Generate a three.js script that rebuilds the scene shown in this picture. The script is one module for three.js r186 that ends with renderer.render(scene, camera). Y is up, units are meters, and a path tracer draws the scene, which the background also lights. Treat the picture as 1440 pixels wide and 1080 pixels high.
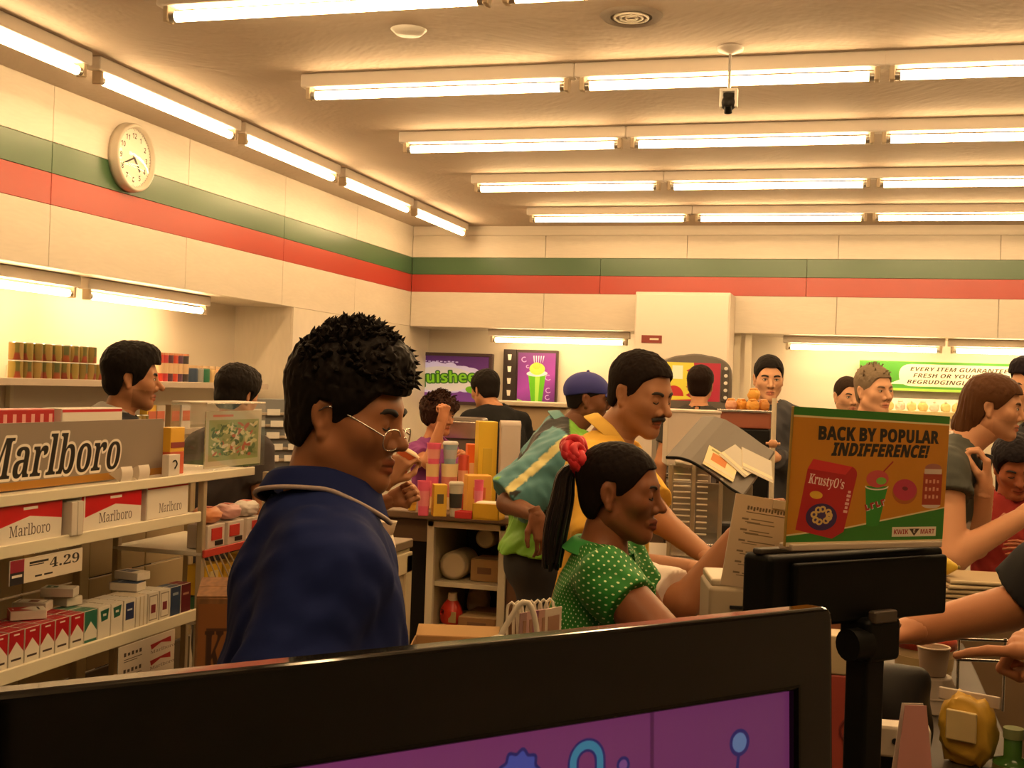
import * as THREE from 'three';
import { RoundedBoxGeometry } from 'three/addons/geometries/RoundedBoxGeometry.js';
import { mergeGeometries } from 'three/addons/utils/BufferGeometryUtils.js';
import { ImprovedNoise } from 'three/addons/math/ImprovedNoise.js';
import { RectAreaLightUniformsLib } from 'three/addons/lights/RectAreaLightUniformsLib.js';

// ---------- camera, light levels, exposure ----------
const FOCAL = 1692.7, EYE = 1.6, YAW = 0.27473, PITCH = 0.00186, ROLL = 0.03457;
const scene = new THREE.Scene();
scene.background = new THREE.Color(0x000000);
const camera = new THREE.PerspectiveCamera(2 * Math.atan(540 / FOCAL) * 180 / Math.PI, 4 / 3, 0.02, 60);
camera.rotation.order = 'YXZ';
camera.rotation.set(PITCH, YAW, ROLL);
camera.position.set(0, EYE, 0);
camera.updateMatrixWorld();
scene.add(camera);
const renderer = new THREE.WebGLRenderer({ antialias: true });
renderer.toneMapping = THREE.LinearToneMapping;
renderer.toneMappingExposure = 0.79;
renderer.shadowMap.enabled = true;
RectAreaLightUniformsLib.init();
const LAMP_TINT = new THREE.Color().setRGB(1, 0.655, 0.315);   // warm white as the camera saw it
const TUBE_GLOW = 42, TUBE_LIGHT = 22;                        // glow of a tube, and of the area light just below it

// ---------- room dimensions ----------
const CEIL = 2.95, SOF_L = -3.68, SOF_B = -9.75, SOF_Y = 2.088, WALL_L = -4.12, WALL_B = -10.3, WALL_R = 4.6, WALL_F = 2.4;
const NICHE_END = -7.5, STRIPE = [2.385, 2.535, 2.682];

// ---------- helpers ----------
const V = (x, y, z) => new THREE.Vector3(x, y, z);
let seed = 7;
const rnd = () => { seed = (seed * 1664525 + 1013904223) >>> 0; return seed / 4294967296; };
const rr = (a, b) => a + (b - a) * rnd();
const pick = a => a[Math.floor(rnd() * a.length)];
const noise = new ImprovedNoise();
const dirOf = (x, y) => V((x - 720) / FOCAL, -(y - 540) / FOCAL, -1).applyQuaternion(camera.quaternion);
const P = (x, y, d) => dirOf(x, y).multiplyScalar(d).add(camera.position);
const PX = (x, y, X) => { const r = dirOf(x, y); return r.multiplyScalar(X / r.x).add(camera.position); };
const PY = (x, y, Y) => { const r = dirOf(x, y); return r.multiplyScalar((Y - EYE) / r.y).add(camera.position); };
const PZ = (x, y, Z) => { const r = dirOf(x, y); return r.multiplyScalar(Z / r.z).add(camera.position); };

const taken = new Map();
function numbered(n) { const k = taken.get(n) ?? 0; taken.set(n, k + 1); return k ? `${n}_${String(k).padStart(3, '0')}` : n; }
const C3 = c => Array.isArray(c) ? new THREE.Color().setRGB(...c) : new THREE.Color(c);
const matCache = new Map();
function M(color, roughness = 0.6, o = {}) {
  const key = JSON.stringify([color, roughness, Object.keys(o).map(k => [k, o[k]?.uuid ?? o[k]])]);
  if (!matCache.has(key)) {
    const { emissive, ...r } = o;
    const m = new THREE.MeshPhysicalMaterial({ color: C3(color), roughness, ...r });
    if (emissive) m.emissive = C3(emissive);
    matCache.set(key, m);
  }
  return matCache.get(key);
}
function canvasTex(w, h, draw, srgb = true) {
  const c = document.createElement('canvas'); c.width = w; c.height = h;
  const g = c.getContext('2d'); draw(g, w, h);
  const t = new THREE.CanvasTexture(c); if (srgb) t.colorSpace = THREE.SRGBColorSpace;
  t.magFilter = THREE.LinearFilter; t.wrapS = t.wrapT = THREE.RepeatWrapping; return t;
}
function noiseTex(n, fn, srgb = false) {
  const a = new Uint8Array(n * n * 4);
  for (let j = 0; j < n; j++) for (let i = 0; i < n; i++) {
    const v = fn(i / n, j / n); const c = Array.isArray(v) ? v : [v, v, v];
    for (let k = 0; k < 3; k++) a[(j * n + i) * 4 + k] = Math.max(0, Math.min(255, c[k] * 255));
    a[(j * n + i) * 4 + 3] = 255;
  }
  const t = new THREE.DataTexture(a, n, n); t.magFilter = THREE.LinearFilter; t.wrapS = t.wrapT = THREE.RepeatWrapping;
  if (srgb) t.colorSpace = THREE.SRGBColorSpace; t.needsUpdate = true; return t;
}
const rep = (t, x, y) => { const c = t.clone(); c.repeat.set(x, y); c.needsUpdate = true; return c; };
// tiling value noise on the unit square
function tileNoise(u, v, f, s = 0) {
  const a = u * Math.PI * 2, b = v * Math.PI * 2, r = f / (Math.PI * 2);
  return noise.noise(Math.cos(a) * r + 31.7 + s, Math.sin(a) * r + Math.cos(b) * r * 1.31 + 11.2, Math.sin(b) * r * 1.31 + 5.1 + s);
}
const fix = g => { g = g.index ? g.toNonIndexed() : g; for (const k of Object.keys(g.attributes)) if (!['position', 'normal', 'uv', 'color'].includes(k)) g.deleteAttribute(k); return g; };
function join(list) {
  const l = list.map(fix); const hasColor = l.some(g => g.attributes.color);
  for (const g of l) {
    if (!g.attributes.uv) g.setAttribute('uv', new THREE.BufferAttribute(new Float32Array(g.attributes.position.count * 2), 2));
    if (hasColor && !g.attributes.color) g.setAttribute('color', new THREE.BufferAttribute(new Float32Array(g.attributes.position.count * 3).fill(1), 3));
  }
  return l.length === 1 ? l[0] : mergeGeometries(l);
}
const mv = (g, x, y, z, rx = 0, ry = 0, rz = 0) => { if (rx) g.rotateX(rx); if (rz) g.rotateZ(rz); if (ry) g.rotateY(ry); return g.translate(x, y, z); };
const bx = (w, h, d, x = 0, y = 0, z = 0) => new THREE.BoxGeometry(w, h, d).translate(x, y, z);
const rb = (w, h, d, x = 0, y = 0, z = 0, r = 0.006, s = 2) => new RoundedBoxGeometry(w, h, d, s, Math.min(r, w / 2.01, h / 2.01, d / 2.01)).translate(x, y, z);
const cy = (r0, r1, h, x = 0, y = 0, z = 0, n = 20) => new THREE.CylinderGeometry(r0, r1, h, n).translate(x, y, z);
const sp = (r, x = 0, y = 0, z = 0, n = 16) => new THREE.SphereGeometry(r, n, Math.max(6, n * 0.7 | 0)).translate(x, y, z);
const lathe = (pts, n = 28) => new THREE.LatheGeometry(pts.map(p => new THREE.Vector2(p[0], p[1])), n);
const tube = (pts, r, n = 24, m = 8) => new THREE.TubeGeometry(new THREE.CatmullRomCurve3(pts.map(p => Array.isArray(p) ? V(...p) : p)), n, r, m);
function rod(a, b, r, m = 8, r2 = r) {
  const g = new THREE.CylinderGeometry(r2, r, a.distanceTo(b), m);
  g.applyQuaternion(new THREE.Quaternion().setFromUnitVectors(V(0, 1, 0), b.clone().sub(a).normalize()));
  return g.translate((a.x + b.x) / 2, (a.y + b.y) / 2, (a.z + b.z) / 2);
}
function extrude(pts, depth, bevel = 0, holes = []) {
  const s = new THREE.Shape(pts.map(p => new THREE.Vector2(p[0], p[1])));
  for (const h of holes) s.holes.push(new THREE.Path(h.map(p => new THREE.Vector2(p[0], p[1]))));
  return new THREE.ExtrudeGeometry(s, { depth, bevelEnabled: bevel > 0, bevelThickness: bevel, bevelSize: bevel, bevelSegments: 3, curveSegments: 8 });
}
// face carrying a print: uv 0..1 over w x h, looking along +z
const face = (w, h, x = 0, y = 0, z = 0) => new THREE.PlaneGeometry(w, h).translate(x, y, z);
function mesh(name, geos, mat, parent) {
  const m = new THREE.Mesh(Array.isArray(geos) ? join(geos) : geos, mat);
  m.name = numbered(name); m.castShadow = m.receiveShadow = true; parent.add(m); return m;
}
function setData(o, label, category, group) { o.userData = { label, category, kind: 'thing' }; if (group) o.userData.group = group; return o; }
function thing(name, label, category, pos = [0, 0, 0], turn = 0, group) {
  const g = new THREE.Group(); g.name = numbered(name); scene.add(g);
  if (pos.isVector3) g.position.copy(pos); else g.position.set(...pos);
  g.rotation.y = turn; return setData(g, label, category, group);
}
function single(name, geos, mat, label, category, pos = [0, 0, 0], turn = 0, group) {
  const m = mesh(name, geos, mat, scene);
  if (pos.isVector3) m.position.copy(pos); else m.position.set(...pos);
  m.rotation.y = turn; return setData(m, label, category, group);
}
function struct(name, geos, mat, parent = scene) { const m = mesh(name, geos, mat, parent); if (parent === scene) m.userData = { kind: 'structure' }; return m; }
function copyOf(o, pos, turn, label, group) {
  const c = o.clone(); c.name = numbered(o.name.replace(/_\d{3}$/, '')); scene.add(c);
  if (pos) { if (pos.isVector3) c.position.copy(pos); else c.position.set(...pos); }
  if (turn !== undefined && turn !== null) c.rotation.y = turn;
  c.userData = { ...o.userData }; if (label) c.userData.label = label; if (group) c.userData.group = group;
  return c;
}
const facing = (px, t) => { const a = YAW - Math.atan((px - 720) / FOCAL); return Math.PI / 2 + a - t * Math.PI / 180; };   // t degrees towards the viewer from a right profile
// ---------- surfaces ----------
const stucco = noiseTex(256, (u, v) => 0.5 + 0.25 * tileNoise(u, v, 40) + 0.2 * tileNoise(u, v, 90, 7) + 0.15 * tileNoise(u, v, 12, 3));
const mottle = noiseTex(128, (u, v) => { const k = 0.97 + 0.02 * tileNoise(u, v, 3) + 0.02 * tileNoise(u, v, 20, 4); return [k, k * 0.99, k * 0.975]; }, true);
const grain = noiseTex(128, (u, v) => 0.5 + 0.35 * tileNoise(u, v, 50) + 0.15 * tileNoise(u, v, 14, 2));
const weave = noiseTex(64, (u, v) => 0.5 + 0.25 * Math.sin(u * Math.PI * 64) * Math.sin(v * Math.PI * 64) + 0.2 * tileNoise(u, v, 20));
const woodTex = noiseTex(128, (u, v) => { const k = 0.82 + 0.13 * tileNoise(u, v * 0.1, 30) + 0.08 * tileNoise(u, v, 8, 3); return [k, k * 0.94, k * 0.86]; }, true);
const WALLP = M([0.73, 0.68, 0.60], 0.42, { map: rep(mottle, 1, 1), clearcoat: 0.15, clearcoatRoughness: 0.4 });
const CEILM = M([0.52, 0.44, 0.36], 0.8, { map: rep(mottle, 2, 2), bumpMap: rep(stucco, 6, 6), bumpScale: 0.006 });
const GREEN = M([0.055, 0.125, 0.055], 0.3), RED = M([0.42, 0.045, 0.03], 0.3);
const WHITE = M([0.78, 0.76, 0.71], 0.4), CREAM = M([0.74, 0.68, 0.55], 0.45), STEEL = M([0.5, 0.5, 0.5], 0.3, { metalness: 1 });
const BLACK = M([0.005, 0.005, 0.005], 0.4, { specularIntensity: 0.4 }), DARK = M([0.016, 0.014, 0.013], 0.5, { specularIntensity: 0.4 });
// floor of vinyl tiles, ceiling slab, outer walls
struct('floor', [bx(WALL_R - WALL_L + 0.4, 0.1, WALL_F - WALL_B + 0.4, (WALL_R + WALL_L) / 2, -0.05, (WALL_F + WALL_B) / 2)],
  M([0.42, 0.38, 0.32], 0.3, { map: rep(canvasTex(256, 256, (g, w) => { g.fillStyle = '#d8d2c6'; g.fillRect(0, 0, w, w); for (let i = 0; i < 900; i++) { g.fillStyle = ['#c8c0b2', '#e2dcd0', '#b8b0a2'][i % 3]; g.fillRect(rnd() * w, rnd() * w, 3, 2); } }), 24, 30) }));
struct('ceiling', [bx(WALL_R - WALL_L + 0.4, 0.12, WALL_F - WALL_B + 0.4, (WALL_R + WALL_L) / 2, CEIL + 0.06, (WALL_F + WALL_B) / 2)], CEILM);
struct('wall_right', [bx(0.1, CEIL, WALL_F - WALL_B, WALL_R + 0.05, CEIL / 2, (WALL_F + WALL_B) / 2)], WALLP);
struct('wall_front', [bx(WALL_R - WALL_L, CEIL, 0.1, (WALL_R + WALL_L) / 2, CEIL / 2, WALL_F + 0.05)], M([0.03, 0.026, 0.024], 0.5));
// panelled walls: each panel its own piece, slightly bevelled so that joints read
function panelRun(parent, along, a, b, y0, y1, plane, step, mat, name = 'panel', thick = 0.02) {
  const n = Math.max(1, Math.round(Math.abs(b - a) / step)), w = (b - a) / n;
  for (let i = 0; i < n; i++) {
    const c = a + w * (i + 0.5), L = Math.abs(w) - 0.003, h = y1 - y0 - 0.001;
    const g = along === 'z' ? rb(thick, h, L, plane - thick / 2, (y0 + y1) / 2, c, 0.0025, 1) : rb(L, h, thick, c, (y0 + y1) / 2, plane - thick / 2, 0.0025, 1);
    mesh(name, g, mat, parent);
  }
}
// left: soffit carrying the stripes, recess below it, flush wall beyond the recess
const wallL = struct('wall_left', [bx(0.1, CEIL, WALL_F - WALL_B, WALL_L - 0.05, CEIL / 2, (WALL_F + WALL_B) / 2),
  bx(SOF_L - WALL_L - 0.02, CEIL - SOF_Y, WALL_F - WALL_B, (SOF_L + WALL_L) / 2 - 0.01, (CEIL + SOF_Y) / 2, (WALL_F + WALL_B) / 2),
  bx(SOF_L - WALL_L - 0.02, SOF_Y, NICHE_END - WALL_B, (SOF_L + WALL_L) / 2 - 0.01, SOF_Y / 2, (NICHE_END + WALL_B) / 2)], WALLP);
panelRun(wallL, 'z', WALL_F, SOF_B, STRIPE[2], CEIL, SOF_L, 1.22, WALLP);
panelRun(wallL, 'z', WALL_F, SOF_B, SOF_Y, STRIPE[0], SOF_L, 1.22, WALLP);
panelRun(wallL, 'z', NICHE_END, SOF_B, 0.1, SOF_Y, SOF_L, 1.22, WALLP);
panelRun(wallL, 'z', WALL_F, SOF_B, STRIPE[1], STRIPE[2], SOF_L, 2.44, GREEN, 'green_stripe');
panelRun(wallL, 'z', WALL_F, SOF_B, STRIPE[0], STRIPE[1], SOF_L, 2.44, RED, 'red_stripe');
const wallB = struct('wall_back', [bx(WALL_R - WALL_L, CEIL, 0.1, (WALL_R + WALL_L) / 2, CEIL / 2, WALL_B - 0.05),
  bx(WALL_R - SOF_L, CEIL - SOF_Y, SOF_B - WALL_B - 0.02, (WALL_R + SOF_L) / 2, (CEIL + SOF_Y) / 2, (SOF_B + WALL_B) / 2 - 0.01)], WALLP);
panelRun(wallB, 'x', SOF_L, WALL_R, STRIPE[2], CEIL - 0.08, SOF_B, 1.22, WALLP);
mesh('top_rail', bx(WALL_R - SOF_L, 0.078, 0.012, (WALL_R + SOF_L) / 2, CEIL - 0.04, SOF_B - 0.008), WALLP, wallB);
panelRun(wallB, 'x', SOF_L, WALL_R, SOF_Y, STRIPE[0], SOF_B, 1.22, WALLP);
panelRun(wallB, 'x', SOF_L, WALL_R, STRIPE[1], STRIPE[2], SOF_B, 1.65, GREEN, 'green_stripe');
panelRun(wallB, 'x', SOF_L, WALL_R, STRIPE[0], STRIPE[1], SOF_B, 1.65, RED, 'red_stripe');
struct('baseboard_left', [bx(0.02, 0.1, WALL_F - NICHE_END, WALL_L + 0.01, 0.05, (WALL_F + NICHE_END) / 2)], DARK);
struct('baseboard_back', [bx(WALL_R - SOF_L, 0.1, 0.02, (WALL_R + SOF_L) / 2, 0.05, WALL_B + 0.01)], DARK);
struct('trim_1', [bx(0.05, SOF_Y, 0.05, PZ(1036, 520, -9.9).x, SOF_Y / 2, -9.9), bx(0.05, SOF_Y, 0.05, PZ(1052, 520, -9.9).x, SOF_Y / 2, -9.86)], CREAM);

// ---------- fluorescent fixtures ----------
const TUBE = M([0.9, 0.9, 0.85], 0.4, { emissive: LAMP_TINT.toArray(), emissiveIntensity: TUBE_GLOW });
const BATTEN = M([0.72, 0.66, 0.60], 0.45), SOCKET = M([0.55, 0.45, 0.32], 0.5);
const TL = 1.15;
// fixture runs along its local x; origin at the batten's top centre
function makeFixture(label, group, shade) {
  const t = thing('ceiling_light', label, 'light', [0, 0, 0], 0, group);
  mesh('batten', [rb(TL + 0.09, 0.06, 0.066, 0, -0.03, 0, 0.008)], BATTEN, t);
  mesh('lamp_tube', [cy(0.0185, 0.0185, TL - 0.03, 0, 0, 0, 14).rotateZ(Math.PI / 2).translate(0, -0.092, 0)], TUBE, t);
  for (const s of [-1, 1]) {
    const k = mesh('lamp_socket', [rb(0.022, 0.062, 0.046, s * (TL / 2 + 0.012), -0.083, 0, 0.006)], SOCKET, t);
    mesh('tube_cap', [cy(0.0195, 0.0195, 0.022, 0, 0, 0, 14).rotateZ(Math.PI / 2).translate(s * (TL / 2 - 0.008), -0.092, 0)], STEEL, k);
  }
  return t;
}
let fixtureProto = null;
function fixtureAt(x, y, z, turn, label, group, k = 1) {
  const t = fixtureProto ? copyOf(fixtureProto, [x, y, z], turn, label, group) : (fixtureProto = makeFixture(label, group));
  t.position.set(x, y, z); t.rotation.y = turn;
  const l = new THREE.RectAreaLight(LAMP_TINT, TUBE_LIGHT * k, TL - 0.05, 0.034);
  l.position.set(x, y - 0.118, z); l.rotation.set(-Math.PI / 2, 0, turn, 'XYZ'); scene.add(l);
}
const ROWS = [-3.74, -4.89, -6.09, -7.37, -8.75], COLS = [-1.77, -0.53, 0.70, 1.95, 3.2];
const ORD = ['nearest', 'second', 'third', 'fourth', 'farthest'], CO = ['first', 'second', 'third', 'fourth', 'fifth'];
ROWS.forEach((z, i) => COLS.forEach((x, j) => { if (j < 4) fixtureAt(x, CEIL, z, 0, `${CO[j]} bare tube light from the left in the ${ORD[i]} row across the ceiling`, 'tube lights across the ceiling'); }));
[[-2.5, -0.53, 'far'], [-2.5, 0.7, 'far'], [-1.25, -0.53, 'middle'], [-1.25, 0.7, 'middle'], [0.1, -0.53, 'near'], [0.1, 0.7, 'near']].forEach(([z, x, n]) => fixtureAt(x, CEIL, z, 0, `bare tube light over the checkout, ${x < 0 ? 'left' : 'right'} one of the ${n} pair`, 'tube lights over the checkout', 0.8));
[-3.78, -5.07, -6.35, -7.66, -8.97].forEach((z, i) => fixtureAt(-3.16, CEIL, z, Math.PI / 2, `${ORD[i]} bare tube light of the line running along the striped left wall`, 'tube lights along the left wall'));
// under the soffits
const NB = PZ(785, 476, -9.98), NR = [PZ(1213, 488, -9.98).x, PZ(1213, 488, -9.98).x + 1.26];
fixtureAt(NB.x, SOF_Y, -9.98, 0, 'tube light under the back soffit above the lime drink poster', 'tube lights under the soffits', 0.8);
for (const [i, l] of [[0, 'tube light under the back soffit left of the green banner'], [1, 'tube light under the back soffit above the green banner']]) fixtureAt(NR[i], SOF_Y, -9.98, 0, l, 'tube lights under the soffits', 0.8);
[-4.72, -6.02].forEach((z, i) => fixtureAt(-3.85, SOF_Y, z, Math.PI / 2, ['nearer tube light under the left soffit over the food shelf', 'farther tube light under the left soffit, at the end of the food shelf'][i], 'tube lights under the left soffit', 1));

// ---------- wall clock ----------
{
  const c = PX(187, 222, SOF_L + 0.03), t = thing('wall_clock', 'round white wall clock over the green and red stripes', 'clock', [SOF_L, c.y, c.z], Math.PI / 2);
  mesh('rim', [lathe([[0.15, 0.0], [0.178, 0.0], [0.18, 0.02], [0.176, 0.052], [0.168, 0.06], [0.16, 0.057], [0.155, 0.042], [0.15, 0.04]], 48).rotateX(Math.PI / 2)], M([0.62, 0.56, 0.46], 0.4), t);
  const dial = canvasTex(512, 512, (g, w) => {
    g.fillStyle = '#efe9da'; g.fillRect(0, 0, w, w); g.translate(w / 2, w / 2); g.fillStyle = '#15130f'; g.font = 'bold 62px sans-serif'; g.textAlign = 'center'; g.textBaseline = 'middle';
    for (let i = 1; i <= 12; i++) { const a = i * Math.PI / 6; g.fillText(String(i), Math.sin(a) * 185, -Math.cos(a) * 185); }
    for (let i = 0; i < 60; i++) { g.save(); g.rotate(i * Math.PI / 30); g.fillRect(-2, -246, 4, i % 5 ? 10 : 20); g.restore(); }
  });
  mesh('dial', [new THREE.CircleGeometry(0.158, 40).translate(0, 0, 0.036)], M(0xffffff, 0.5, { map: dial }), t);
  for (const [deg, len, w, n] of [[140, 0.085, 0.011, 'hour_hand'], [246, 0.125, 0.008, 'minute_hand']]) mesh(n, [bx(w, len + 0.02, 0.002, 0, len / 2 - 0.01, 0).rotateZ(-deg * Math.PI / 180).translate(0, 0, n === 'hour_hand' ? 0.039 : 0.042)], BLACK, t);
  mesh('glass', [new THREE.SphereGeometry(0.55, 32, 8, 0, Math.PI * 2, 0, 0.285).rotateX(Math.PI / 2).translate(0, 0, -0.483)], M(0xffffff, 0.02, { transmission: 1, thickness: 0, ior: 1.45 }), t);
}
// ---------- hanging camera, ceiling fittings ----------
{
  const c = PY(1027, 74, CEIL - 0.02), t = thing('security_camera', 'small security camera hanging on a thin pole from the ceiling', 'camera', [c.x, CEIL, c.z]);
  mesh('ceiling_plate', [lathe([[0, -0.028], [0.014, -0.026], [0.05, -0.012], [0.052, 0]])], BATTEN, t);
  mesh('pole', [cy(0.006, 0.006, 0.15, 0, -0.095, 0, 10)], STEEL, t);
  mesh('bracket', [rb(0.012, 0.07, 0.03, -0.029, -0.2, 0, 0.003), rb(0.012, 0.07, 0.03, 0.029, -0.2, 0, 0.003), rb(0.07, 0.012, 0.03, 0, -0.168, 0, 0.003)], WHITE, t);
  const b = mesh('housing', [sp(0.03, 0, -0.218, 0, 20), cy(0.022, 0.022, 0.03, 0, -0.195, 0)], DARK, t);
  mesh('lens', [cy(0.014, 0.016, 0.03, 0, 0, 0).rotateX(0.6).translate(0, -0.243, 0.012)], BLACK, b);
  const s = PY(575, 42, CEIL); single('ceiling_patch', [lathe([[0, -0.02], [0.05, -0.018], [0.07, 0]])], WHITE, 'small round white cover on the ceiling near the hanging camera', 'cover', [s.x, CEIL, s.z]);
  const v = PY(888, 22, CEIL), vt = thing('ceiling_vent', 'round slotted air vent in the ceiling left of the hanging camera', 'vent', [v.x, CEIL, v.z]);
  mesh('frame', [lathe([[0.075, -0.008], [0.1, -0.014], [0.115, 0]])], CEILM, vt);
  for (const r of [0.02, 0.04, 0.06]) mesh('ring', [new THREE.TorusGeometry(r, 0.005, 6, 24).rotateX(Math.PI / 2).translate(0, -0.008, 0)], CREAM, vt);
}
// ---------- implicit surfaces ----------
const smin = (a, b, k) => { const h = Math.max(k - Math.abs(a - b), 0) / k; return Math.min(a, b) - h * h * k * 0.25; };
const smax = (a, b, k) => -smin(-a, -b, k);
const sEll = (x, y, z, cx, cy_, cz, rx, ry, rz) => {
  const a = (x - cx) / rx, b = (y - cy_) / ry, c = (z - cz) / rz, k0 = Math.sqrt(a * a + b * b + c * c);
  const d = a / rx, e = b / ry, f = c / rz, k1 = Math.sqrt(d * d + e * e + f * f);
  return k1 < 1e-9 ? -Math.min(rx, ry, rz) : k0 * (k0 - 1) / k1;
};
const sCap = (x, y, z, a, b, ra, rb_) => {
  const bx_ = b.x - a.x, by = b.y - a.y, bz = b.z - a.z, px = x - a.x, py = y - a.y, pz = z - a.z;
  const t = Math.max(0, Math.min(1, (px * bx_ + py * by + pz * bz) / (bx_ * bx_ + by * by + bz * bz)));
  const qx = px - t * bx_, qy = py - t * by, qz = pz - t * bz;
  return Math.sqrt(qx * qx + qy * qy + qz * qz) - (ra + (rb_ - ra) * t);
};
const sSph = (x, y, z, cx, cy_, cz, r) => Math.hypot(x - cx, y - cy_, z - cz) - r;
// meshes the zero level of f in a box; blocks far from the surface are skipped
function surface(f, lo, hi, h, color) {
  const n = [0, 1, 2].map(i => Math.ceil((hi[i] - lo[i]) / h / 4) * 4 + 1), [nx, ny, nz] = n, S1 = nx, S2 = nx * ny;
  const val = new Float32Array(nx * ny * nz).fill(1);
  const B = 4, reach = h * B * 0.5 * 1.733 * 1.35 + h * 1.5;
  for (let k = 0; k < nz - 1; k += B) for (let j = 0; j < ny - 1; j += B) for (let i = 0; i < nx - 1; i += B) {
    const c = f(lo[0] + (i + 2) * h, lo[1] + (j + 2) * h, lo[2] + (k + 2) * h), far = Math.abs(c) > reach;
    for (let c2 = 0; c2 <= B; c2++) for (let b = 0; b <= B; b++) for (let a = 0; a <= B; a++) {
      const at = (i + a) + (j + b) * S1 + (k + c2) * S2;
      if (far) { if (val[at] === 1) val[at] = c; } else val[at] = f(lo[0] + (i + a) * h, lo[1] + (j + b) * h, lo[2] + (k + c2) * h);
    }
  }
  const idx = new Int32Array(nx * ny * nz).fill(-1), pos = [];
  const OFF = [0, 1, S1, S1 + 1, S2, S2 + 1, S2 + S1, S2 + S1 + 1];
  const E = [[0, 1], [2, 3], [4, 5], [6, 7], [0, 2], [1, 3], [4, 6], [5, 7], [0, 4], [1, 5], [2, 6], [3, 7]];
  for (let k = 0; k < nz - 1; k++) for (let j = 0; j < ny - 1; j++) for (let i = 0; i < nx - 1; i++) {
    const at = i + j * S1 + k * S2; let m = 0;
    for (let c = 0; c < 8; c++) if (val[at + OFF[c]] < 0) m |= 1 << c;
    if (m === 0 || m === 255) continue;
    let x = 0, y = 0, z = 0, q = 0;
    for (const [a, b] of E) {
      if (((m >> a) & 1) === ((m >> b) & 1)) continue;
      const va = val[at + OFF[a]], t = va / (va - val[at + OFF[b]]);
      x += (a & 1) + t * ((b & 1) - (a & 1)); y += ((a >> 1) & 1) + t * (((b >> 1) & 1) - ((a >> 1) & 1)); z += (a >> 2) + t * ((b >> 2) - (a >> 2)); q++;
    }
    idx[at] = pos.length / 3; pos.push(lo[0] + (i + x / q) * h, lo[1] + (j + y / q) * h, lo[2] + (k + z / q) * h);
  }
  const ind = [], quad = (a, b, c, d, flip) => { if (a < 0 || b < 0 || c < 0 || d < 0) return; flip ? ind.push(a, c, b, a, d, c) : ind.push(a, b, c, a, c, d); };
  for (let k = 1; k < nz - 1; k++) for (let j = 1; j < ny - 1; j++) for (let i = 1; i < nx - 1; i++) {
    const at = i + j * S1 + k * S2, s = val[at] < 0;
    if (s !== val[at + 1] < 0) quad(idx[at - S1 - S2], idx[at - S2], idx[at], idx[at - S1], !s);
    if (s !== val[at + S1] < 0) quad(idx[at - 1 - S2], idx[at - S2], idx[at], idx[at - 1], s);
    if (s !== val[at + S2] < 0) quad(idx[at - 1 - S1], idx[at - S1], idx[at], idx[at - 1], !s);
  }
  const nv = pos.length / 3, nor = new Float32Array(pos.length), e = h * 0.6, col = color ? new Float32Array(pos.length) : null;
  for (let v = 0; v < nv; v++) {
    const x = pos[v * 3], y = pos[v * 3 + 1], z = pos[v * 3 + 2];
    let a = f(x + e, y, z) - f(x - e, y, z), b = f(x, y + e, z) - f(x, y - e, z), c = f(x, y, z + e) - f(x, y, z - e);
    const L = Math.hypot(a, b, c) || 1; nor[v * 3] = a / L; nor[v * 3 + 1] = b / L; nor[v * 3 + 2] = c / L;
    if (col) { const q = color(x, y, z); col[v * 3] = q[0]; col[v * 3 + 1] = q[1]; col[v * 3 + 2] = q[2]; }
  }
  const g = new THREE.BufferGeometry();
  g.setAttribute('position', new THREE.Float32BufferAttribute(pos, 3)); g.setAttribute('normal', new THREE.BufferAttribute(nor, 3));
  if (col) g.setAttribute('color', new THREE.BufferAttribute(col, 3));
  g.setIndex(ind); return g;
}
// cloth uv in metres, wound round the vertical axis
function wrapUV(g, cx = 0, cz = 0, r = 0.14) {
  g = g.toNonIndexed(); const p = g.attributes.position, uv = new Float32Array(p.count * 2);
  for (let i = 0; i < p.count; i += 3) { const a = [0, 1, 2].map(k => Math.atan2(p.getX(i + k) - cx, p.getZ(i + k) - cz)); const m = Math.max(...a);
    for (let k = 0; k < 3; k++) { let t = a[k]; if (m - t > Math.PI) t += Math.PI * 2; uv[(i + k) * 2] = t * r; uv[(i + k) * 2 + 1] = p.getY(i + k); } }
  g.setAttribute('uv', new THREE.BufferAttribute(uv, 2)); return g;
}
const lerp = (a, b, t) => a + (b - a) * t;

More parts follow.
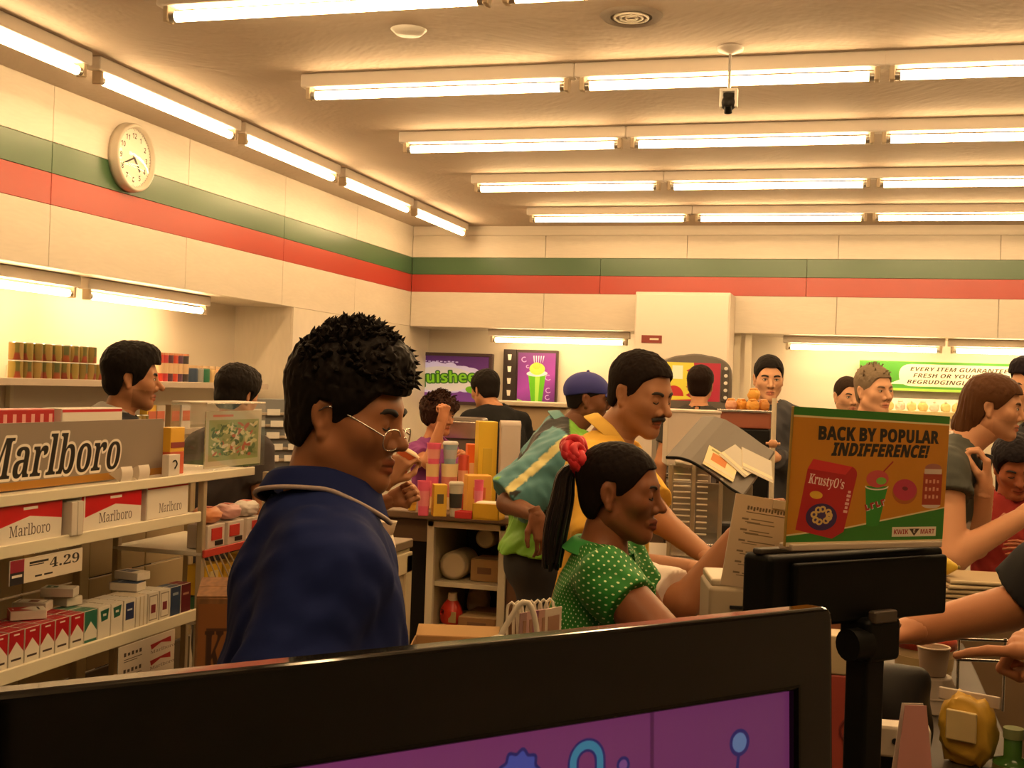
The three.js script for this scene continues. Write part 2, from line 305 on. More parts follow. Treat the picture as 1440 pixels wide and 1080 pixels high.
// ---------- head, in its own frame: y up, z to the front, origin between the ears ----------
function headField(o) {
  const nl = o.nose ?? 1, jw = o.jaw ?? 1, nk = o.neck ?? 1, ch = o.chin ?? 1, lip = o.lip ?? 1;
  const dn = o.neckDir ?? [0, -0.2, -0.05];
  const N0 = V(0, -0.07, -0.022), N1 = V(...dn), A = (x, y, z) => V(x, y, z);
  const bra = A(0, 0.02, 0.079), brb = A(0.04, 0.02, 0.066), n0 = A(0, 0.008, 0.083), n1 = A(0, -0.03, 0.083 + 0.027 * nl);
  const ja = A(0.05 * jw, -0.058, 0.0), jb = A(0.012, -0.1, 0.064), u0 = A(0.021, -0.0665, 0.079), u1 = A(0, -0.0625, 0.092), l0 = A(0.019, -0.0725, 0.079), l1 = A(0, -0.0765, 0.0905);
  return (x, y, z) => {
    const ax = Math.abs(x);
    let d = smin(sEll(x, y, z, 0, 0.032, -0.012, 0.075, 0.083, 0.097), sEll(x, y, z, 0, -0.03, 0.024, 0.06 * jw, 0.084, 0.066), 0.03);
    d = smin(d, sCap(ax, y, z, ja, jb, 0.019, 0.015), 0.03);
    d = smin(d, sSph(x, y, z, 0, -0.1, 0.069, 0.02 * ch), 0.025);
    d = smin(d, sSph(ax, y, z, 0.041, -0.02, 0.056, 0.022), 0.03);
    d = smin(d, sCap(ax, y, z, bra, brb, 0.012, 0.012), 0.02);
    d = smax(d, -sSph(ax, y, z, 0.031, 0.002, 0.098, 0.014), 0.016);
    d = smin(d, sEll(ax, y, z, 0.031, 0.001, 0.073, 0.0155, 0.0125, 0.0125), 0.004);
    d = smin(d, sCap(x, y, z, n0, n1, 0.0075, 0.0115), 0.014);
    d = smin(d, sSph(ax, y, z, 0.0125, -0.037, 0.093, 0.0085 * nl), 0.01);
    d = smin(d, sCap(ax, y, z, u0, u1, 0.0045, 0.0062 * lip), 0.008);
    d = smin(d, sCap(ax, y, z, l0, l1, 0.0045, 0.0068 * lip), 0.006);
    d = smin(d, sCap(x, y, z, N0, N1, 0.05 * nk, 0.057 * nk), 0.03);
    // ears
    const ez = z + 0.014, ey = y + 0.008, er = ax - 0.0755 - ez * -0.25;
    let e = sEll(er, ey, ez + ey * 0.15, 0, 0.004, 0, 0.008, 0.028, 0.0165);
    e = smin(e, sSph(er, ey, ez, -0.002, -0.028, 0.006, 0.009), 0.01);
    e = smax(e, -sEll(er, ey, ez, 0.0105, 0.004, 0.002, 0.0085, 0.017, 0.0085), 0.005);
    d = smin(d, e, 0.008);
    return d;
  };
}
function headColor(skin, o) {
  const lipC = o.lipColor ?? [skin[0] * 0.85, skin[1] * 0.55, skin[2] * 0.6], beard = o.beard ?? 0;
  return (x, y, z) => {
    const ax = Math.abs(x);
    let c = skin;
    if (z > 0.076 && ax < 0.022 && y < -0.058 && y > -0.083) { const t = 1 - (ax / 0.022) ** 2 * 0.6; c = skin.map((s, i) => lerp(s, lipC[i], t)); if (Math.abs(y + 0.0698 - ax * 0.05) < 0.0022) c = c.map(s => s * 0.35); }
    if (Math.hypot(ax - 0.011, y + 0.0435, z - 0.1) < 0.007) c = c.map(s => s * 0.4);
    if (beard && y < -0.045 && y > -0.115 && z > 0.01 && !(z > 0.076 && ax < 0.022 && y < -0.058 && y > -0.083)) c = c.map(s => s * (1 - beard));
    return c;
  };
}
const sEllGeo = (rx, ry, rz, x, y, z) => new THREE.SphereGeometry(1, 14, 10).scale(rx, ry, rz).translate(x, y, z);
// eyelids or open eyes as small pieces on the face
function faceBits(o, hair, head, cm) {
  const eyes = o.eyes ?? 'open';
  const white = M([0.6, 0.52, 0.42], 0.3), iris = M([0.03, 0.015, 0.008], 0.2);
  for (const s of [-1, 1]) {
    if (eyes === 'open') {
      const e = mesh('eye', [sEllGeo(0.0105, 0.0058, 0.006, s * 0.031, 0.0005, 0.0822)], white, head);
      mesh('iris', [sp(0.0048, s * 0.031, 0.001, 0.0855, 10)], iris, e);
    }
    mesh('eyelash', [tube([[s * 0.018, eyes === 'open' ? 0.002 : -0.004, 0.0845], [s * 0.031, eyes === 'open' ? 0.007 : -0.0085, 0.0868], [s * 0.045, eyes === 'open' ? 0.002 : -0.004, 0.079]], 0.0016, 8, 5)], hair, head);
    const bt = o.brow ?? 1, q = [[0.014, 0.0185, 0.0905], [0.026, 0.023, 0.089], [0.038, 0.0235, 0.0825], [0.049, 0.018, 0.0735]].map(p => V(s * p[0], p[1], p[2]));
    const g = tube(q, 0.0042 * bt, 12, 6); mesh('eyebrow', [g], hair, head);
  }
  if (o.moustache) mesh('moustache', [tube([[-0.028, -0.06, 0.083], [-0.014, -0.053, 0.094], [0, -0.051, 0.099], [0.014, -0.053, 0.094], [0.028, -0.06, 0.083]], 0.0062, 16, 8)], hair, head);
}
// hair styles: a shell over the skull cut along the hairline, with locks on top
function hairField(o) {
  const st = o.style, top = o.top ?? 0.02, side = o.side ?? 0.009, amp = o.amp ?? 0.006, fr = o.freq ?? 55;
  const front = o.front ?? 0.066, temple = o.temple ?? 0.02, burn = o.burn ?? -0.03, nape = o.nape ?? -0.07;
  const curve = z => z > 0.07 ? front : z > 0.045 ? lerp(temple, front, (z - 0.045) / 0.025) : z > 0.02 ? lerp(burn, temple, (z - 0.02) / 0.025) : z > 0.002 ? burn : z > -0.03 ? (z > -0.022 ? (o.overEar ?? 0.012) : nape * 0.4) : lerp(nape, nape * 0.4, Math.max(0, Math.min(1, (z + 0.05) / 0.02)));
  return (x, y, z) => {
    let d = sEll(x, y, z, 0, 0.032 + top * 0.5, -0.012, 0.075 + side, 0.083 + top * 0.55, 0.099 + side);
    d = smin(d, sEll(x, y, z, 0, -0.03, -0.035, 0.062 + side * 0.6, 0.06, 0.058 + side), 0.03);
    if (st === 'quiff') d = smin(d, sEll(x, y, z, 0, 0.1, 0.045, 0.058, 0.028 + top * 0.3, 0.05), 0.03);
    if (amp) { const q = noise.noise(x * fr + 3, y * fr * 0.6, z * fr + 9); d += amp * (q + 0.5 * noise.noise(x * fr * 2.3, y * fr * 1.5, z * fr * 2.3)) * (y > 0.05 ? 1 : 0.35); }
    d = smax(d, curve(z) - y, 0.006);
    if (o.long) {
      const L = o.long; // long hair falling behind and beside the neck
      let l = sCap(x, y, z, V(0, 0.0, -0.06), V(0, -L, -0.085), 0.068, 0.06); l = smax(l, -(0.05 - z) * 1 - 0.0, 0.01);
      if (amp) l += 0.008 * noise.noise(x * 90, y * 8, z * 90);
      d = smin(d, Math.max(l, z - 0.0), 0.02);
    }
    return d;
  };
}
function locks(o, n, len, rad, pickSpot) {
  const out = [];
  for (let i = 0; i < n; i++) {
    const [p, d] = pickSpot(i); const L = len * rr(0.6, 1.2), q = p.clone().addScaledVector(d, L * 0.6).add(V(rr(-1, 1), rr(-0.4, 1), rr(-0.3, 1)).multiplyScalar(L * 0.16)), e = p.clone().addScaledVector(d, L).add(V(rr(-1, 1), rr(-1, 0.6), rr(-0.3, 1)).multiplyScalar(L * 0.35));
    out.push(rod(p.clone().addScaledVector(d, -0.012), q, rad, 5, rad * 0.62), rod(q, e, rad * 0.62, 5, rad * 0.05));
  }
  return out;
}
// ---------- hand: wrist at the origin, fingers along +y, palm towards +z, thumb on +x ----------
const handCache = new Map();
function handGeo(pose, cell, skin) {
  const key = pose + cell + skin; if (handCache.has(key)) return handCache.get(key);
  const C = { relaxed: [[25, 30, 18], [30, 34, 20], [34, 36, 22], [38, 38, 24]], fist: [[75, 95, 60], [80, 95, 60], [82, 95, 60], [84, 95, 60]], point: [[8, 10, 6], [70, 90, 55], [76, 92, 58], [78, 94, 60]], grip: [[45, 55, 30], [48, 56, 32], [50, 58, 34], [52, 58, 36]], flat: [[8, 10, 6], [8, 10, 6], [10, 12, 6], [14, 12, 8]] }[pose];
  const K = [], kx = [0.031, 0.0105, -0.0095, -0.0285], ky = [0.083, 0.087, 0.083, 0.074], fs = [0.95, 1.04, 0.97, 0.78], R = [0.0088, 0.009, 0.0086, 0.0075];
  const palm = kx.map((x, i) => [V(x * 0.55, 0.008, 0), V(x, ky[i], 0), 0.0135, R[i] + 0.0022]);
  const fingers = kx.map((x, i) => {
    let a = V(x, ky[i], 0), t = 0; const segs = [], L = [0.043, 0.026, 0.021].map(l => l * fs[i]), sx = x * 0.9;
    for (let j = 0; j < 3; j++) { t += C[i][j] * Math.PI / 180; const b = a.clone().add(V(sx * L[j] * 2.2 * (pose === 'fist' ? 0 : 1), Math.cos(t) * L[j], Math.sin(t) * L[j])); segs.push([a, b, R[i] * (1 - j * 0.1), R[i] * (0.92 - j * 0.12)]); a = b; }
    return segs;
  });
  const th = (pose === 'fist' || pose === 'point') ? [V(0.02, 0.02, 0.006), V(0.04, 0.046, 0.022), V(0.03, 0.066, 0.036), V(0.008, 0.076, 0.043)] : pose === 'grip' ? [V(0.02, 0.02, 0.006), V(0.044, 0.045, 0.022), V(0.046, 0.07, 0.042), V(0.036, 0.09, 0.055)] : [V(0.02, 0.02, 0.006), V(0.047, 0.048, 0.016), V(0.058, 0.076, 0.022), V(0.06, 0.1, 0.028)];
  const f = (x, y, z) => {
    let d = sCap(x, y, z, V0, W1, 0.024, 0.022); d = Math.max(d, -y - 0.03);
    for (const p of palm) d = smin(d, sCap(x, y, z, ...p), 0.016);
    for (const s of fingers) { let q = 1; for (const p of s) q = smin(q, sCap(x, y, z, ...p), 0.003); d = smin(d, q, 0.006); }
    let q = smin(sCap(x, y, z, th[0], th[1], 0.0155, 0.012), sCap(x, y, z, th[1], th[2], 0.0115, 0.0095), 0.005); q = smin(q, sCap(x, y, z, th[2], th[3], 0.0095, 0.007), 0.004);
    return smin(d, q, 0.01);
  };
  const V0 = V(0, -0.03, 0), W1 = V(0, 0.02, 0);
  const g = surface(f, [-0.055, -0.035, -0.03], [0.09, 0.21, 0.12], cell, () => skin);
  handCache.set(key, g); return g;
}
// ---------- a whole person ----------
// o: head [px, py, depth] (or at), face (turn round y), skin, hair, look {pitch, yaw, roll}, lean, arms {l, r: world target or pose}, top {...}, legs
function person(o) {
  const cell = o.cell ?? 0.016, hc = o.headCell ?? 0.006, hs = o.headScale ?? 1, lean = o.lean ?? 0, girth = o.girth ?? 1, wide = o.wide ?? 1;
  const Hd = o.at ?? P(...o.head), ry = o.face;
  const pel = V(0, 0.95, 0), tilt = q => { const c = Math.cos(lean), s = Math.sin(lean), y = q.y - 0.95, z = q.z; return V(q.x, 0.95 + y * c - z * s, y * s + z * c); };
  const J = { head: tilt(V(0, 1.625, o.headFwd ?? 0.035)), neck: tilt(V(0, 1.47, -0.015)), chest: tilt(V(0, 1.27, 0)), waist: tilt(V(0, 1.06, 0.005)) };
  for (const s of ['l', 'r']) { const k = s === 'l' ? 1 : -1, up = (o.shrug?.[s] ?? 0); J['s' + s] = tilt(V(k * 0.168 * wide, 1.388 + up, -0.01 + (o.fwd?.[s] ?? 0))); }
  const root = thing('person', o.label, 'person', [0, 0, 0], ry, o.group);
  const S = Hd.y / J.head.y; root.scale.setScalar(S);
  const off = J.head.clone().multiplyScalar(S).applyAxisAngle(V(0, 1, 0), ry);
  root.position.set(Hd.x - off.x, 0, Hd.z - off.z); root.updateMatrixWorld();
  const inv = root.matrixWorld.clone().invert(), toLocal = v => v.clone().applyMatrix4(inv);
  const UP_ = 0.285, FO = 0.255;
  for (const s of ['l', 'r']) {
    const k = s === 'l' ? 1 : -1, a = o.arms?.[s] ?? 'down', sh = J['s' + s];
    let w = a === 'down' ? V(k * 0.25, 0.89, 0.05) : a === 'fold' ? V(k * 0.03, 1.2, 0.2) : a.isVector3 ? toLocal(a) : V(...a);
    if (a === 'down') w = sh.clone().add(V(k * 0.06, -0.52, 0.06));
    let d = w.clone().sub(sh), L = Math.min(d.length(), UP_ + FO - 0.004); d.normalize(); w = sh.clone().addScaledVector(d, L);
    const pole = o.elbow?.[s] ? V(...o.elbow[s]) : V(k * 0.5, -0.7, -0.6);
    const ca = (UP_ * UP_ + L * L - FO * FO) / (2 * UP_ * L), h = UP_ * Math.sqrt(Math.max(0, 1 - ca * ca));
    const side = pole.addScaledVector(d, -pole.dot(d)).normalize();
    J['e' + s] = sh.clone().addScaledVector(d, UP_ * ca).addScaledVector(side, h); J['w' + s] = w;
  }
  const hip = k => V(k * 0.09, 0.93, 0), knee = k => V(k * 0.105, 0.5, 0.02), ank = k => V(k * 0.11, 0.09, -0.02), toe = k => V(k * 0.135, 0.035, 0.13);
  const am = o.armK ?? 1;
  // tilted torso frame: evaluate the torso upright
  const cl = Math.cos(lean), sl = Math.sin(lean), bel = o.belly ?? 0;
  const torso = (x, y, z, g) => {
    const dy = y - 0.95, Y = 0.95 + dy * cl + z * sl, Z = -dy * sl + z * cl, up = dy * cl + z * sl > 0;
    const yy = up ? Y : y, zz = up ? Z : z;
    let d = smin(sEll(x, yy, zz, 0, 1.27, -0.005, 0.158 * wide * girth, 0.215, 0.108 * girth), sEll(x, yy, zz, 0, 1.07, 0.004 + bel * 0.5, 0.138 * wide * girth, 0.2, 0.098 * girth + bel), 0.06);
    if (o.bust) d = smin(d, sSph(Math.abs(x), yy, zz, 0.07, 1.27, 0.075, 0.058 * o.bust), 0.05);
    d = smin(d, sEll(x, yy, zz, 0, 0.93, 0, 0.155 * wide * girth, 0.13, 0.112 * girth), 0.06);
    return d - g;
  };
  const shoulders = (x, y, z, g) => Math.min(sCap(x, y, z, J.neckTrap, J.sl, 0.045 * girth + g, 0.056 * girth + g), sCap(x, y, z, J.neckTrap, J.sr, 0.045 * girth + g, 0.056 * girth + g));
  J.neckTrap = tilt(V(0, 1.452, -0.025));
  const armUp = (x, y, z, s, g) => sCap(x, y, z, J['s' + s], J['e' + s], (0.052 + g) * am, (0.041 + g) * am);
  const armLo = (x, y, z, s, g) => sCap(x, y, z, J['e' + s], J['w' + s], (0.041 + g) * am, (0.027 + g) * am);
  const leg = (x, y, z, k, g) => smin(sCap(x, y, z, hip(k), knee(k), 0.082 + g, 0.055 + g), sCap(x, y, z, knee(k), ank(k), 0.053 + g, 0.038 + g), 0.04);
  const skinF = (x, y, z) => {
    let d = torso(x, y, z, 0); d = smin(d, shoulders(x, y, z, -0.006), 0.05);
    for (const s of ['l', 'r']) d = smin(d, smin(armUp(x, y, z, s, 0), armLo(x, y, z, s, 0), 0.015), 0.03);
    d = smin(d, sCap(x, y, z, J.neck, J.neckTop, 0.055, 0.05), 0.04);
    for (const k of [1, -1]) d = smin(d, smin(leg(x, y, z, k, 0), sCap(x, y, z, ank(k), toe(k), 0.035, 0.03), 0.02), 0.04);
    return d;
  };
  const hq = new THREE.Quaternion().setFromEuler(new THREE.Euler(o.look?.pitch ?? 0, o.look?.yaw ?? 0, o.look?.roll ?? 0, 'YXZ'));
  const hm = new THREE.Matrix4().compose(J.head, hq, V(hs, hs, hs));
  J.neckTop = V(0, -0.09, -0.022).applyMatrix4(hm);
  const pts = [J.sl, J.sr, J.el, J.er, J.wl, J.wr, J.neck, J.neckTop];
  const lo = [Math.min(-0.3 * wide, ...pts.map(p => p.x)) - 0.1, -0.01, Math.min(-0.22, ...pts.map(p => p.z)) - 0.1], hi = [Math.max(0.3 * wide, ...pts.map(p => p.x)) + 0.1, Math.max(...pts.map(p => p.y)) + 0.1, Math.max(0.26 + bel, ...pts.map(p => p.z)) + 0.1];
  const skin = o.skin, geos = [surface(skinF, lo, hi, cell, () => skin)];
  // head, in its own fine grid; the neck follows down to the chest
  const nd = J.neck.clone().applyMatrix4(hm.clone().invert()), ho = { ...(o.faceShape ?? {}), neckDir: nd.toArray() };
  const hg = surface(headField(ho), [-0.105, Math.min(-0.2, nd.y - 0.06), Math.min(-0.13, nd.z - 0.07)], [0.105, 0.135, 0.135], hc, headColor(skin, o.faceShape ?? {}));
  geos.push(hg.applyMatrix4(hm));
  for (const s of ['l', 'r']) {
    const k = s === 'l' ? 1 : -1, hd = o.hands?.[s] ?? {}, y = hd.dir ? V(...hd.dir).normalize() : J['w' + s].clone().sub(J['e' + s]).normalize();
    let z = V(...(hd.palm ?? [-k, 0, 0])); z.addScaledVector(y, -z.dot(y)).normalize(); const x = y.clone().cross(z);
    let g = handGeo(hd.pose ?? 'relaxed', o.handCell ?? 0.006, skin).clone();
    // thumb on +x: mirror for the other hand
    if ((hd.flip ?? (s === 'l' ? 1 : -1)) < 0) { g.scale(-1, 1, 1); const ix = g.index.array; for (let i = 0; i < ix.length; i += 3) { const t = ix[i]; ix[i] = ix[i + 1]; ix[i + 1] = t; } }
    const hk = (hd.size ?? 1); g.scale(hk, hk, hk); g.applyMatrix4(new THREE.Matrix4().makeBasis(x, y, z).setPosition(J['w' + s])); geos.push(g);
  }
  const SK = M([1, 1, 1], o.sheen ?? 0.5, { vertexColors: true, specularIntensity: 0.5 });
  mesh('body', geos, SK, root);
  // clothes
  const T = o.top, sl_ = T.sleeve ?? 0.55, hem = T.hem ?? 0.86, gT = T.loose ?? 0.016, foldA = T.fold ?? 0.005;
  const shirtF = (x, y, z) => {
    let d = torso(x, y, z, gT + 0.002); d = smin(d, shoulders(x, y, z, gT - 0.004), 0.05);
    d = smax(d, hem - y, 0.006);
    for (const s of ['l', 'r']) {
      const a = J['s' + s], b = J['e' + s], w = J['w' + s];
      let q;
      const fl = T.flare ?? 0.012;
      if (sl_ <= 1) { const ux = b.x - a.x, uy = b.y - a.y, uz = b.z - a.z, L = Math.hypot(ux, uy, uz), t = ((x - a.x) * ux + (y - a.y) * uy + (z - a.z) * uz) / (L * L);
        q = sCap(x, y, z, a, b, (0.05 + gT) * am, (0.045 + gT + fl) * am); q = smax(q, (t - sl_) * L, 0.004); }
      else { q = smin(sCap(x, y, z, a, b, (0.05 + gT) * am, (0.044 + gT) * am), sCap(x, y, z, b, w, (0.043 + gT) * am, (0.032 + gT) * am), 0.02); const ux = w.x - b.x, uy = w.y - b.y, uz = w.z - b.z, L = Math.hypot(ux, uy, uz); q = Math.max(q, (((x - b.x) * ux + (y - b.y) * uy + (z - b.z) * uz) / L - L * 0.97)); }
      d = smin(d, q, 0.035);
    }
    if (foldA) { const e = T.foldAt; let k = foldA; d += k * (noise.noise(x * 11 + y * 9, y * 6 - x * 5, z * 11 + 4) + 0.5 * noise.noise(x * 25 + y * 20, y * 12, z * 25)); }
    d = smax(d, -sCap(x, y, z, J.neck, J.neckTop, (T.neck ?? 0.064), (T.neck ?? 0.064) + 0.02), 0.004);
    if (T.scoop) d = smax(d, -sSph(x, y, z, 0, J.neck.y + 0.0, J.neck.z + 0.11, T.scoop), 0.005);
    return d;
  };
  const shirtCol = T.colorFn ? (x, y, z) => T.colorFn(x, y, z, J) : null;
  let sg = surface(shirtF, lo, hi, T.cell ?? cell * 0.8, shirtCol); if (T.uv) sg = wrapUV(sg);
  const shirt = mesh(T.name ?? 'shirt', [sg], T.mat, root);
  if (T.collar) {
    const c = T.collar, rings = [[0, 0.004], [0.0, c.h ?? 0.03], [0.006, (c.h ?? 0.03) + 0.006], [0.014, (c.h ?? 0.03) - 0.002], [(c.flare ?? 0.03), -0.004], [(c.flare ?? 0.03) - 0.004, -0.007]];
    const dirN = J.neckTop.clone().sub(J.neck).normalize(), base = J.neck.clone().addScaledVector(dirN, c.up ?? 0.012), qn = new THREE.Quaternion().setFromUnitVectors(V(0, 1, 0), dirN);
    const n = 40, gap = c.gap ?? 0.35, pos = [], idx = [], trim = [];
    for (let i = 0; i <= n; i++) { const a = gap + (Math.PI * 2 - gap * 2) * i / n, front = Math.cos(a); // a=0 is the front
      rings.forEach((r, j) => { const drop = Math.max(0, front) * (j > 2 ? 0.035 : 0.02) , R0 = (c.r ?? 0.066) + r[0]; const p = V(Math.sin(a) * R0 * 1.02, r[1] - drop, Math.cos(a) * R0 * 1.08 + Math.max(0, front) * 0.012).applyQuaternion(qn).add(base); pos.push(p.x, p.y, p.z); if (j === 4) trim.push(p); }); }
    const m = rings.length; for (let i = 0; i < n; i++) for (let j = 0; j < m - 1; j++) { const a = i * m + j; idx.push(a, a + 1, a + m, a + 1, a + m + 1, a + m); }
    const g = new THREE.BufferGeometry(); g.setAttribute('position', new THREE.Float32BufferAttribute(pos, 3)); g.setIndex(idx); g.computeVertexNormals();
    const cm = mesh('collar', [g], c.mat, root);
    if (c.trim) mesh('collar_trim', [tube(trim, 0.0042, 60, 6)], c.trim, cm);
  }
  const pantsF = (x, y, z) => { let d = smin(torso(x, y, z, 0.01), smin(leg(x, y, z, 1, 0.016), leg(x, y, z, -1, 0.016), 0.01), 0.03); return Math.max(d, y - Math.max(0.98, hem + 0.03), 0.07 - y); };
  mesh('trousers', [surface(pantsF, [-0.28, 0.04, -0.24], [0.28, 1.08, 0.24], 0.02)], o.legs ?? M([0.02, 0.02, 0.022], 0.8), root);
  for (const k of [1, -1]) mesh('shoe', [surface((x, y, z) => Math.max(smin(sCap(x, y, z, V(k * 0.11, 0.05, -0.05), toe(k), 0.045, 0.042), sCap(x, y, z, ank(k), V(k * 0.11, 0.13, -0.03), 0.045, 0.045), 0.02), 0.004 - y), [k * 0.12 - 0.09, 0, -0.12], [k * 0.12 + 0.09, 0.2, 0.2], 0.016)], M([0.02, 0.018, 0.016], 0.4), root);
  // hair and face
  const headG = new THREE.Group(); // only a frame for building; its meshes are moved onto the person
  const H = o.hair, HM = M(H.color, H.rough ?? 0.6, { specularIntensity: H.spec ?? 0.16 });
  const parts = [], tmp = new THREE.Group();
  faceBits(o.faceShape ?? {}, M(H.brow ?? H.color, 0.7), tmp);
  if (H.style !== 'none') {
    const hl = [surface(hairField(H), [-0.13, Math.min(-0.14, -(H.long ?? 0) - 0.08), -0.175], [0.13, 0.2, 0.14], H.cell ?? hc)];
    if (H.locks) hl.push(...locks(H, H.locks, H.lockLen ?? 0.03, H.lockR ?? 0.006, H.spot ?? (() => { const a = rr(0, Math.PI * 2), e = rr(0.35, 1.5); const d = V(Math.cos(a) * Math.cos(e), Math.sin(e), Math.sin(a) * Math.cos(e)); return [V(d.x * (0.075 + (H.side ?? 0.009)), 0.032 + (H.top ?? 0.02) * 0.5 + d.y * (0.083 + (H.top ?? 0.02) * 0.55), -0.012 + d.z * 0.1), d.add(V(0, 0.4, 0.5)).normalize()]; })));
    mesh('hair', hl, HM, tmp);
  }
  if (o.extra) o.extra(tmp, { J, hm, root, V });
  for (const c of [...tmp.children]) { c.applyMatrix4(hm); root.add(c); }
  return root;
}
// ---------- food shelf in the left recess ----------
{
  const fx = -3.78, z0 = -4.1, z1 = -7.35, L = z0 - z1, zc = (z0 + z1) / 2;
  const t = thing('wall_shelving', 'long white wall shelving full of canned food under the left soffit lights', 'shelf', [WALL_L, 0, zc], Math.PI / 2);
  const lx = fx - WALL_L; // depth
  for (const y of [0.25, 0.62, 0.98, 1.28, 1.553]) { const s = mesh('shelf_board', [rb(L, 0.022, lx, 0, y - 0.011, lx / 2, 0.003)], CREAM, t); mesh('price_rail', [rb(L, 0.036, 0.008, 0, y - 0.012, lx + 0.004, 0.003)], M([0.5, 0.42, 0.34], 0.4), s); }
  for (const x of [-L / 2, -L / 6, L / 6, L / 2]) mesh('upright', [rb(0.03, 1.62, 0.03, x, 0.81, 0.016, 0.004)], CREAM, t);
  const lab = (a, b, c) => canvasTex(128, 64, (g, w, h) => { g.fillStyle = a; g.fillRect(0, 0, w, h); g.fillStyle = b; g.fillRect(0, h * 0.52, w, h * 0.48); g.fillStyle = c; for (let i = 0; i < 3; i++) { g.beginPath(); g.ellipse(i * 44 + 20, 30, 14, 11, 0, 0, 7); g.fill(); g.fillRect(i * 44 + 6, 48, 28, 5); } });
  const labels = [lab('#5c5a26', '#8a3a20', '#8f7a34'), lab('#66602a', '#7d3018', '#94783a'), lab('#50562a', '#94481f', '#806a2c')];
  const canBody = lathe([[0, 0.001], [0.032, 0.001], [0.034, 0.004], [0.034, 0.08], [0.032, 0.0835], [0, 0.0835]], 18), lid = lathe([[0, 0.0845], [0.029, 0.0845], [0.03, 0.0868], [0.033, 0.0868], [0.0335, 0.083]], 18);
  const protos = labels.map((l, i) => { const g = thing('food_can', 'olive and orange food can on the upper wall shelf, lower layer', 'can', [0, 0, 0]); mesh('can_body', canBody, M(0xffffff, 0.45, { map: l }), g); mesh('can_lid', lid, STEEL, g); return g; });
  let used = 0;
  const NTH = ['first', 'second', 'third', 'fourth', 'fifth', 'sixth', 'seventh', 'eighth', 'ninth', 'tenth', 'eleventh', 'twelfth', 'thirteenth', 'fourteenth', 'fifteenth', 'sixteenth'];
  const put = (x, y, z, label, group) => { const i = used++; const src = protos[i % 3]; const c = i < 3 ? src : copyOf(src, [x, y, z], 0); c.position.set(x, y, z); c.rotation.y = rr(0, 6); c.userData.label = label; c.userData.group = group; };
  for (let i = 0; i < 16; i++) { const z = -4.86 - i * 0.072; put(fx - 0.04, 1.555, z, `${NTH[i]} olive and orange can from the left in the bottom row, upper wall shelf`, 'cans along the upper wall shelf'); if (z > -5.5) put(fx - 0.04, 1.643, z, `${NTH[i]} olive and orange can from the left in the raised layer, upper wall shelf`, 'second layer of cans on the upper wall shelf'); }
  for (let i = 0; i < 16; i++) put(fx - 0.04, 1.282, -4.86 - i * 0.072, `${NTH[i]} olive and orange can from the left on the second wall shelf down`, 'cans along the second wall shelf');
  // canisters and packets beyond the shopper
  const can2 = c => lathe([[0, 0], [0.026, 0], [0.028, 0.003], [0.028, 0.15], [0.029, 0.152], [0.029, 0.165], [0, 0.167]], 18);
  const pz = px => PX(px, 530, fx - 0.05).z;
  [[222, [0.6, 0.05, 0.03], 'red'], [229, [0.5, 0.04, 0.05], 'crimson'], [236, [0.1, 0.03, 0.05], 'dark plum'], [243, [0.55, 0.06, 0.03], 'orange-red'], [250, [0.12, 0.05, 0.1], 'purple'], [258, [0.06, 0.05, 0.05], 'black']].forEach(([px, c, n]) => {
    const t2 = thing('snack_canister', `tall ${n} snack canister on the upper wall shelf behind the bearded shopper`, 'canister', [fx - 0.05, 1.555, pz(px)], 0, 'snack canisters on the upper wall shelf');
    mesh('canister_body', [can2()], M(c, 0.4), t2); mesh('canister_lid', [cy(0.0295, 0.0295, 0.012, 0, 0.163, 0)], M([0.5, 0.2, 0.1], 0.4), t2); mesh('canister_label', [lathe([[0.0285, 0.05], [0.0285, 0.11]], 18)], M([0.7, 0.5, 0.3], 0.5), t2);
  });
  [[270, [0.03, 0.06, 0.12], 'navy'], [278, [0.3, 0.3, 0.28], 'grey'], [287, [0.02, 0.16, 0.08], 'green'], [296, [0.6, 0.42, 0.2], 'tan'], [306, [0.7, 0.4, 0.2], 'orange']].forEach(([px, c, n]) => {
    const t2 = thing('food_jar', `small ${n} jar on the upper wall shelf near its far end`, 'jar', [fx - 0.05, 1.555, pz(px)], 0, 'jars at the end of the upper wall shelf');
    mesh('jar_body', [lathe([[0, 0], [0.033, 0], [0.035, 0.006], [0.035, 0.08], [0.03, 0.09], [0, 0.09]], 18)], M(c, 0.35), t2); mesh('jar_lid', [cy(0.033, 0.033, 0.016, 0, 0.096, 0)], M([0.55, 0.4, 0.25], 0.4), t2);
  });
  [[214, [0.65, 0.4, 0.05], 'yellow'], [226, [0.5, 0.45, 0.38], 'cream'], [247, [0.3, 0.2, 0.1], 'brown'], [262, [0.6, 0.55, 0.5], 'white']].forEach(([px, c, n]) => {
    const t2 = thing('food_carton', `${n} food carton on the second wall shelf down, right of the bearded shopper`, 'carton', [fx - 0.07, 1.282, PX(px, 550, fx - 0.05).z], 0, 'cartons on the second wall shelf');
    mesh('carton_box', [rb(0.05, 0.14, 0.1, 0, 0.07, 0, 0.003)], M(c, 0.5), t2); mesh('carton_panel', [rb(0.004, 0.06, 0.08, 0.025, 0.075, 0, 0.001)], M([0.5, 0.12, 0.06], 0.5), t2);
  });
}
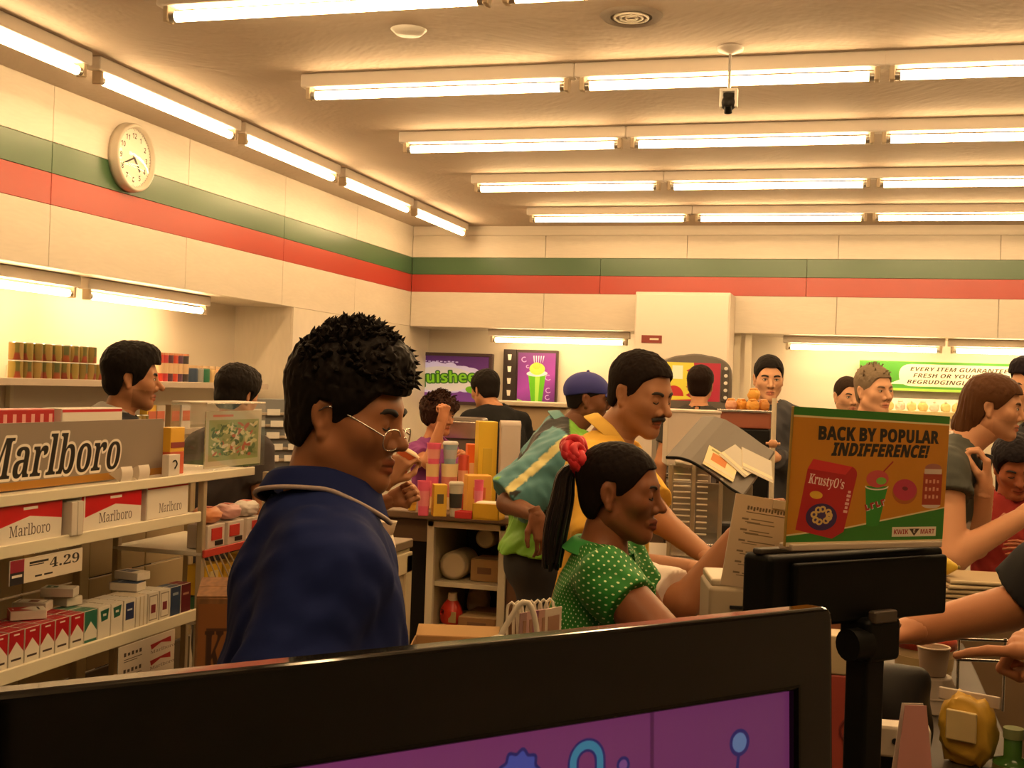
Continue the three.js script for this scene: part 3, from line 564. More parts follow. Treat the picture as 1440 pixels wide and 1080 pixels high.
// ---------- cigarette rack ----------
const GX = -1.8;
{
  const yT = PX(0, 700, GX).y, yC = PX(0, 771, GX).y, yP = PX(7, 945, GX).y, zA = -1.35, zT = PX(358, 660, GX).z, zC = PX(282, 738, GX).z, back = GX - 0.42;
  const t = thing('cigarette_rack', 'cream metal shelf rack stocked with cigarette cartons and packs', 'rack', [GX, 0, 0]);
  const span = (a, b, y, d, lip, n = 'shelf') => { const L = a - b, c = (a + b) / 2; const s = mesh(n, [rb(d, 0.016, L, -d / 2, y - 0.008, c, 0.003)], CREAM, t); mesh('shelf_lip', [rb(0.01, lip, L, -0.003, y - lip / 2 + 0.004, c, 0.003)], M([0.76, 0.70, 0.52], 0.38), s); return s; };
  span(zA, zT, yT, 0.40, 0.026); span(zA, zC, yC, 0.3, 0.03); span(zA, zC, yP, 0.38, 0.034); span(zA, zC, 0.42, 0.4, 0.03); span(zA, zC, 0.12, 0.42, 0.1, 'base_shelf');
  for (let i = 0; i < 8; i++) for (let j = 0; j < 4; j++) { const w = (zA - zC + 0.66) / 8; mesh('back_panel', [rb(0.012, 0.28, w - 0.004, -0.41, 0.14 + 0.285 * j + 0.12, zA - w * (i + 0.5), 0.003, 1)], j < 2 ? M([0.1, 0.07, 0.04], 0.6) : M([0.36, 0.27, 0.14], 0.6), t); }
  for (const z of [zA, (zA + zC) / 2, zC]) mesh('upright', [rb(0.03, 1.26, 0.045, -0.395, 0.63, z, 0.004)], M([0.45, 0.36, 0.2], 0.5), t);
  for (const z of [zC - 0.01, PX(212, 690, GX).z]) mesh('bracket', [extrude([[0, 0], [0.3, 0], [0.3, -0.03], [0.05, -0.09], [0, -0.09]], 0.006).translate(-0.39, yT - 0.016, z)], BLACK, t);
  // header board
  const hb = PX(0, 692, GX - 0.06), h0 = PX(0, 596, GX - 0.06), za = -1.72, zb = PX(229, 630, GX - 0.06).z, hh = h0.y - hb.y, hw = za - zb;
  const zM = PX(-30, 640, GX - 0.06).z, zO = PX(168, 640, GX - 0.06).z;
  const board = canvasTex(1024, 256, (g, w, h) => {
    g.fillStyle = '#8d8072'; g.fillRect(0, 0, w, h); g.fillStyle = '#a87420'; g.fillRect(0, h * 0.88, w, h * 0.12);
    const a = (za - zM) / hw * w, b = (za - zO) / hw * w; g.font = 'bold 220px serif'; const tw = g.measureText('Marlboro').width;
    g.save(); g.translate(a, h * 0.82); g.transform(1, 0, -0.1, 1, 0, 0); g.scale((b - a) / tw, 0.98); g.lineJoin = 'round'; g.strokeStyle = '#e8e0d4'; g.lineWidth = 22; g.strokeText('Marlboro', 0, 0); g.fillStyle = '#0c0a09'; g.fillText('Marlboro', 0, 0); g.restore();
  });
  const hd = thing('header_board', 'long grey cigarette header board with large black lettering on the rack top', 'sign', [GX - 0.06, yT, (za + zb) / 2], Math.PI / 2);
  mesh('board', [rb(hw, hh, 0.012, 0, hh / 2 + 0.004, -0.007, 0.003)], M([0.3, 0.26, 0.22], 0.5), hd);
  mesh('printed_face', [face(hw, hh, 0, hh / 2 + 0.004, 0)], M(0xffffff, 0.35, { map: board }), hd);
  // cartons
  const cartonTex = (v) => canvasTex(512, 160, (g, w, h) => {
    g.fillStyle = '#e9e2d4'; g.fillRect(0, 0, w, h); const cut = 30;
    if (v === 0) { g.fillStyle = '#c4121c'; g.beginPath(); g.moveTo(cut, 0); g.lineTo(w, 0); g.lineTo(w, h * 0.5); g.lineTo(w * 0.55, h * 0.34); g.lineTo(cut, h * 0.62); g.fill(); g.fillStyle = '#f3ece0'; g.fillRect(w * 0.46, h * 0.1, 100, 12); g.fillStyle = '#b5101a'; g.fillRect(0, 0, cut - 12, h); }
    if (v === 2) { g.fillStyle = '#c4121c'; g.fillRect(0, 0, w, h * 0.08); }
    if (v === 1) { g.fillStyle = '#b3141c'; g.fillRect(0, 0, w, h); g.fillStyle = '#e7a9a0'; for (let i = 0; i < 8; i++) g.fillRect(i * 66 + 10, h * 0.1, 26, h * 0.5); return; }
    g.fillStyle = '#4a3a30'; g.font = '64px serif'; g.textAlign = 'center'; g.fillText('Marlboro', w * 0.56, h * 0.84);
  });
  const CM = [0, 1, 2].map(v => M(0xffffff, 0.35, { map: cartonTex(v) }));
  const cw = 0.265, chh = 0.094, cd = 0.06, cBox = rb(cw, chh, cd, 0, chh / 2, 0, 0.003), cFace = face(cw - 0.006, chh - 0.006, 0, chh / 2, cd / 2 + 0.001), cFlap = rb(0.004, chh - 0.01, cd - 0.01, cw / 2, chh / 2, 0, 0.001);
  const carton = (v, z, y, x, label, group, base = [0.72, 0.68, 0.6]) => { const c = thing('cigarette_carton', label, 'carton', [x, y, z], Math.PI / 2, group); mesh('carton_box', cBox, M(base, 0.4), c); mesh('printed_face', cFace, CM[v], c); mesh('end_flap', cFlap, M([0.5, 0.03, 0.03], 0.4), c); return c; };
  const zB = (PX(97, 740, GX - 0.02).z + PX(202, 735, GX - 0.02).z) / 2, zA1 = zB + 0.335;
  carton(0, zB, yC, GX - 0.04, 'red and white cigarette carton lying full length above the 4.29 price tag');
  carton(0, zA1, yC, GX - 0.04, 'red and white cigarette carton cut off by the left edge, on the carton shelf');
  const c3 = carton(2, zB - 0.27, yC, GX - 0.045, 'mostly white cigarette carton at the right end of the carton shelf'); c3.scale.x = 0.8;
  // small packs standing between the cartons
  const packBox = rb(0.022, 0.082, 0.052, 0, 0.041, 0, 0.002, 1), packFace = face(0.05, 0.08, 0, 0.041, 0).rotateY(Math.PI / 2).translate(0.0115, 0, 0), packTop = face(0.021, 0.05).rotateX(-Math.PI / 2).translate(0, 0.0823, 0);
  const packTex = fn => canvasTex(64, 104, (g, w, h) => { g.fillStyle = '#ddd6c6'; g.fillRect(0, 0, w, h); fn(g, w, h); });
  const kinds = {
    red: ['red and white chevron', [0.42, 0.02, 0.03], packTex((g, w, h) => { g.fillStyle = '#a8101c'; g.beginPath(); g.moveTo(0, 0); g.lineTo(w, 0); g.lineTo(w, h * 0.62); g.lineTo(w / 2, h * 0.3); g.lineTo(0, h * 0.62); g.fill(); g.fillStyle = '#3a2a22'; g.fillRect(10, h * 0.78, w - 20, 6); g.fillStyle = '#e8dccc'; g.fillRect(w * 0.3, 8, w * 0.4, 5); })],
    green: ['green and white chevron', [0.06, 0.2, 0.13], packTex((g, w, h) => { g.fillStyle = '#2c6a54'; g.beginPath(); g.moveTo(0, 0); g.lineTo(w, 0); g.lineTo(w, h * 0.66); g.lineTo(w / 2, h * 0.34); g.lineTo(0, h * 0.66); g.fill(); g.fillStyle = '#2c6a54'; g.fillRect(0, h * 0.9, w, 8); })],
    emblem: ['white with green emblem', [0.62, 0.58, 0.5], packTex((g, w, h) => { g.fillStyle = '#1f5c48'; g.beginPath(); g.moveTo(10, h * 0.12); g.lineTo(w - 8, h * 0.08); g.lineTo(w - 14, h * 0.42); g.lineTo(16, h * 0.46); g.fill(); g.fillStyle = '#ddd6c6'; g.fillRect(24, h * 0.22, 18, 8); })],
    blue: ['white with dark blue block', [0.6, 0.57, 0.52], packTex((g, w, h) => { g.fillStyle = '#26345c'; g.fillRect(8, h * 0.1, w - 16, h * 0.55); g.fillStyle = '#cfd0d2'; g.fillRect(18, h * 0.3, w - 36, 6); })],
    crest: ['white with red crest', [0.66, 0.62, 0.54], packTex((g, w, h) => { g.strokeStyle = '#8a8172'; g.lineWidth = 4; g.strokeRect(8, 10, w - 16, h - 20); g.fillStyle = '#7a2a30'; g.fillRect(18, h * 0.4, w - 36, h * 0.28); })],
    cream: ['plain cream', [0.6, 0.52, 0.4], packTex((g, w, h) => { g.fillStyle = '#b9a988'; g.fillRect(w * 0.3, 0, 6, h); g.fillRect(w * 0.65, 0, 6, h); })],
    navy: ['navy blue', [0.05, 0.08, 0.14], packTex((g, w, h) => { g.fillStyle = '#2a3f5c'; g.fillRect(0, 0, w, h); g.fillStyle = '#93a0ac'; g.fillRect(14, h * 0.2, w - 28, 10); })],
    maroon: ['maroon', [0.2, 0.03, 0.04], packTex((g, w, h) => { g.fillStyle = '#5c1a20'; g.fillRect(0, 0, w, h); g.fillStyle = '#b08a70'; g.fillRect(12, h * 0.3, w - 24, 8); })],
  };
  const protoP = {};
  const pack = (kind, x, y, z, turn, label, group, rx) => {
    const [n, c, tex] = kinds[kind]; let p;
    if (!protoP[kind]) { p = protoP[kind] = thing('cigarette_pack', label, 'pack', [0, 0, 0], 0, group); mesh('pack_box', packBox, M([0.66, 0.6, 0.5], 0.4), p); mesh('printed_face', packFace, M(0xffffff, 0.4, { map: tex }), p); mesh('pack_lid', packTop, M(c, 0.4), p); }
    else { p = copyOf(protoP[kind], null, 0, label, group); if (!group) delete p.userData.group; }
    p.position.set(x, y, z); p.rotation.set(0, turn, 0); if (rx) p.rotation.set(rx[0], rx[1], rx[2]); return p;
  };
  const zF = PX(108, 900, GX - 0.03).z; // edge between the red and the green packs
  const order = ['green', 'emblem', 'emblem', 'blue', 'cream', 'crest', 'crest', 'navy', 'maroon'];
  const rank = ['first', 'second', 'third', 'fourth', 'fifth'];
  for (let c = -7; c < order.length; c++) {
    const k = c < 0 ? 'red' : order[c], z = zF - 0.056 * (c + 0.5), deep = k === 'red' ? 5 : c > 6 ? 2 : 4;
    for (let r = 0; r < deep; r++) { const n = kinds[k][0], which = c < 0 ? `${['first', 'second', 'third', 'fourth', 'fifth', 'sixth', 'seventh'][-c - 1]} column left of the green packs` : c === 1 || c === 5 ? 'left of its two columns' : c === 2 || c === 6 ? 'right of its two columns' : 'its only column'; pack(k, GX - 0.022 - r * 0.0235 + rr(-0.001, 0.001), yP, z + rr(-0.001, 0.001), 0, `${n} pack, ${rank[Math.min(r, 4)]} from the edge, ${which}`, `${n} packs standing on the pack shelf`); }
  }
  const Q = Math.PI / 2, yl = yP + 0.083;
  pack('crest', GX - 0.09, yl + 0.012, zF + 0.03, 0, 'white pack with red crest lying on top of the red packs', null, [0, 0.3, Q]);
  pack('emblem', GX - 0.075, yl + 0.012, zF - 0.05, 0, 'white pack with green emblem lying across the emblem packs', null, [0, -0.2, Q]);
  pack('emblem', GX - 0.07, yl + 0.037, zF - 0.048, 0, 'white pack stacked highest on the lying emblem pack', null, [0, 0.35, Q]);
  pack('navy', GX - 0.05, yl + 0.012, zF - 0.31, 0, 'dark navy pack lying on top of the crest packs', null, [0, 0.1, Q]);
  pack('blue', GX - 0.06, yl + 0.036, zF - 0.335, 0, 'white pack with dark blue block on top of the navy pack', null, [0, -0.15, Q]);
  pack('red', GX - 0.05, yl + 0.012, zF + 0.1, 0, 'red pack lying askew on the standing red packs', null, [0, 0.8, Q]);
  for (let i = 0; i < 2; i++) pack('crest', GX - 0.018, yC, zB + 0.155 + i * 0.024, 0, ['white pack edge between the two red cartons, farther one', 'white pack edge between the two red cartons, nearer one'][i], null, [0, Q, 0]);
  // red cartons behind the header
  for (let i = 0; i < 3; i++) for (let j = 0; j < 2; j++) carton(1, za - 0.16 - i * 0.285, yT + j * 0.0955, GX - 0.14, `red cigarette carton standing behind the header board, ${j ? 'upper layer' : 'lower layer'}, ${['nearest', 'middle', 'farthest'][i]} of three`, 'red cartons behind the header board', [0.5, 0.03, 0.03]);
  for (let j = 0; j < 2; j++) carton(2, za - 0.16 - 3 * 0.285 - 0.02, yT + j * 0.0955, GX - 0.15, `white cigarette carton at the right end behind the header board, ${j ? 'upper' : 'lower'} one`, 'white cartons behind the header board');
  // yellow and orange box, white pack and small cards on the top shelf
  const zy = PX(246, 640, GX - 0.05).z, yb = thing('product_box', 'yellow and orange upright box on the rack top beside the header board', 'box', [GX - 0.06, yT, zy], Q);
  mesh('box_lower', [rb(0.075, 0.065, 0.035, 0, 0.034, 0, 0.003)], M([0.55, 0.09, 0.03], 0.45), yb); mesh('box_upper', [rb(0.075, 0.07, 0.035, 0, 0.1, 0, 0.003)], M([0.75, 0.42, 0.03], 0.45), yb); mesh('dark_band', [rb(0.07, 0.016, 0.002, 0, 0.085, 0.018, 0.0005)], M([0.25, 0.03, 0.02], 0.5), yb);
  const wp = thing('sample_box', 'small white box with dark curved mark in front of the yellow box', 'box', [GX - 0.022, yT, PX(237, 650, GX - 0.03).z], Q);
  mesh('box_body', [rb(0.058, 0.062, 0.022, 0, 0.031, 0, 0.002)], M([0.72, 0.66, 0.58], 0.45), wp); mesh('curved_mark', [tube([[-0.012, 0.042, 0.0115], [0.005, 0.045, 0.0115], [0.012, 0.035, 0.0115], [0, 0.022, 0.0115]], 0.0025, 12, 5)], DARK, wp);
  for (const [px, l] of [[182, 'small clear price holder on the rack top, left of the white box'], [206, 'curled white card on the rack top between the price holder and white box']]) { const c = thing('price_card', l, 'card', [GX - 0.012, yT, PX(px, 676, GX).z], Q); mesh('card', [new THREE.CylinderGeometry(0.04, 0.04, 0.05, 12, 1, false, -0.5, 1.0).rotateZ(Q).translate(0, 0.022, -0.034)], M([0.7, 0.62, 0.52], 0.5), c); mesh('foot', [rb(0.05, 0.004, 0.02, 0, 0.002, 0, 0.001)], WHITE, c); }
  // acrylic brochure box
  const zq0 = PX(268, 640, GX - 0.1).z, zq1 = PX(352, 640, GX - 0.1).z, qw = zq0 - zq1, qh = PX(300, 566, GX - 0.1).y - yT;
  const br = canvasTex(256, 256, (g, w, h) => { g.fillStyle = '#b9b29a'; g.fillRect(0, 0, w, h); g.fillStyle = '#8f9a62'; g.fillRect(14, 40, w - 28, h - 70); for (let i = 0; i < 160; i++) { g.fillStyle = pick(['#4f7034', '#7d8f50', '#b4553a', '#d8d0ba', '#39572c', '#c9c38e']); g.beginPath(); g.ellipse(rr(30, w - 30), rr(60, h - 50), rr(4, 18), rr(3, 9), rr(0, 3), 0, 7); g.fill(); } g.fillStyle = '#c86a5a'; g.fillRect(30, 16, 90, 10); });
  const ac = thing('brochure_box', 'clear acrylic box with green leafy brochure at the far end of the rack top', 'display box', [GX - 0.1, yT, (zq0 + zq1) / 2], Q);
  const GL = M(0xffffff, 0.05, { transmission: 1, thickness: 0, ior: 1.45 });
  mesh('clear_front', [rb(qw, qh, 0.003, 0, qh / 2, 0.05, 0.001)], GL, ac); mesh('clear_back', [rb(qw, qh, 0.003, 0, qh / 2, -0.07, 0.001)], GL, ac); for (const s of [-1, 1]) mesh('clear_side', [rb(0.003, qh, 0.118, s * (qw / 2 - 0.0015), qh / 2, -0.01, 0.001)], GL, ac);
  mesh('brochure', [rb(qw - 0.02, qh - 0.03, 0.004, 0, qh / 2 - 0.01, 0.04, 0.001)], M(0xffffff, 0.5, { map: br }), ac); mesh('top_rim', [rb(qw, 0.006, 0.12, 0, qh, -0.01, 0.002)], M([0.66, 0.6, 0.5], 0.4), ac);
  // price tag and flyer
  const tag = canvasTex(256, 112, (g, w, h) => { g.fillStyle = '#d9cdb8'; g.fillRect(0, 0, w, h); g.fillStyle = '#8e1430'; g.fillRect(0, 0, 46, h * 0.5); g.fillStyle = '#17131a'; g.fillRect(0, h * 0.5, 46, h * 0.5); g.fillStyle = '#e8ded0'; g.fillRect(6, h * 0.6, 34, 12); g.fillStyle = '#1a1512'; g.font = 'bold 64px serif'; g.fillText('4.29', 134, 64, 112); g.fillRect(64, 20, 66, 10); g.fillRect(64, 34, 50, 5); g.fillRect(84, 86, 24, 8); g.fillRect(116, 86, 30, 8); });
  const tz0 = PX(15, 800, GX + 0.01).z, tz1 = PX(116, 795, GX + 0.01).z, tw = tz0 - tz1, th = 0.056, pt = thing('price_tag', 'shelf price tag reading 4.29 below the carton shelf', 'price tag', [GX + 0.009, yC - 0.032, (tz0 + tz1) / 2], Q);
  mesh('tag_plate', [rb(tw, th, 0.003, 0, -th / 2, -0.002, 0.001)], WHITE, pt); mesh('tag_print', [face(tw, th, 0, -th / 2, 0)], M(0xffffff, 0.5, { map: tag }), pt); mesh('tag_clip', [rb(tw * 0.9, 0.012, 0.005, 0, 0.002, -0.002, 0.001)], GL, pt);
  const fly = canvasTex(256, 256, (g, w, h) => { g.fillStyle = '#ddd0bc'; g.fillRect(0, 0, w, h); for (const y of [46, 140]) { g.fillStyle = '#a8141e'; g.beginPath(); g.moveTo(140, y); g.lineTo(236, y - 14); g.lineTo(238, y + 20); g.lineTo(190, y + 4); g.lineTo(146, y + 30); g.fill(); g.fillStyle = '#7d6a5c'; g.font = '26px serif'; g.fillText('Marlboro', 140, y + 54); g.fillStyle = '#4c4038'; for (let q = 0; q < 5; q++) g.fillRect(22 + q * 17, y - 4 + (q % 2) * 4, 10, 22 - (q % 2) * 6); g.fillRect(22, y + 34, 80, 4); g.fillRect(22, y + 46, 60, 4); } });
  const fz0 = PX(168, 925, GX + 0.012).z, fz1 = PX(246, 915, GX + 0.012).z, fw = fz0 - fz1, fh = 0.118, fl = thing('price_flyer', 'square white flyer with two red chevrons hanging from the pack shelf', 'flyer', [GX + 0.01, yP - 0.03, (fz0 + fz1) / 2], Q);
  mesh('flyer_sheet', [rb(fw, fh, 0.002, 0, -fh / 2, -0.0015, 0.0005)], WHITE, fl); mesh('flyer_print', [face(fw, fh, 0, -fh / 2, 0)], M(0xffffff, 0.6, { map: fly }), fl);
  // end bay beyond the pack shelf
  const e = thing('end_rack', 'small wire end rack with red-edged shelf beside the cigarette rack', 'rack', [GX - 0.1, 0, zC - 0.24]);
  const yE = PX(280, 776, GX - 0.02).y, yY = PX(280, 866, GX - 0.05).y;
  mesh('upper_shelf', [rb(0.3, 0.014, 0.42, -0.06, yE - 0.007, 0, 0.003)], CREAM, e); mesh('shelf_edge', [rb(0.008, 0.022, 0.42, 0.095, yE - 0.006, 0, 0.002)], M([0.6, 0.06, 0.04], 0.4), e); mesh('lower_shelf', [rb(0.3, 0.014, 0.42, -0.06, yY - 0.007, 0, 0.003)], CREAM, e);
  for (const s of [-1, 1]) for (const x of [-0.2, 0.08]) mesh('post', [rb(0.02, yT - 0.02, 0.02, x, (yT - 0.02) / 2, s * 0.2, 0.003)], M([0.4, 0.32, 0.2], 0.5), e);
  for (let i = 0; i < 6; i++) mesh('wire', [rod(V(0.09, yE - 0.02, 0.2 - i * 0.03), V(0.1, yY, 0.1 - i * 0.045), 0.0025, 6)], M([0.6, 0.5, 0.36], 0.4), e);
  const zE = zC - 0.24;
  [[0.12, 'nearest'], [0, 'middle'], [-0.12, 'farthest']].forEach(([dz, n], i) => {
    const c = thing('lighter_box', `red and white box on the red-edged end shelf, ${n} of three`, 'box', [GX - 0.05, yE + 0.002, zE + dz], Q); mesh('box_body', [rb(0.1, 0.07, 0.07, 0, 0.035, 0, 0.003)], M([0.66, 0.58, 0.5], 0.45), c); mesh('red_panel', [rb(0.06, 0.035, 0.004, [0, -0.012, 0.012][i], 0.042, 0.036, 0.001)], M([0.6, 0.04, 0.03], 0.45), c); mesh('dark_print', [rb(0.045, 0.014, 0.003, 0.015, 0.014, 0.036, 0.001)], DARK, c);
    const b = thing('candy_bag', `${['orange', 'pink', 'white'][i]} crinkled candy bag lying on the boxes of the end shelf`, 'bag', [GX - 0.05, yE + 0.074, zE + dz], Q);
    mesh('bag_body', [surfaceBag(0.05, 0.024, 0.035, i)], M([[0.7, 0.28, 0.12], [0.72, 0.4, 0.36], [0.72, 0.66, 0.6]][i], 0.35), b); mesh('bag_label', [rb(0.03, 0.002, 0.03, 0, 0.0485, 0, 0.001)], M([0.6, 0.1, 0.06], 0.4), b);
  });
  const kd = [['yellow', [0.72, 0.45, 0.03], 0.12, 0.09, 0.1], ['amber', [0.6, 0.36, 0.03], 0.005, 0.08, 0.1], ['golden', [0.75, 0.5, 0.05], -0.115, 0.095, 0.09]];
  kd.forEach(([n, c, dz, h, w]) => { const b = thing('snack_box', `${n} snack box with small white label on the lower end shelf`, 'box', [GX - 0.05, yY + 0.064, zE + dz], Q); mesh('box_body', [rb(w, h, 0.06, 0, h / 2, 0, 0.003)], M(c, 0.45), b); mesh('box_label', [rb(w * 0.5, h * 0.35, 0.003, 0, h * 0.6, 0.031, 0.001)], M([0.7, 0.6, 0.3], 0.5), b); });
  kd.forEach(([n, , dz], i) => { const b = thing('mint_tray', `green tray of mints under the ${n} snack box`, 'tray', [GX - 0.05, yY + 0.002, zE + dz], Q); mesh('tray_body', [rb(0.105, 0.058, 0.07, 0, 0.029, 0, 0.003)], M([0.08, 0.24, 0.12], 0.5), b); mesh('tray_lip', [rb(0.1, 0.012, 0.004, 0, 0.05, 0.036, 0.001)], M([0.3, 0.4, 0.24], 0.5), b); });
}
function surfaceBag(rx, ry, rz, s) { const g = new THREE.SphereGeometry(1, 24, 16), p = g.attributes.position; for (let i = 0; i < p.count; i++) { const x = p.getX(i), y = p.getY(i), z = p.getZ(i), k = 1 + 0.16 * noise.noise(x * 3 + s * 7, y * 3, z * 3) + 0.06 * noise.noise(x * 9, y * 9 + s, z * 9); p.setXYZ(i, Math.sign(x) * Math.pow(Math.abs(x), 0.6) * rx * k, Math.max(-ry, y * ry * k) + ry, Math.sign(z) * Math.pow(Math.abs(z), 0.6) * rz * k); } g.computeVertexNormals(); return g; }
// cardboard boxes at the rack end, one marked K
{
  const q = P(362, 828, 3.2), kt = canvasTex(256, 256, (g, w, h) => { g.fillStyle = '#8a5426'; g.fillRect(0, 0, w, h); g.strokeStyle = '#4a2a14'; g.lineWidth = 7; g.strokeRect(22, 62, w - 40, 140); g.fillStyle = '#3c2110'; g.font = 'bold 120px serif'; g.save(); g.translate(14, 182); g.scale(0.5, 1.35); g.fillText('K', 0, 0); g.restore(); g.fillRect(120, 100, 80, 8); g.fillRect(120, 130, 60, 8); });
  const CB = M([0.32, 0.16, 0.06], 0.8, { map: rep(woodTex, 1, 1) }), H2 = 0.3, W2 = 0.3;
  const low = thing('cardboard_box', 'plain brown cardboard box on the floor under the box marked K', 'box', [q.x, 0, q.z], facing(362, 90)); mesh('box_body', [rb(0.34, q.y - H2, 0.34, 0, (q.y - H2) / 2, 0, 0.004)], CB, low); mesh('tape', [rb(0.05, 0.002, 0.34, 0, q.y - H2 + 0.0, 0, 0.0005)], M([0.5, 0.36, 0.2], 0.3), low);
  const k = thing('cardboard_box', 'brown cardboard box marked with a large K behind the man in blue', 'box', [q.x, q.y - H2 + 0.003, q.z], facing(362, 90)); mesh('box_body', [rb(W2, H2, W2, 0, H2 / 2, 0, 0.004)], CB, k); mesh('printed_side', [face(W2 * 0.96, H2 * 0.9, 0, H2 / 2, W2 / 2 + 0.001)], M(0xffffff, 0.8, { map: kt }), k); mesh('flap', [rb(W2, 0.004, W2 / 2 - 0.004, 0, H2 + 0.002, W2 / 4, 0.001), rb(W2, 0.004, W2 / 2 - 0.004, 0, H2 + 0.002, -W2 / 4, 0.001)], CB, k);
}
// rack of white tags farther back
{
  const c = P(374, 608, 5.75), t = thing('magazine_rack', 'grey-blue rack with rows of white tags behind the man in blue', 'rack', [c.x, 0, c.z], facing(374, 60));
  mesh('rack_panel', [rb(0.42, 1.5, 0.04, 0.08, 0.75, 0, 0.004)], M([0.2, 0.21, 0.22], 0.6), t);
  for (let j = 0; j < 5; j++) { const y = c.y + 0.09 - j * 0.055; mesh('rail', [rb(0.42, 0.012, 0.03, 0.08, y, 0.03, 0.003)], M([0.45, 0.38, 0.3], 0.5), t); for (let i = 0; i < 4; i++) mesh('tag', [rb(0.07, 0.03, 0.003, -0.09 + i * 0.1 + (j % 2) * 0.02, y + 0.008, 0.048, 0.001)], WHITE, t); }
}
const BOXM = M([0.4, 0.23, 0.09], 0.8), BROWN = M([0.1, 0.055, 0.028], 0.5), CHROME = M([0.6, 0.58, 0.55], 0.25, { metalness: 1 });
// quad basis from four picture corners at given depths: returns {center, w, h, q}
function quad(tl, tr, bl, br) {
  const X = tr.clone().sub(tl).add(br).sub(bl).multiplyScalar(0.5), Y = tl.clone().sub(bl).add(tr).sub(br).multiplyScalar(0.5), w = X.length(), h = Y.length();
  X.normalize(); Y.addScaledVector(X, -X.dot(Y)).normalize(); const Z = X.clone().cross(Y);
  return { c: tl.clone().add(tr).add(bl).add(br).multiplyScalar(0.25), w, h, q: new THREE.Quaternion().setFromRotationMatrix(new THREE.Matrix4().makeBasis(X, Y, Z)) };
}
function flatThing(name, label, cat, Q, group) { const t = thing(name, label, cat, Q.c, 0, group); t.quaternion.copy(Q.q); return t; }
const onWall = (x0, y0, x1, y1, z) => { const a = PZ(x0, y0, z), b = PZ(x1, y1, z); return { c: V((a.x + b.x) / 2, (a.y + b.y) / 2, z), w: b.x - a.x, h: a.y - b.y, q: new THREE.Quaternion() }; };
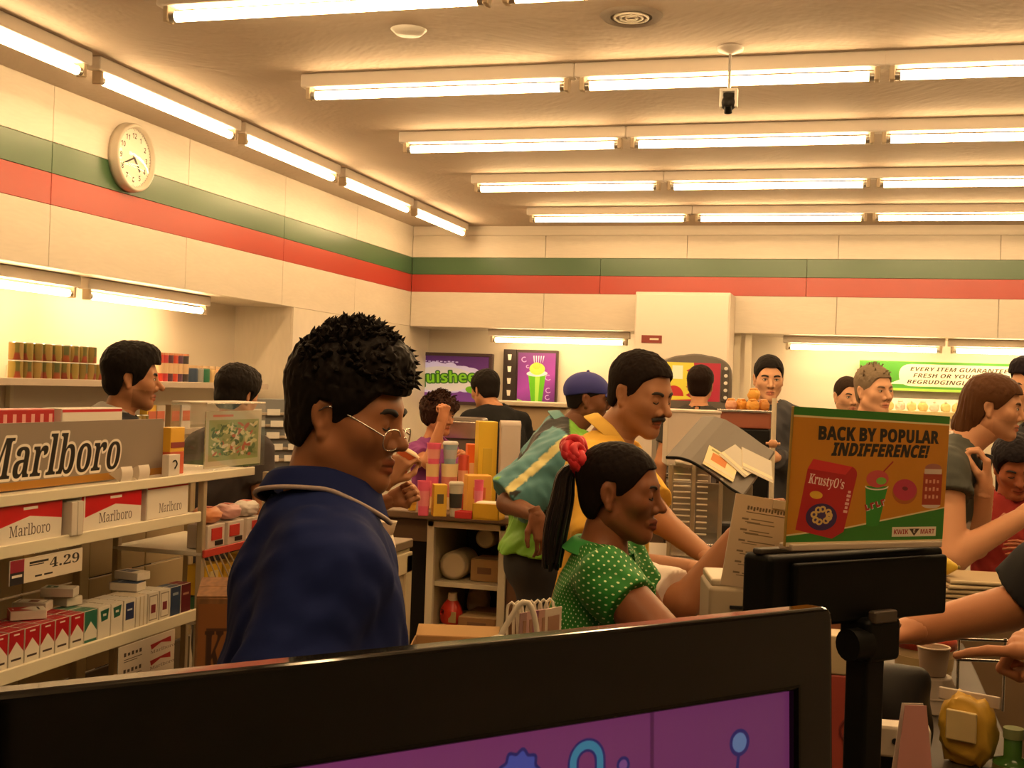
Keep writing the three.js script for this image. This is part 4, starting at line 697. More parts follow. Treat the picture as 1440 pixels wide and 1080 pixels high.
// ---------- drink posters ----------
{
  const t1 = canvasTex(512, 340, (g, w, h) => {
    const gr = g.createLinearGradient(0, 0, 0, h); gr.addColorStop(0, '#5a2468'); gr.addColorStop(1, '#8a4a9a'); g.fillStyle = gr; g.fillRect(0, 0, w, h);
    g.fillStyle = '#e9dcf0'; for (let i = 0; i < 26; i++) { g.beginPath(); g.ellipse(250 + Math.cos(i * 0.75) * 185, 170 + Math.sin(i * 0.75) * 85, rr(30, 62), rr(24, 46), 0, 0, 7); g.fill(); }
    g.fillStyle = '#efe6d2'; g.beginPath(); g.ellipse(250, 175, 190, 95, 0, 0, 7); g.fill();
    g.font = 'bold 112px sans-serif'; g.textAlign = 'center'; g.save(); g.translate(255, 200); g.rotate(-0.06); g.lineWidth = 18; g.lineJoin = 'round'; g.strokeStyle = '#2f6a14'; g.strokeText('Squishee', 0, 0, 390); g.fillStyle = '#8fd820'; g.fillText('Squishee', 0, 0, 390); g.restore();
    g.fillStyle = '#7cc01e'; for (const [x, y] of [[40, 290], [95, 310], [420, 250], [455, 300], [70, 240]]) { g.beginPath(); g.ellipse(x, y, 34, 26, 0.3, 0, 7); g.fill(); }
    g.fillStyle = '#d9c8e6'; for (let q = 0; q < 9; q++) g.fillRect(150 + q * 22, 36 + (q % 3) * 2, 15, 9);
  });
  const Q = onWall(556, 494, 690, 571, WALL_B + 0.07), t = flatThing('lit_sign', 'wide purple lit drink poster with white splash and green lettering', 'sign', Q);
  mesh('frame', [rb(Q.w, Q.h, 0.06, 0, 0, -0.034, 0.01)], M([0.05, 0.025, 0.03], 0.4), t);
  mesh('lit_face', [face(Q.w - 0.06, Q.h - 0.06, 0, 0, -0.001)], M([0.6, 0.6, 0.6], 0.4, { map: t1, emissive: [0.32, 0.32, 0.36], emissiveMap: t1 }), t);
  for (const s of [-1, 1]) mesh('frame_bar', [rb(Q.w, 0.03, 0.014, 0, s * (Q.h / 2 - 0.015), 0, 0.004)], M([0.05, 0.025, 0.03], 0.4), t);
  for (const s of [-1, 1]) mesh('frame_bar', [rb(0.03, Q.h - 0.062, 0.014, s * (Q.w / 2 - 0.015), 0, 0, 0.004)], M([0.05, 0.025, 0.03], 0.4), t);
  const t2 = canvasTex(300, 512, (g, w, h) => {
    const gr = g.createLinearGradient(0, 0, w, h); gr.addColorStop(0, '#6a2a78'); gr.addColorStop(0.5, '#b04ab0'); gr.addColorStop(1, '#5a2464'); g.fillStyle = gr; g.fillRect(0, 0, w, h);
    g.strokeStyle = '#e2b8e6'; g.lineWidth = 7; for (const [x, y, r] of [[50, 60, 20], [80, 120, 12], [245, 210, 22], [250, 320, 20], [245, 380, 18]]) { g.beginPath(); g.arc(x, y, r, 0.6, 5.2); g.stroke(); }
    g.fillStyle = '#efe2f2'; for (let q = 0; q < 5; q++) { g.beginPath(); g.moveTo(120 + q * 20, 26); g.lineTo(128 + q * 17, 84); g.lineTo(134 + q * 16, 84); g.lineTo(130 + q * 20, 24); g.fill(); }
    g.fillStyle = '#6cc81e'; g.beginPath(); g.moveTo(85, 190); g.lineTo(225, 180); g.lineTo(200, 430); g.lineTo(115, 435); g.fill(); g.fillStyle = '#b8ee52'; g.beginPath(); g.moveTo(140, 190); g.lineTo(180, 186); g.lineTo(170, 430); g.lineTo(145, 430); g.fill();
    g.fillStyle = '#efe8ea'; g.beginPath(); g.ellipse(155, 178, 84, 26, -0.05, 0, 7); g.fill(); g.fillStyle = '#c8ec5a'; g.beginPath(); g.ellipse(155, 138, 62, 52, 0, 0, 7); g.fill(); g.fillStyle = '#e6dc50'; g.beginPath(); g.ellipse(150, 112, 34, 30, 0, 0, 7); g.fill();
    g.fillStyle = '#a8d86a'; g.beginPath(); g.moveTo(0, 400); g.quadraticCurveTo(70, 410, 110, 512); g.lineTo(0, 512); g.fill();
    g.fillStyle = '#f0d8ec'; for (let q = 0; q < 3; q++) { g.beginPath(); g.ellipse(160 + q * 34, 474, 13, 18, 0.2, 0, 7); g.fill(); }
  });
  const Q2 = onWall(709, 491, 781, 585, WALL_B + 0.07), u = flatThing('lit_sign', 'tall purple lit poster of a green cup, black icon strip on its left', 'sign', Q2), sw = Q2.w * 0.24;
  mesh('frame', [rb(Q2.w, Q2.h, 0.06, 0, 0, -0.034, 0.01)], M([0.03, 0.015, 0.015], 0.4), u);
  mesh('lit_face', [face(Q2.w - sw - 0.03, Q2.h - 0.05, sw / 2, 0, -0.001)], M([0.6, 0.6, 0.6], 0.4, { map: t2, emissive: [0.32, 0.32, 0.34], emissiveMap: t2 }), u);
  const st = mesh('icon_strip', [rb(sw, Q2.h, 0.02, -Q2.w / 2 + sw / 2, 0, 0.004, 0.004)], M([0.02, 0.012, 0.012], 0.4), u);
  for (let i = 0; i < 4; i++) mesh('icon', [extrude([[-0.018, 0.025], [0.018, 0.025], [0.012, -0.025], [-0.012, -0.025]], 0.003).translate(-Q2.w / 2 + sw / 2, Q2.h / 2 - 0.07 - i * 0.105, 0.015)], WHITE, st);
}
// ---------- white cabinet, lit machine ----------
{
  const z = -9.35, a = PZ(894, 410, z), b = PZ(1028, 412, z), w = b.x - a.x, h = a.y;
  const t = thing('tall_cabinet', 'tall white cabinet standing before the striped back wall, small red plate on it', 'cabinet', [(a.x + b.x) / 2, 0, z]);
  mesh('cabinet_body', [rb(w, h, 0.38, 0, h / 2, -0.19, 0.008)], M([0.74, 0.66, 0.58], 0.35), t); mesh('cabinet_door', [rb(w - 0.02, h - 0.14, 0.02, 0, h / 2 + 0.05, 0.008, 0.006)], M([0.76, 0.68, 0.6], 0.3), t);
  const q = PZ(917, 477, z), pl = mesh('red_plate', [rb(0.16, 0.06, 0.006, q.x - (a.x + b.x) / 2, q.y, 0.021, 0.002)], M([0.22, 0.03, 0.02], 0.4), t); pl.userData.label = 'dark red name plate'; mesh('plate_print', [rb(0.07, 0.014, 0.003, q.x - (a.x + b.x) / 2 + 0.02, q.y, 0.0235, 0.001)], CREAM, pl);
}
{
  const c = P(977, 566, 8.3), k = 8.3 / FOCAL, W = 98 * k, Hh = 66 * k, y0 = 1.016, t = thing('slush_machine', 'round-topped grey drink machine with glowing red and yellow front panel', 'machine', [c.x, y0, c.z], facing(977, 84));
  const top = c.y + Hh - y0, s = new THREE.Shape(); s.moveTo(-W / 2, 0); s.lineTo(W / 2, 0); s.lineTo(W / 2, top - 0.14); s.quadraticCurveTo(W / 2, top - 0.02, W / 2 - 0.16, top - 0.01); s.quadraticCurveTo(0, top + 0.012, -W / 2 + 0.16, top - 0.01); s.quadraticCurveTo(-W / 2, top - 0.02, -W / 2, top - 0.14);
  mesh('machine_body', [new THREE.ExtrudeGeometry(s, { depth: 0.45, bevelEnabled: true, bevelSize: 0.012, bevelThickness: 0.012, bevelSegments: 2, curveSegments: 10 }).translate(0, 0, -0.45)], M([0.14, 0.12, 0.1], 0.4), t);
  const tx = canvasTex(256, 170, (g, w, h) => { g.fillStyle = '#c02436'; g.fillRect(0, 0, w, h); g.fillStyle = '#f2d43a'; g.beginPath(); g.moveTo(0, 0); g.lineTo(130, 0); for (let i = 0; i < 9; i++) g.lineTo(i % 2 ? 96 : 132, 18 + i * 18); g.lineTo(0, h); g.fill(); g.fillStyle = '#f7f0b8'; g.fillRect(30, 14, 50, 60); g.fillStyle = '#d23028'; g.beginPath(); g.arc(40, 150, 46, Math.PI, 0); g.fill(); });
  mesh('lit_panel', [face(W * 0.78, Hh - 0.06, -W * 0.04, c.y - y0 + Hh / 2 - 0.02, 0.0125)], M([0.5, 0.5, 0.5], 0.4, { map: tx, emissive: [0.55, 0.55, 0.5], emissiveMap: tx }), t);
  const cp = mesh('control_strip', [rb(0.05, Hh - 0.1, 0.02, W * 0.42, c.y - y0 + Hh / 2 - 0.04, 0.02, 0.005)], M([0.07, 0.06, 0.05], 0.4), t);
  for (let i = 0; i < 5; i++) mesh('knob', [cy(0.012, 0.012, 0.02, 0, 0, 0, 12).rotateX(Math.PI / 2).translate(W * 0.42, c.y - y0 + 0.04 + i * 0.05, 0.034)], WHITE, cp);
  mesh('drip_tray', [rb(W * 0.8, 0.03, 0.14, 0, 0.02, 0.08, 0.008)], CHROME, t);
  const ct = thing('back_counter', 'long back counter under the lit drink machine', 'counter', [c.x + 0.1, 0, c.z - 0.1], 0);
  mesh('worktop', [rb(1.5, 0.04, 0.75, 0, 0.98, 0, 0.008)], M([0.4, 0.34, 0.27], 0.4), ct); mesh('cabinet_base', [rb(1.46, 0.96, 0.62, 0, 0.48, -0.02, 0.006)], BROWN, ct); for (let i = 0; i < 3; i++) { const d = mesh('door', [rb(0.46, 0.8, 0.02, -0.48 + i * 0.48, 0.5, 0.3, 0.006)], BROWN, ct); mesh('handle', [rb(0.1, 0.012, 0.02, -0.48 + i * 0.48, 0.86, 0.32, 0.004)], CHROME, d); }
}
// ---------- green banner and bun shelf at the back right ----------
{
  const tx = canvasTex(1024, 256, (g, w, h) => {
    g.fillStyle = '#3f8f2c'; g.fillRect(0, 0, w, h); g.fillStyle = '#8fbe4a'; g.fillRect(0, h - 22, w, 22); g.fillStyle = '#e8d8a8'; g.fillRect(0, 0, w, 8);
    g.fillStyle = '#f0e2cc'; g.beginPath(); g.moveTo(300, 30); g.quadraticCurveTo(225, 30, 225, 120); g.quadraticCurveTo(225, 215, 300, 215); g.lineTo(w, 215); g.lineTo(w, 30); g.fill(); g.beginPath(); g.moveTo(250, 150); g.lineTo(170, 200); g.lineTo(290, 200); g.fill();
    g.fillStyle = '#2a2016'; g.font = 'italic bold 46px sans-serif'; g.fillText('EVERY ITEM GUARANTEED', 282, 86, 700); g.fillText('FRESH OR YOUR MONEY', 300, 140, 640); g.fillText('BEGRUDGINGLY REFUNDED', 266, 194, 740);
  });
  const z = -10.18, Q = onWall(1209, 505, 1470, 556, z); const t = flatThing('hanging_banner', 'green banner with white speech balloon promising fresh items, back right', 'sign', Q);
  mesh('banner_board', [rb(Q.w, Q.h, 0.02, 0, 0, -0.012, 0.003)], M([0.05, 0.25, 0.04], 0.5), t); mesh('banner_print', [face(Q.w, Q.h, 0, 0, 0)], M(0xffffff, 0.5, { map: tx }), t);
  for (const s of [-1, 1]) mesh('wall_bracket', [rb(0.03, 0.05, 0.09, s * Q.w * 0.4, 0, -0.065, 0.003)], CHROME, t);
  const a = PZ(1240, 577, -9.86), b = PZ(1460, 582, -9.86), w = b.x - a.x, s = thing('bun_shelf', 'white lit display shelf of wrapped buns below the green banner', 'shelf', [(a.x + b.x) / 2, 0, -10.0]);
  mesh('shelf_board', [rb(w, 0.03, 0.4, 0, a.y - 0.015, 0, 0.005)], CREAM, s); mesh('back_board', [rb(w, 0.1, 0.02, 0, a.y + 0.05, -0.15, 0.004)], WHITE, s); mesh('cabinet_base', [rb(w, a.y - 0.04, 0.36, 0, (a.y - 0.04) / 2, -0.02, 0.006)], CREAM, s); mesh('front_lip', [rb(w, 0.05, 0.02, 0, a.y - 0.02, 0.21, 0.004)], M([0.7, 0.6, 0.3], 0.4), s);
  const names = ['first', 'second', 'third', 'fourth', 'fifth', 'sixth', 'seventh', 'eighth'];
  for (let i = 0; i < 8; i++) { const p = PZ(1250 + i * 16, 572, -9.9), q = thing('wrapped_bun', `${names[i]} wrapped bun from the left on the shelf below the green banner`, 'bun', [p.x, a.y + 0.003, -9.92], rr(0, 3), 'wrapped buns'); mesh('bun', [surfaceBag(0.032, 0.034, 0.036, i)], M([[0.75, 0.6, 0.25], [0.78, 0.72, 0.62], [0.7, 0.66, 0.3]][i % 3], 0.4), q); mesh('wrapper_seal', [rb(0.05, 0.012, 0.012, 0, 0.074, 0, 0.003)], M([0.75, 0.7, 0.6], 0.3), q); }
}
// ---------- counter with open shelf unit ----------
{
  const c = P(655, 722, 5.45), yT = c.y, xl = P(500, 716, 5.5).x, xr = P(742, 728, 5.4).x, zf = c.z;
  const t = thing('drink_counter', 'brown topped counter with an open cream shelf unit, stacked with cups', 'counter', [0, 0, zf]);
  mesh('worktop', [rb(xr - xl + 0.04, 0.036, 0.62, (xl + xr) / 2, yT - 0.018, -0.27, 0.008)], M([0.16, 0.1, 0.06], 0.35), t);
  const ux0 = PZ(600, 800, zf).x, ux1 = PZ(712, 800, zf).x, uw = ux1 - ux0, uc = (ux0 + ux1) / 2;
  const u = mesh('shelf_unit_frame', [rb(0.035, yT - 0.04, 0.03, ux0 + 0.018, (yT - 0.04) / 2, 0.0, 0.004), rb(0.035, yT - 0.04, 0.03, ux1 - 0.018, (yT - 0.04) / 2, 0, 0.004), rb(uw, 0.03, 0.03, uc, yT - 0.055, 0, 0.004)], M([0.62, 0.54, 0.4], 0.45), t);
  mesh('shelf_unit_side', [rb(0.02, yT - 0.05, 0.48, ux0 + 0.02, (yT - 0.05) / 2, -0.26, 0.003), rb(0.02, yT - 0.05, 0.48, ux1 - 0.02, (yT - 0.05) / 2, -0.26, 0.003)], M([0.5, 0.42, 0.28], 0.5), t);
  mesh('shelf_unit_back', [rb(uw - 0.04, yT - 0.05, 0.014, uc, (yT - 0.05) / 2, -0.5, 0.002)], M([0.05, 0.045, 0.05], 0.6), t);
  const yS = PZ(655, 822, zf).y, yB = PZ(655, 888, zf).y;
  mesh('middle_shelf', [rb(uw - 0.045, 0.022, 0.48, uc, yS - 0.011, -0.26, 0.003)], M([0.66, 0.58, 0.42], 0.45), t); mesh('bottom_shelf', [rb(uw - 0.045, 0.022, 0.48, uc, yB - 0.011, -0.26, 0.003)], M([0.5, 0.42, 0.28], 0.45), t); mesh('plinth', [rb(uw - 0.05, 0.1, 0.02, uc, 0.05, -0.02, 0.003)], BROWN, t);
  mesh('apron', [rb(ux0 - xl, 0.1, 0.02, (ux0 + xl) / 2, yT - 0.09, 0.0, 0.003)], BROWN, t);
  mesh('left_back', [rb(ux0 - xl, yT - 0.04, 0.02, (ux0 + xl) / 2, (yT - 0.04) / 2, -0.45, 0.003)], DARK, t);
  const cb = mesh('side_cabinet', [rb(xr - ux1, yT - 0.04, 0.5, (xr + ux1) / 2, (yT - 0.04) / 2, -0.25, 0.004)], M([0.15, 0.07, 0.035], 0.5), t); mesh('cabinet_panel', [rb((xr - ux1) * 0.8, yT - 0.2, 0.012, (xr + ux1) / 2, (yT - 0.06) / 2, 0.004, 0.004)], M([0.15, 0.07, 0.035], 0.5), cb);
  // inside the unit
  const PAPER = M([0.66, 0.52, 0.34], 0.6);
  const roll = (px, py, r, L, zoff, label, y) => { const p = PZ(px, py, zf + zoff), k = P(px, py, 5.6).distanceTo(camera.position) / FOCAL, R = r * k * 0.97; const o = thing('plate_stack', label, 'plate stack', [p.x, y + R + 0.002, zf + zoff - L]); mesh('plate_roll', [lathe([[0, 0], [R * 0.6, 0], [R, 0.004], [R, L], [R * 0.7, L - 0.006], [0, L - 0.008]], 36).rotateX(Math.PI / 2)], M([0.6, 0.49, 0.33], 0.7), o); for (let i = 0; i < 3; i++) mesh('plate_rim', [new THREE.TorusGeometry(R - 0.001, 0.002, 6, 36).translate(0, 0, L - 0.004 - i * 0.02)], PAPER, o); return o; };
  roll(637, 788, 20, 0.2, -0.08, 'large round stack of foam plates lying in the upper left of the open shelf', yS);
  roll(682, 766, 14, 0.1, -0.16, 'pale stack of lids standing on the tan carton in the open shelf', PZ(678, 782, zf - 0.1).y + 0.026);
  roll(656, 800, 11, 0.1, -0.3, 'small round stack of plates behind the large foam stack', yS);
  const bxc = (px0, py0, px1, zoff, label, y, m, d = 0.2) => { const a = PZ(px0, py0, zf + zoff), b = PZ(px1, py0, zf + zoff), o = thing('carton', label, 'carton', [(a.x + b.x) / 2, y + 0.002, zf + zoff - d / 2]); mesh('carton_body', [rb(b.x - a.x, a.y - y, d, 0, (a.y - y) / 2, 0, 0.004)], m, o); mesh('carton_flap', [rb(b.x - a.x - 0.004, 0.004, d * 0.48, 0, a.y - y + 0.001, d * 0.24, 0.001)], M([0.5, 0.34, 0.17], 0.8), o); mesh('carton_print', [rb((b.x - a.x) * 0.5, (a.y - y) * 0.3, 0.003, 0, (a.y - y) * 0.5, d / 2, 0.001)], M([0.2, 0.1, 0.05], 0.8), o); return o; };
  bxc(662, 787, 701, -0.1, 'tan carton in the upper right of the open shelf', yS, BOXM, 0.18);
  bxc(644, 868, 697, -0.04, 'brown cardboard carton in the lower right of the open shelf', yB, M([0.3, 0.15, 0.06], 0.8), 0.3);
  // red jug
  const j0 = PZ(632, 886, zf - 0.08), jh = PZ(624, 845, zf - 0.08).y - yB, jug = thing('detergent_jug', 'red plastic jug with pale cap in the lower shelf', 'jug', [j0.x, yB + 0.006, zf - 0.1], -0.1), jw = 0.052;
  mesh('jug_body', [surface((x, y, z) => { let d = smax(sEll(x, y, z, 0, jh * 0.36, 0, jw * 1.05, jh * 0.62, 0.04), -y, 0.012); d = smin(d, sCap(x, y, z, V(0, jh * 0.6, 0), V(0.004, jh * 0.98, 0), 0.034, 0.017), 0.03); return smax(d, -sCap(x, y, z, V(-0.034, jh * 0.32, -0.1), V(-0.034, jh * 0.62, 0.1), 0.012, 0.012), 0.006); }, [-0.09, -0.004, -0.07], [0.09, jh + 0.04, 0.07], 0.005)], M([0.55, 0.03, 0.015], 0.3), jug);
  mesh('jug_cap', [cy(0.02, 0.024, 0.04, 0.004, jh + 0.012, 0)], M([0.66, 0.52, 0.4], 0.5), jug); mesh('jug_label', [rb(0.038, 0.05, 0.004, 0.022, jh * 0.35, 0.039, 0.003)], M([0.4, 0.3, 0.12], 0.5), jug);
  const pb = PZ(666, 850, zf - 0.3), bag = thing('paper_bag', 'crumpled pale paper bag behind the red jug', 'bag', [pb.x, yB + 0.003, zf - 0.38]); mesh('bag_body', [surfaceBag(0.055, 0.07, 0.045, 3)], M([0.62, 0.48, 0.34], 0.7), bag); mesh('bag_fold', [rb(0.09, 0.012, 0.02, 0, 0.138, 0, 0.004)], M([0.62, 0.48, 0.34], 0.7), bag);
  // things on the counter
  const stand = (px, d) => { const r = dirOf(px, 700); const p = r.multiplyScalar(d).add(camera.position); return V(p.x, yT, p.z); };
  const K = d => d / FOCAL;
  const cup = (px, top, bot, wpx, d, c, label, extra, group, c2) => { const p = stand(px, d), y0 = bot === null ? yT : P(px, bot, d).y, h = P(px, top, d).y - y0, r = wpx * K(d) / 2, o = thing('paper_cup', label, 'cup', [p.x, y0, p.z], rr(0, 6), group); mesh('cup_body', [lathe([[0, 0.002], [r * 0.74, 0], [r * 0.76, 0.004], [r, h - 0.004], [r * 1.05, h], [r * 0.98, h], [r * 0.72, 0.008], [0, 0.008]], 28)], M(c, 0.45), o); mesh('cup_band', [lathe([[r * 0.845, h * 0.28], [r * 0.95, h * 0.72]], 28)], M(c2 ?? [0.7, 0.45, 0.3], 0.5), o); if (extra) mesh('cup_lid', [lathe([[0, h + 0.012], [r * 0.9, h + 0.012], [r * 1.06, h + 0.004], [r * 1.06, h - 0.004]], 28)], M(extra, 0.4), o); return o; };
  const PINK = [0.72, 0.1, 0.2], YEL = [0.72, 0.42, 0.04];
  cup(607, 652, null, 19, 5.6, [0.7, 0.48, 0.22], 'yellow patterned cup under the pink cup at the left of the cup stacks', null, null, PINK);
  cup(608, 623, 653, 20, 5.6, PINK, 'pink cup with yellow rim, top of the left cup stack', null, null, [0.75, 0.3, 0.25]);
  cup(631, 652, null, 24, 5.6, [0.7, 0.55, 0.3], 'patterned yellow cup under the blue and silver cup', null, null, [0.6, 0.2, 0.15]);
  cup(631, 624, 653, 21, 5.6, [0.25, 0.35, 0.42], 'blue cup with silver lid, top of the middle cup stack', [0.5, 0.48, 0.46], null, [0.4, 0.4, 0.42]);
  cup(650, 640, null, 15, 5.65, [0.6, 0.08, 0.05], 'red cup at the right of the cup stacks', null, null, [0.7, 0.35, 0.2]);
  cup(596, 676, null, 19, 5.3, PINK, 'pink cup at the front edge of the counter', null, 'front cups', [0.75, 0.22, 0.25]);
  cup(641, 681, null, 20, 5.3, [0.5, 0.46, 0.36], 'grey cup with dark rings at the front edge of the counter', [0.4, 0.36, 0.28], null, [0.03, 0.03, 0.03]);
  cup(673, 675, null, 13, 5.3, PINK, 'small pink cup in front of the orange carton', null, null, [0.7, 0.2, 0.3]);
  cup(580, 690, null, 14, 5.5, YEL, 'low yellow cup behind the pink front cup', null, null, [0.6, 0.3, 0.04]);
  const pbox = (px0, px1, top, d, dep, c, name, label, cat, c2) => { const a = stand(px0, d), b = stand(px1, d), w = a.distanceTo(b), h = P(px0, top, d).y - yT, o = thing(name, label, cat, [(a.x + b.x) / 2, yT, (a.z + b.z) / 2 - dep / 2], facing((px0 + px1) / 2, 80)); mesh('box_body', [rb(w, h, dep, 0, h / 2, 0, 0.004)], M(c, 0.5), o); mesh('box_mark', [rb(w * 0.5, h * 0.3, 0.004, 0, h * 0.55, dep / 2, 0.001)], M(c2, 0.5), o); return o; };
  pbox(605, 624, 681, 5.28, 0.06, [0.72, 0.42, 0.04], 'tea_box', 'small yellow box with dark print at the front edge of the counter', 'box', [0.1, 0.07, 0.03]);
  pbox(649, 684, 668, 5.42, 0.1, [0.66, 0.34, 0.05], 'sweetener_box', 'orange carton with dark lid on the counter', 'box', [0.6, 0.12, 0.05]);
  pbox(651, 664, 624, 5.75, 0.06, [0.75, 0.14, 0.02], 'lid_box', 'bright orange box behind the red cup', 'box', [0.75, 0.5, 0.3]);
  const tall = pbox(663, 690, 592, 5.62, 0.1, [0.66, 0.42, 0.02], 'tall_box', 'tall yellow dispenser box with pale grey side on the counter', 'dispenser', [0.55, 0.36, 0.02]); { const a = stand(690, 5.62), b = stand(716, 5.58), h = P(690, 598, 5.62).y - yT, w = a.distanceTo(b), sd = thing('lid_dispenser', 'pale grey upright panel beside the tall yellow dispenser box', 'dispenser', [(a.x + b.x) / 2 + 0.03, yT, (a.z + b.z) / 2 - 0.03], facing(703, 80)); mesh('panel', [rb(w, h, 0.05, 0, h / 2, 0, 0.008)], M([0.5, 0.42, 0.36], 0.5), sd); mesh('rounded_top', [cy(0.05, 0.05, w, 0, 0, 0, 20).rotateZ(Math.PI / 2).scale(1, 0.5, 0.5).translate(0, h, 0)], M([0.5, 0.42, 0.36], 0.5), sd); mesh('slot', [rb(0.012, 0.06, 0.004, -0.01, 0.06, 0.025, 0.001), rb(0.012, 0.05, 0.004, 0.025, 0.06, 0.025, 0.001)], DARK, sd); }
  const rt = stand(655, 5.25), red = thing('sachet_tray', 'low red tray on the counter edge', 'tray', [rt.x, yT, rt.z]); mesh('tray_base', [rb(0.075, 0.01, 0.06, 0, 0.005, 0, 0.004)], M([0.55, 0.03, 0.03], 0.4), red); for (const s of [-1, 1]) { mesh('tray_wall', [rb(0.075, 0.03, 0.006, 0, 0.017, s * 0.028, 0.002)], M([0.55, 0.03, 0.03], 0.4), red); mesh('tray_wall', [rb(0.006, 0.03, 0.06, s * 0.036, 0.017, 0, 0.002)], M([0.55, 0.03, 0.03], 0.4), red); }
  const yt = stand(688, 5.25), ytr = thing('napkin_tray', 'yellow tray filled with white napkins at the right counter edge', 'tray', [yt.x, yT, yt.z]); const YM = M([0.66, 0.36, 0.02], 0.45);
  mesh('tray_base', [rb(0.12, 0.01, 0.1, 0, 0.005, 0, 0.004)], YM, ytr); for (const s of [-1, 1]) { mesh('tray_wall', [rb(0.12, 0.07, 0.006, 0, 0.035, s * 0.047, 0.002)], YM, ytr); mesh('tray_wall', [rb(0.006, 0.07, 0.1, s * 0.057, 0.035, 0, 0.002)], YM, ytr); } mesh('napkin_pile', [rb(0.1, 0.06, 0.08, 0, 0.046, 0, 0.006)], M([0.8, 0.7, 0.55], 0.8), ytr);
  // coffee brewer and drink dispenser standing behind
  const cbp = P(650, 640, 7.0), cbr = thing('coffee_brewer', 'dark and chrome coffee brewer behind the cup stacks', 'brewer', [cbp.x, 0, cbp.z], 0.2);
  mesh('brewer_stand', [rb(0.3, 1.02, 0.4, 0, 0.51, 0, 0.006)], BROWN, cbr); mesh('brewer_body', [rb(0.26, 0.38, 0.3, 0, 1.22, -0.02, 0.02)], M([0.12, 0.09, 0.07], 0.3), cbr); mesh('brewer_front', [rb(0.2, 0.1, 0.02, 0, 1.34, 0.135, 0.006)], CHROME, cbr); for (const x of [-0.09, 0, 0.09]) { const p = mesh('coffee_pot', [lathe([[0, 0], [0.04, 0], [0.048, 0.03], [0.04, 0.08], [0.03, 0.1], [0.034, 0.11]], 20).translate(x, 1.035, 0.18)], M([0.05, 0.03, 0.02], 0.1), cbr); mesh('pot_handle', [tube([[x + 0.035, 1.13, 0.19], [x + 0.07, 1.12, 0.22], [x + 0.05, 1.06, 0.21]], 0.006, 10, 6)], BLACK, p); }
  const dp = P(748, 640, 8.2), dd = thing('drink_dispenser', 'beige drink dispenser on a counter below the green cup poster', 'dispenser', [dp.x, 0, dp.z], 0.1);
  mesh('dispenser_stand', [rb(0.66, 1.0, 0.5, 0, 0.5, 0, 0.008)], M([0.3, 0.2, 0.12], 0.5), dd); mesh('dispenser_body', [rb(0.5, 0.46, 0.36, 0, 1.24, -0.03, 0.02)], M([0.45, 0.33, 0.2], 0.45), dd); mesh('dispenser_top', [rb(0.54, 0.03, 0.42, 0, 1.485, 0, 0.008)], M([0.6, 0.52, 0.4], 0.4), dd); for (let i = 0; i < 4; i++) mesh('nozzle', [lathe([[0, 0], [0.012, 0], [0.02, 0.05], [0.02, 0.07], [0, 0.07]], 14).translate(-0.17 + i * 0.11, 1.24, 0.18)], DARK, dd);
}
// nearer cabinet with a cup on it
{
  const c = P(577, 757, 4.75), w = 0.42, L = 0.5, t = thing('side_counter', 'cream side cabinet with brown top, between the man in blue and the open shelf', 'counter', [c.x - w / 2, 0, c.z + L / 2]);
  mesh('worktop', [rb(w + 0.02, 0.035, L + 0.02, 0, c.y - 0.018, 0, 0.006)], M([0.2, 0.14, 0.09], 0.4), t);
  mesh('cabinet_body', [rb(w, c.y - 0.036, L, 0, (c.y - 0.036) / 2, 0, 0.004)], M([0.5, 0.42, 0.28], 0.5), t);
  const f = mesh('side_frame', [rb(0.012, c.y - 0.06, 0.06, w / 2 + 0.006, (c.y - 0.06) / 2, -L / 2 + 0.03, 0.003), rb(0.012, c.y - 0.06, 0.06, w / 2 + 0.006, (c.y - 0.06) / 2, L / 2 - 0.03, 0.003), rb(0.012, 0.08, L, w / 2 + 0.006, c.y - 0.09, 0, 0.003)], M([0.62, 0.53, 0.36], 0.45), t); mesh('dark_inset', [rb(0.006, c.y - 0.3, L * 0.45, w / 2 + 0.002, (c.y - 0.2) / 2, 0.06, 0.002)], M([0.08, 0.06, 0.04], 0.6), f);
  const p = P(541, 760, 4.45), cu = thing('foam_cup', 'two white foam cups stacked mouth to mouth on the side cabinet', 'cup', [p.x, c.y, p.z]); const r = 0.042;
  mesh('lower_cup', [lathe([[0, 0], [r * 0.95, 0], [r, 0.005], [r * 0.72, 0.05], [0, 0.05]], 28)], M([0.76, 0.66, 0.54], 0.6), cu); mesh('upper_cup', [lathe([[0, 0.05], [r * 0.72, 0.05], [r * 1.02, 0.096], [r * 1.06, 0.1], [r * 0.98, 0.1], [r * 0.7, 0.058], [0, 0.058]], 28)], M([0.76, 0.66, 0.54], 0.6), cu);
  const q = P(522, 752, 4.4), pk = thing('gift_bag', 'small pink bag beside the white foam cups', 'bag', [q.x, c.y, q.z]); mesh('bag_body', [surfaceBag(0.03, 0.035, 0.03, 5)], M([0.7, 0.3, 0.28], 0.6), pk); mesh('bag_mark', [sp(0.008, 0.024, 0.045, 0.018, 8)], DARK, pk);
}
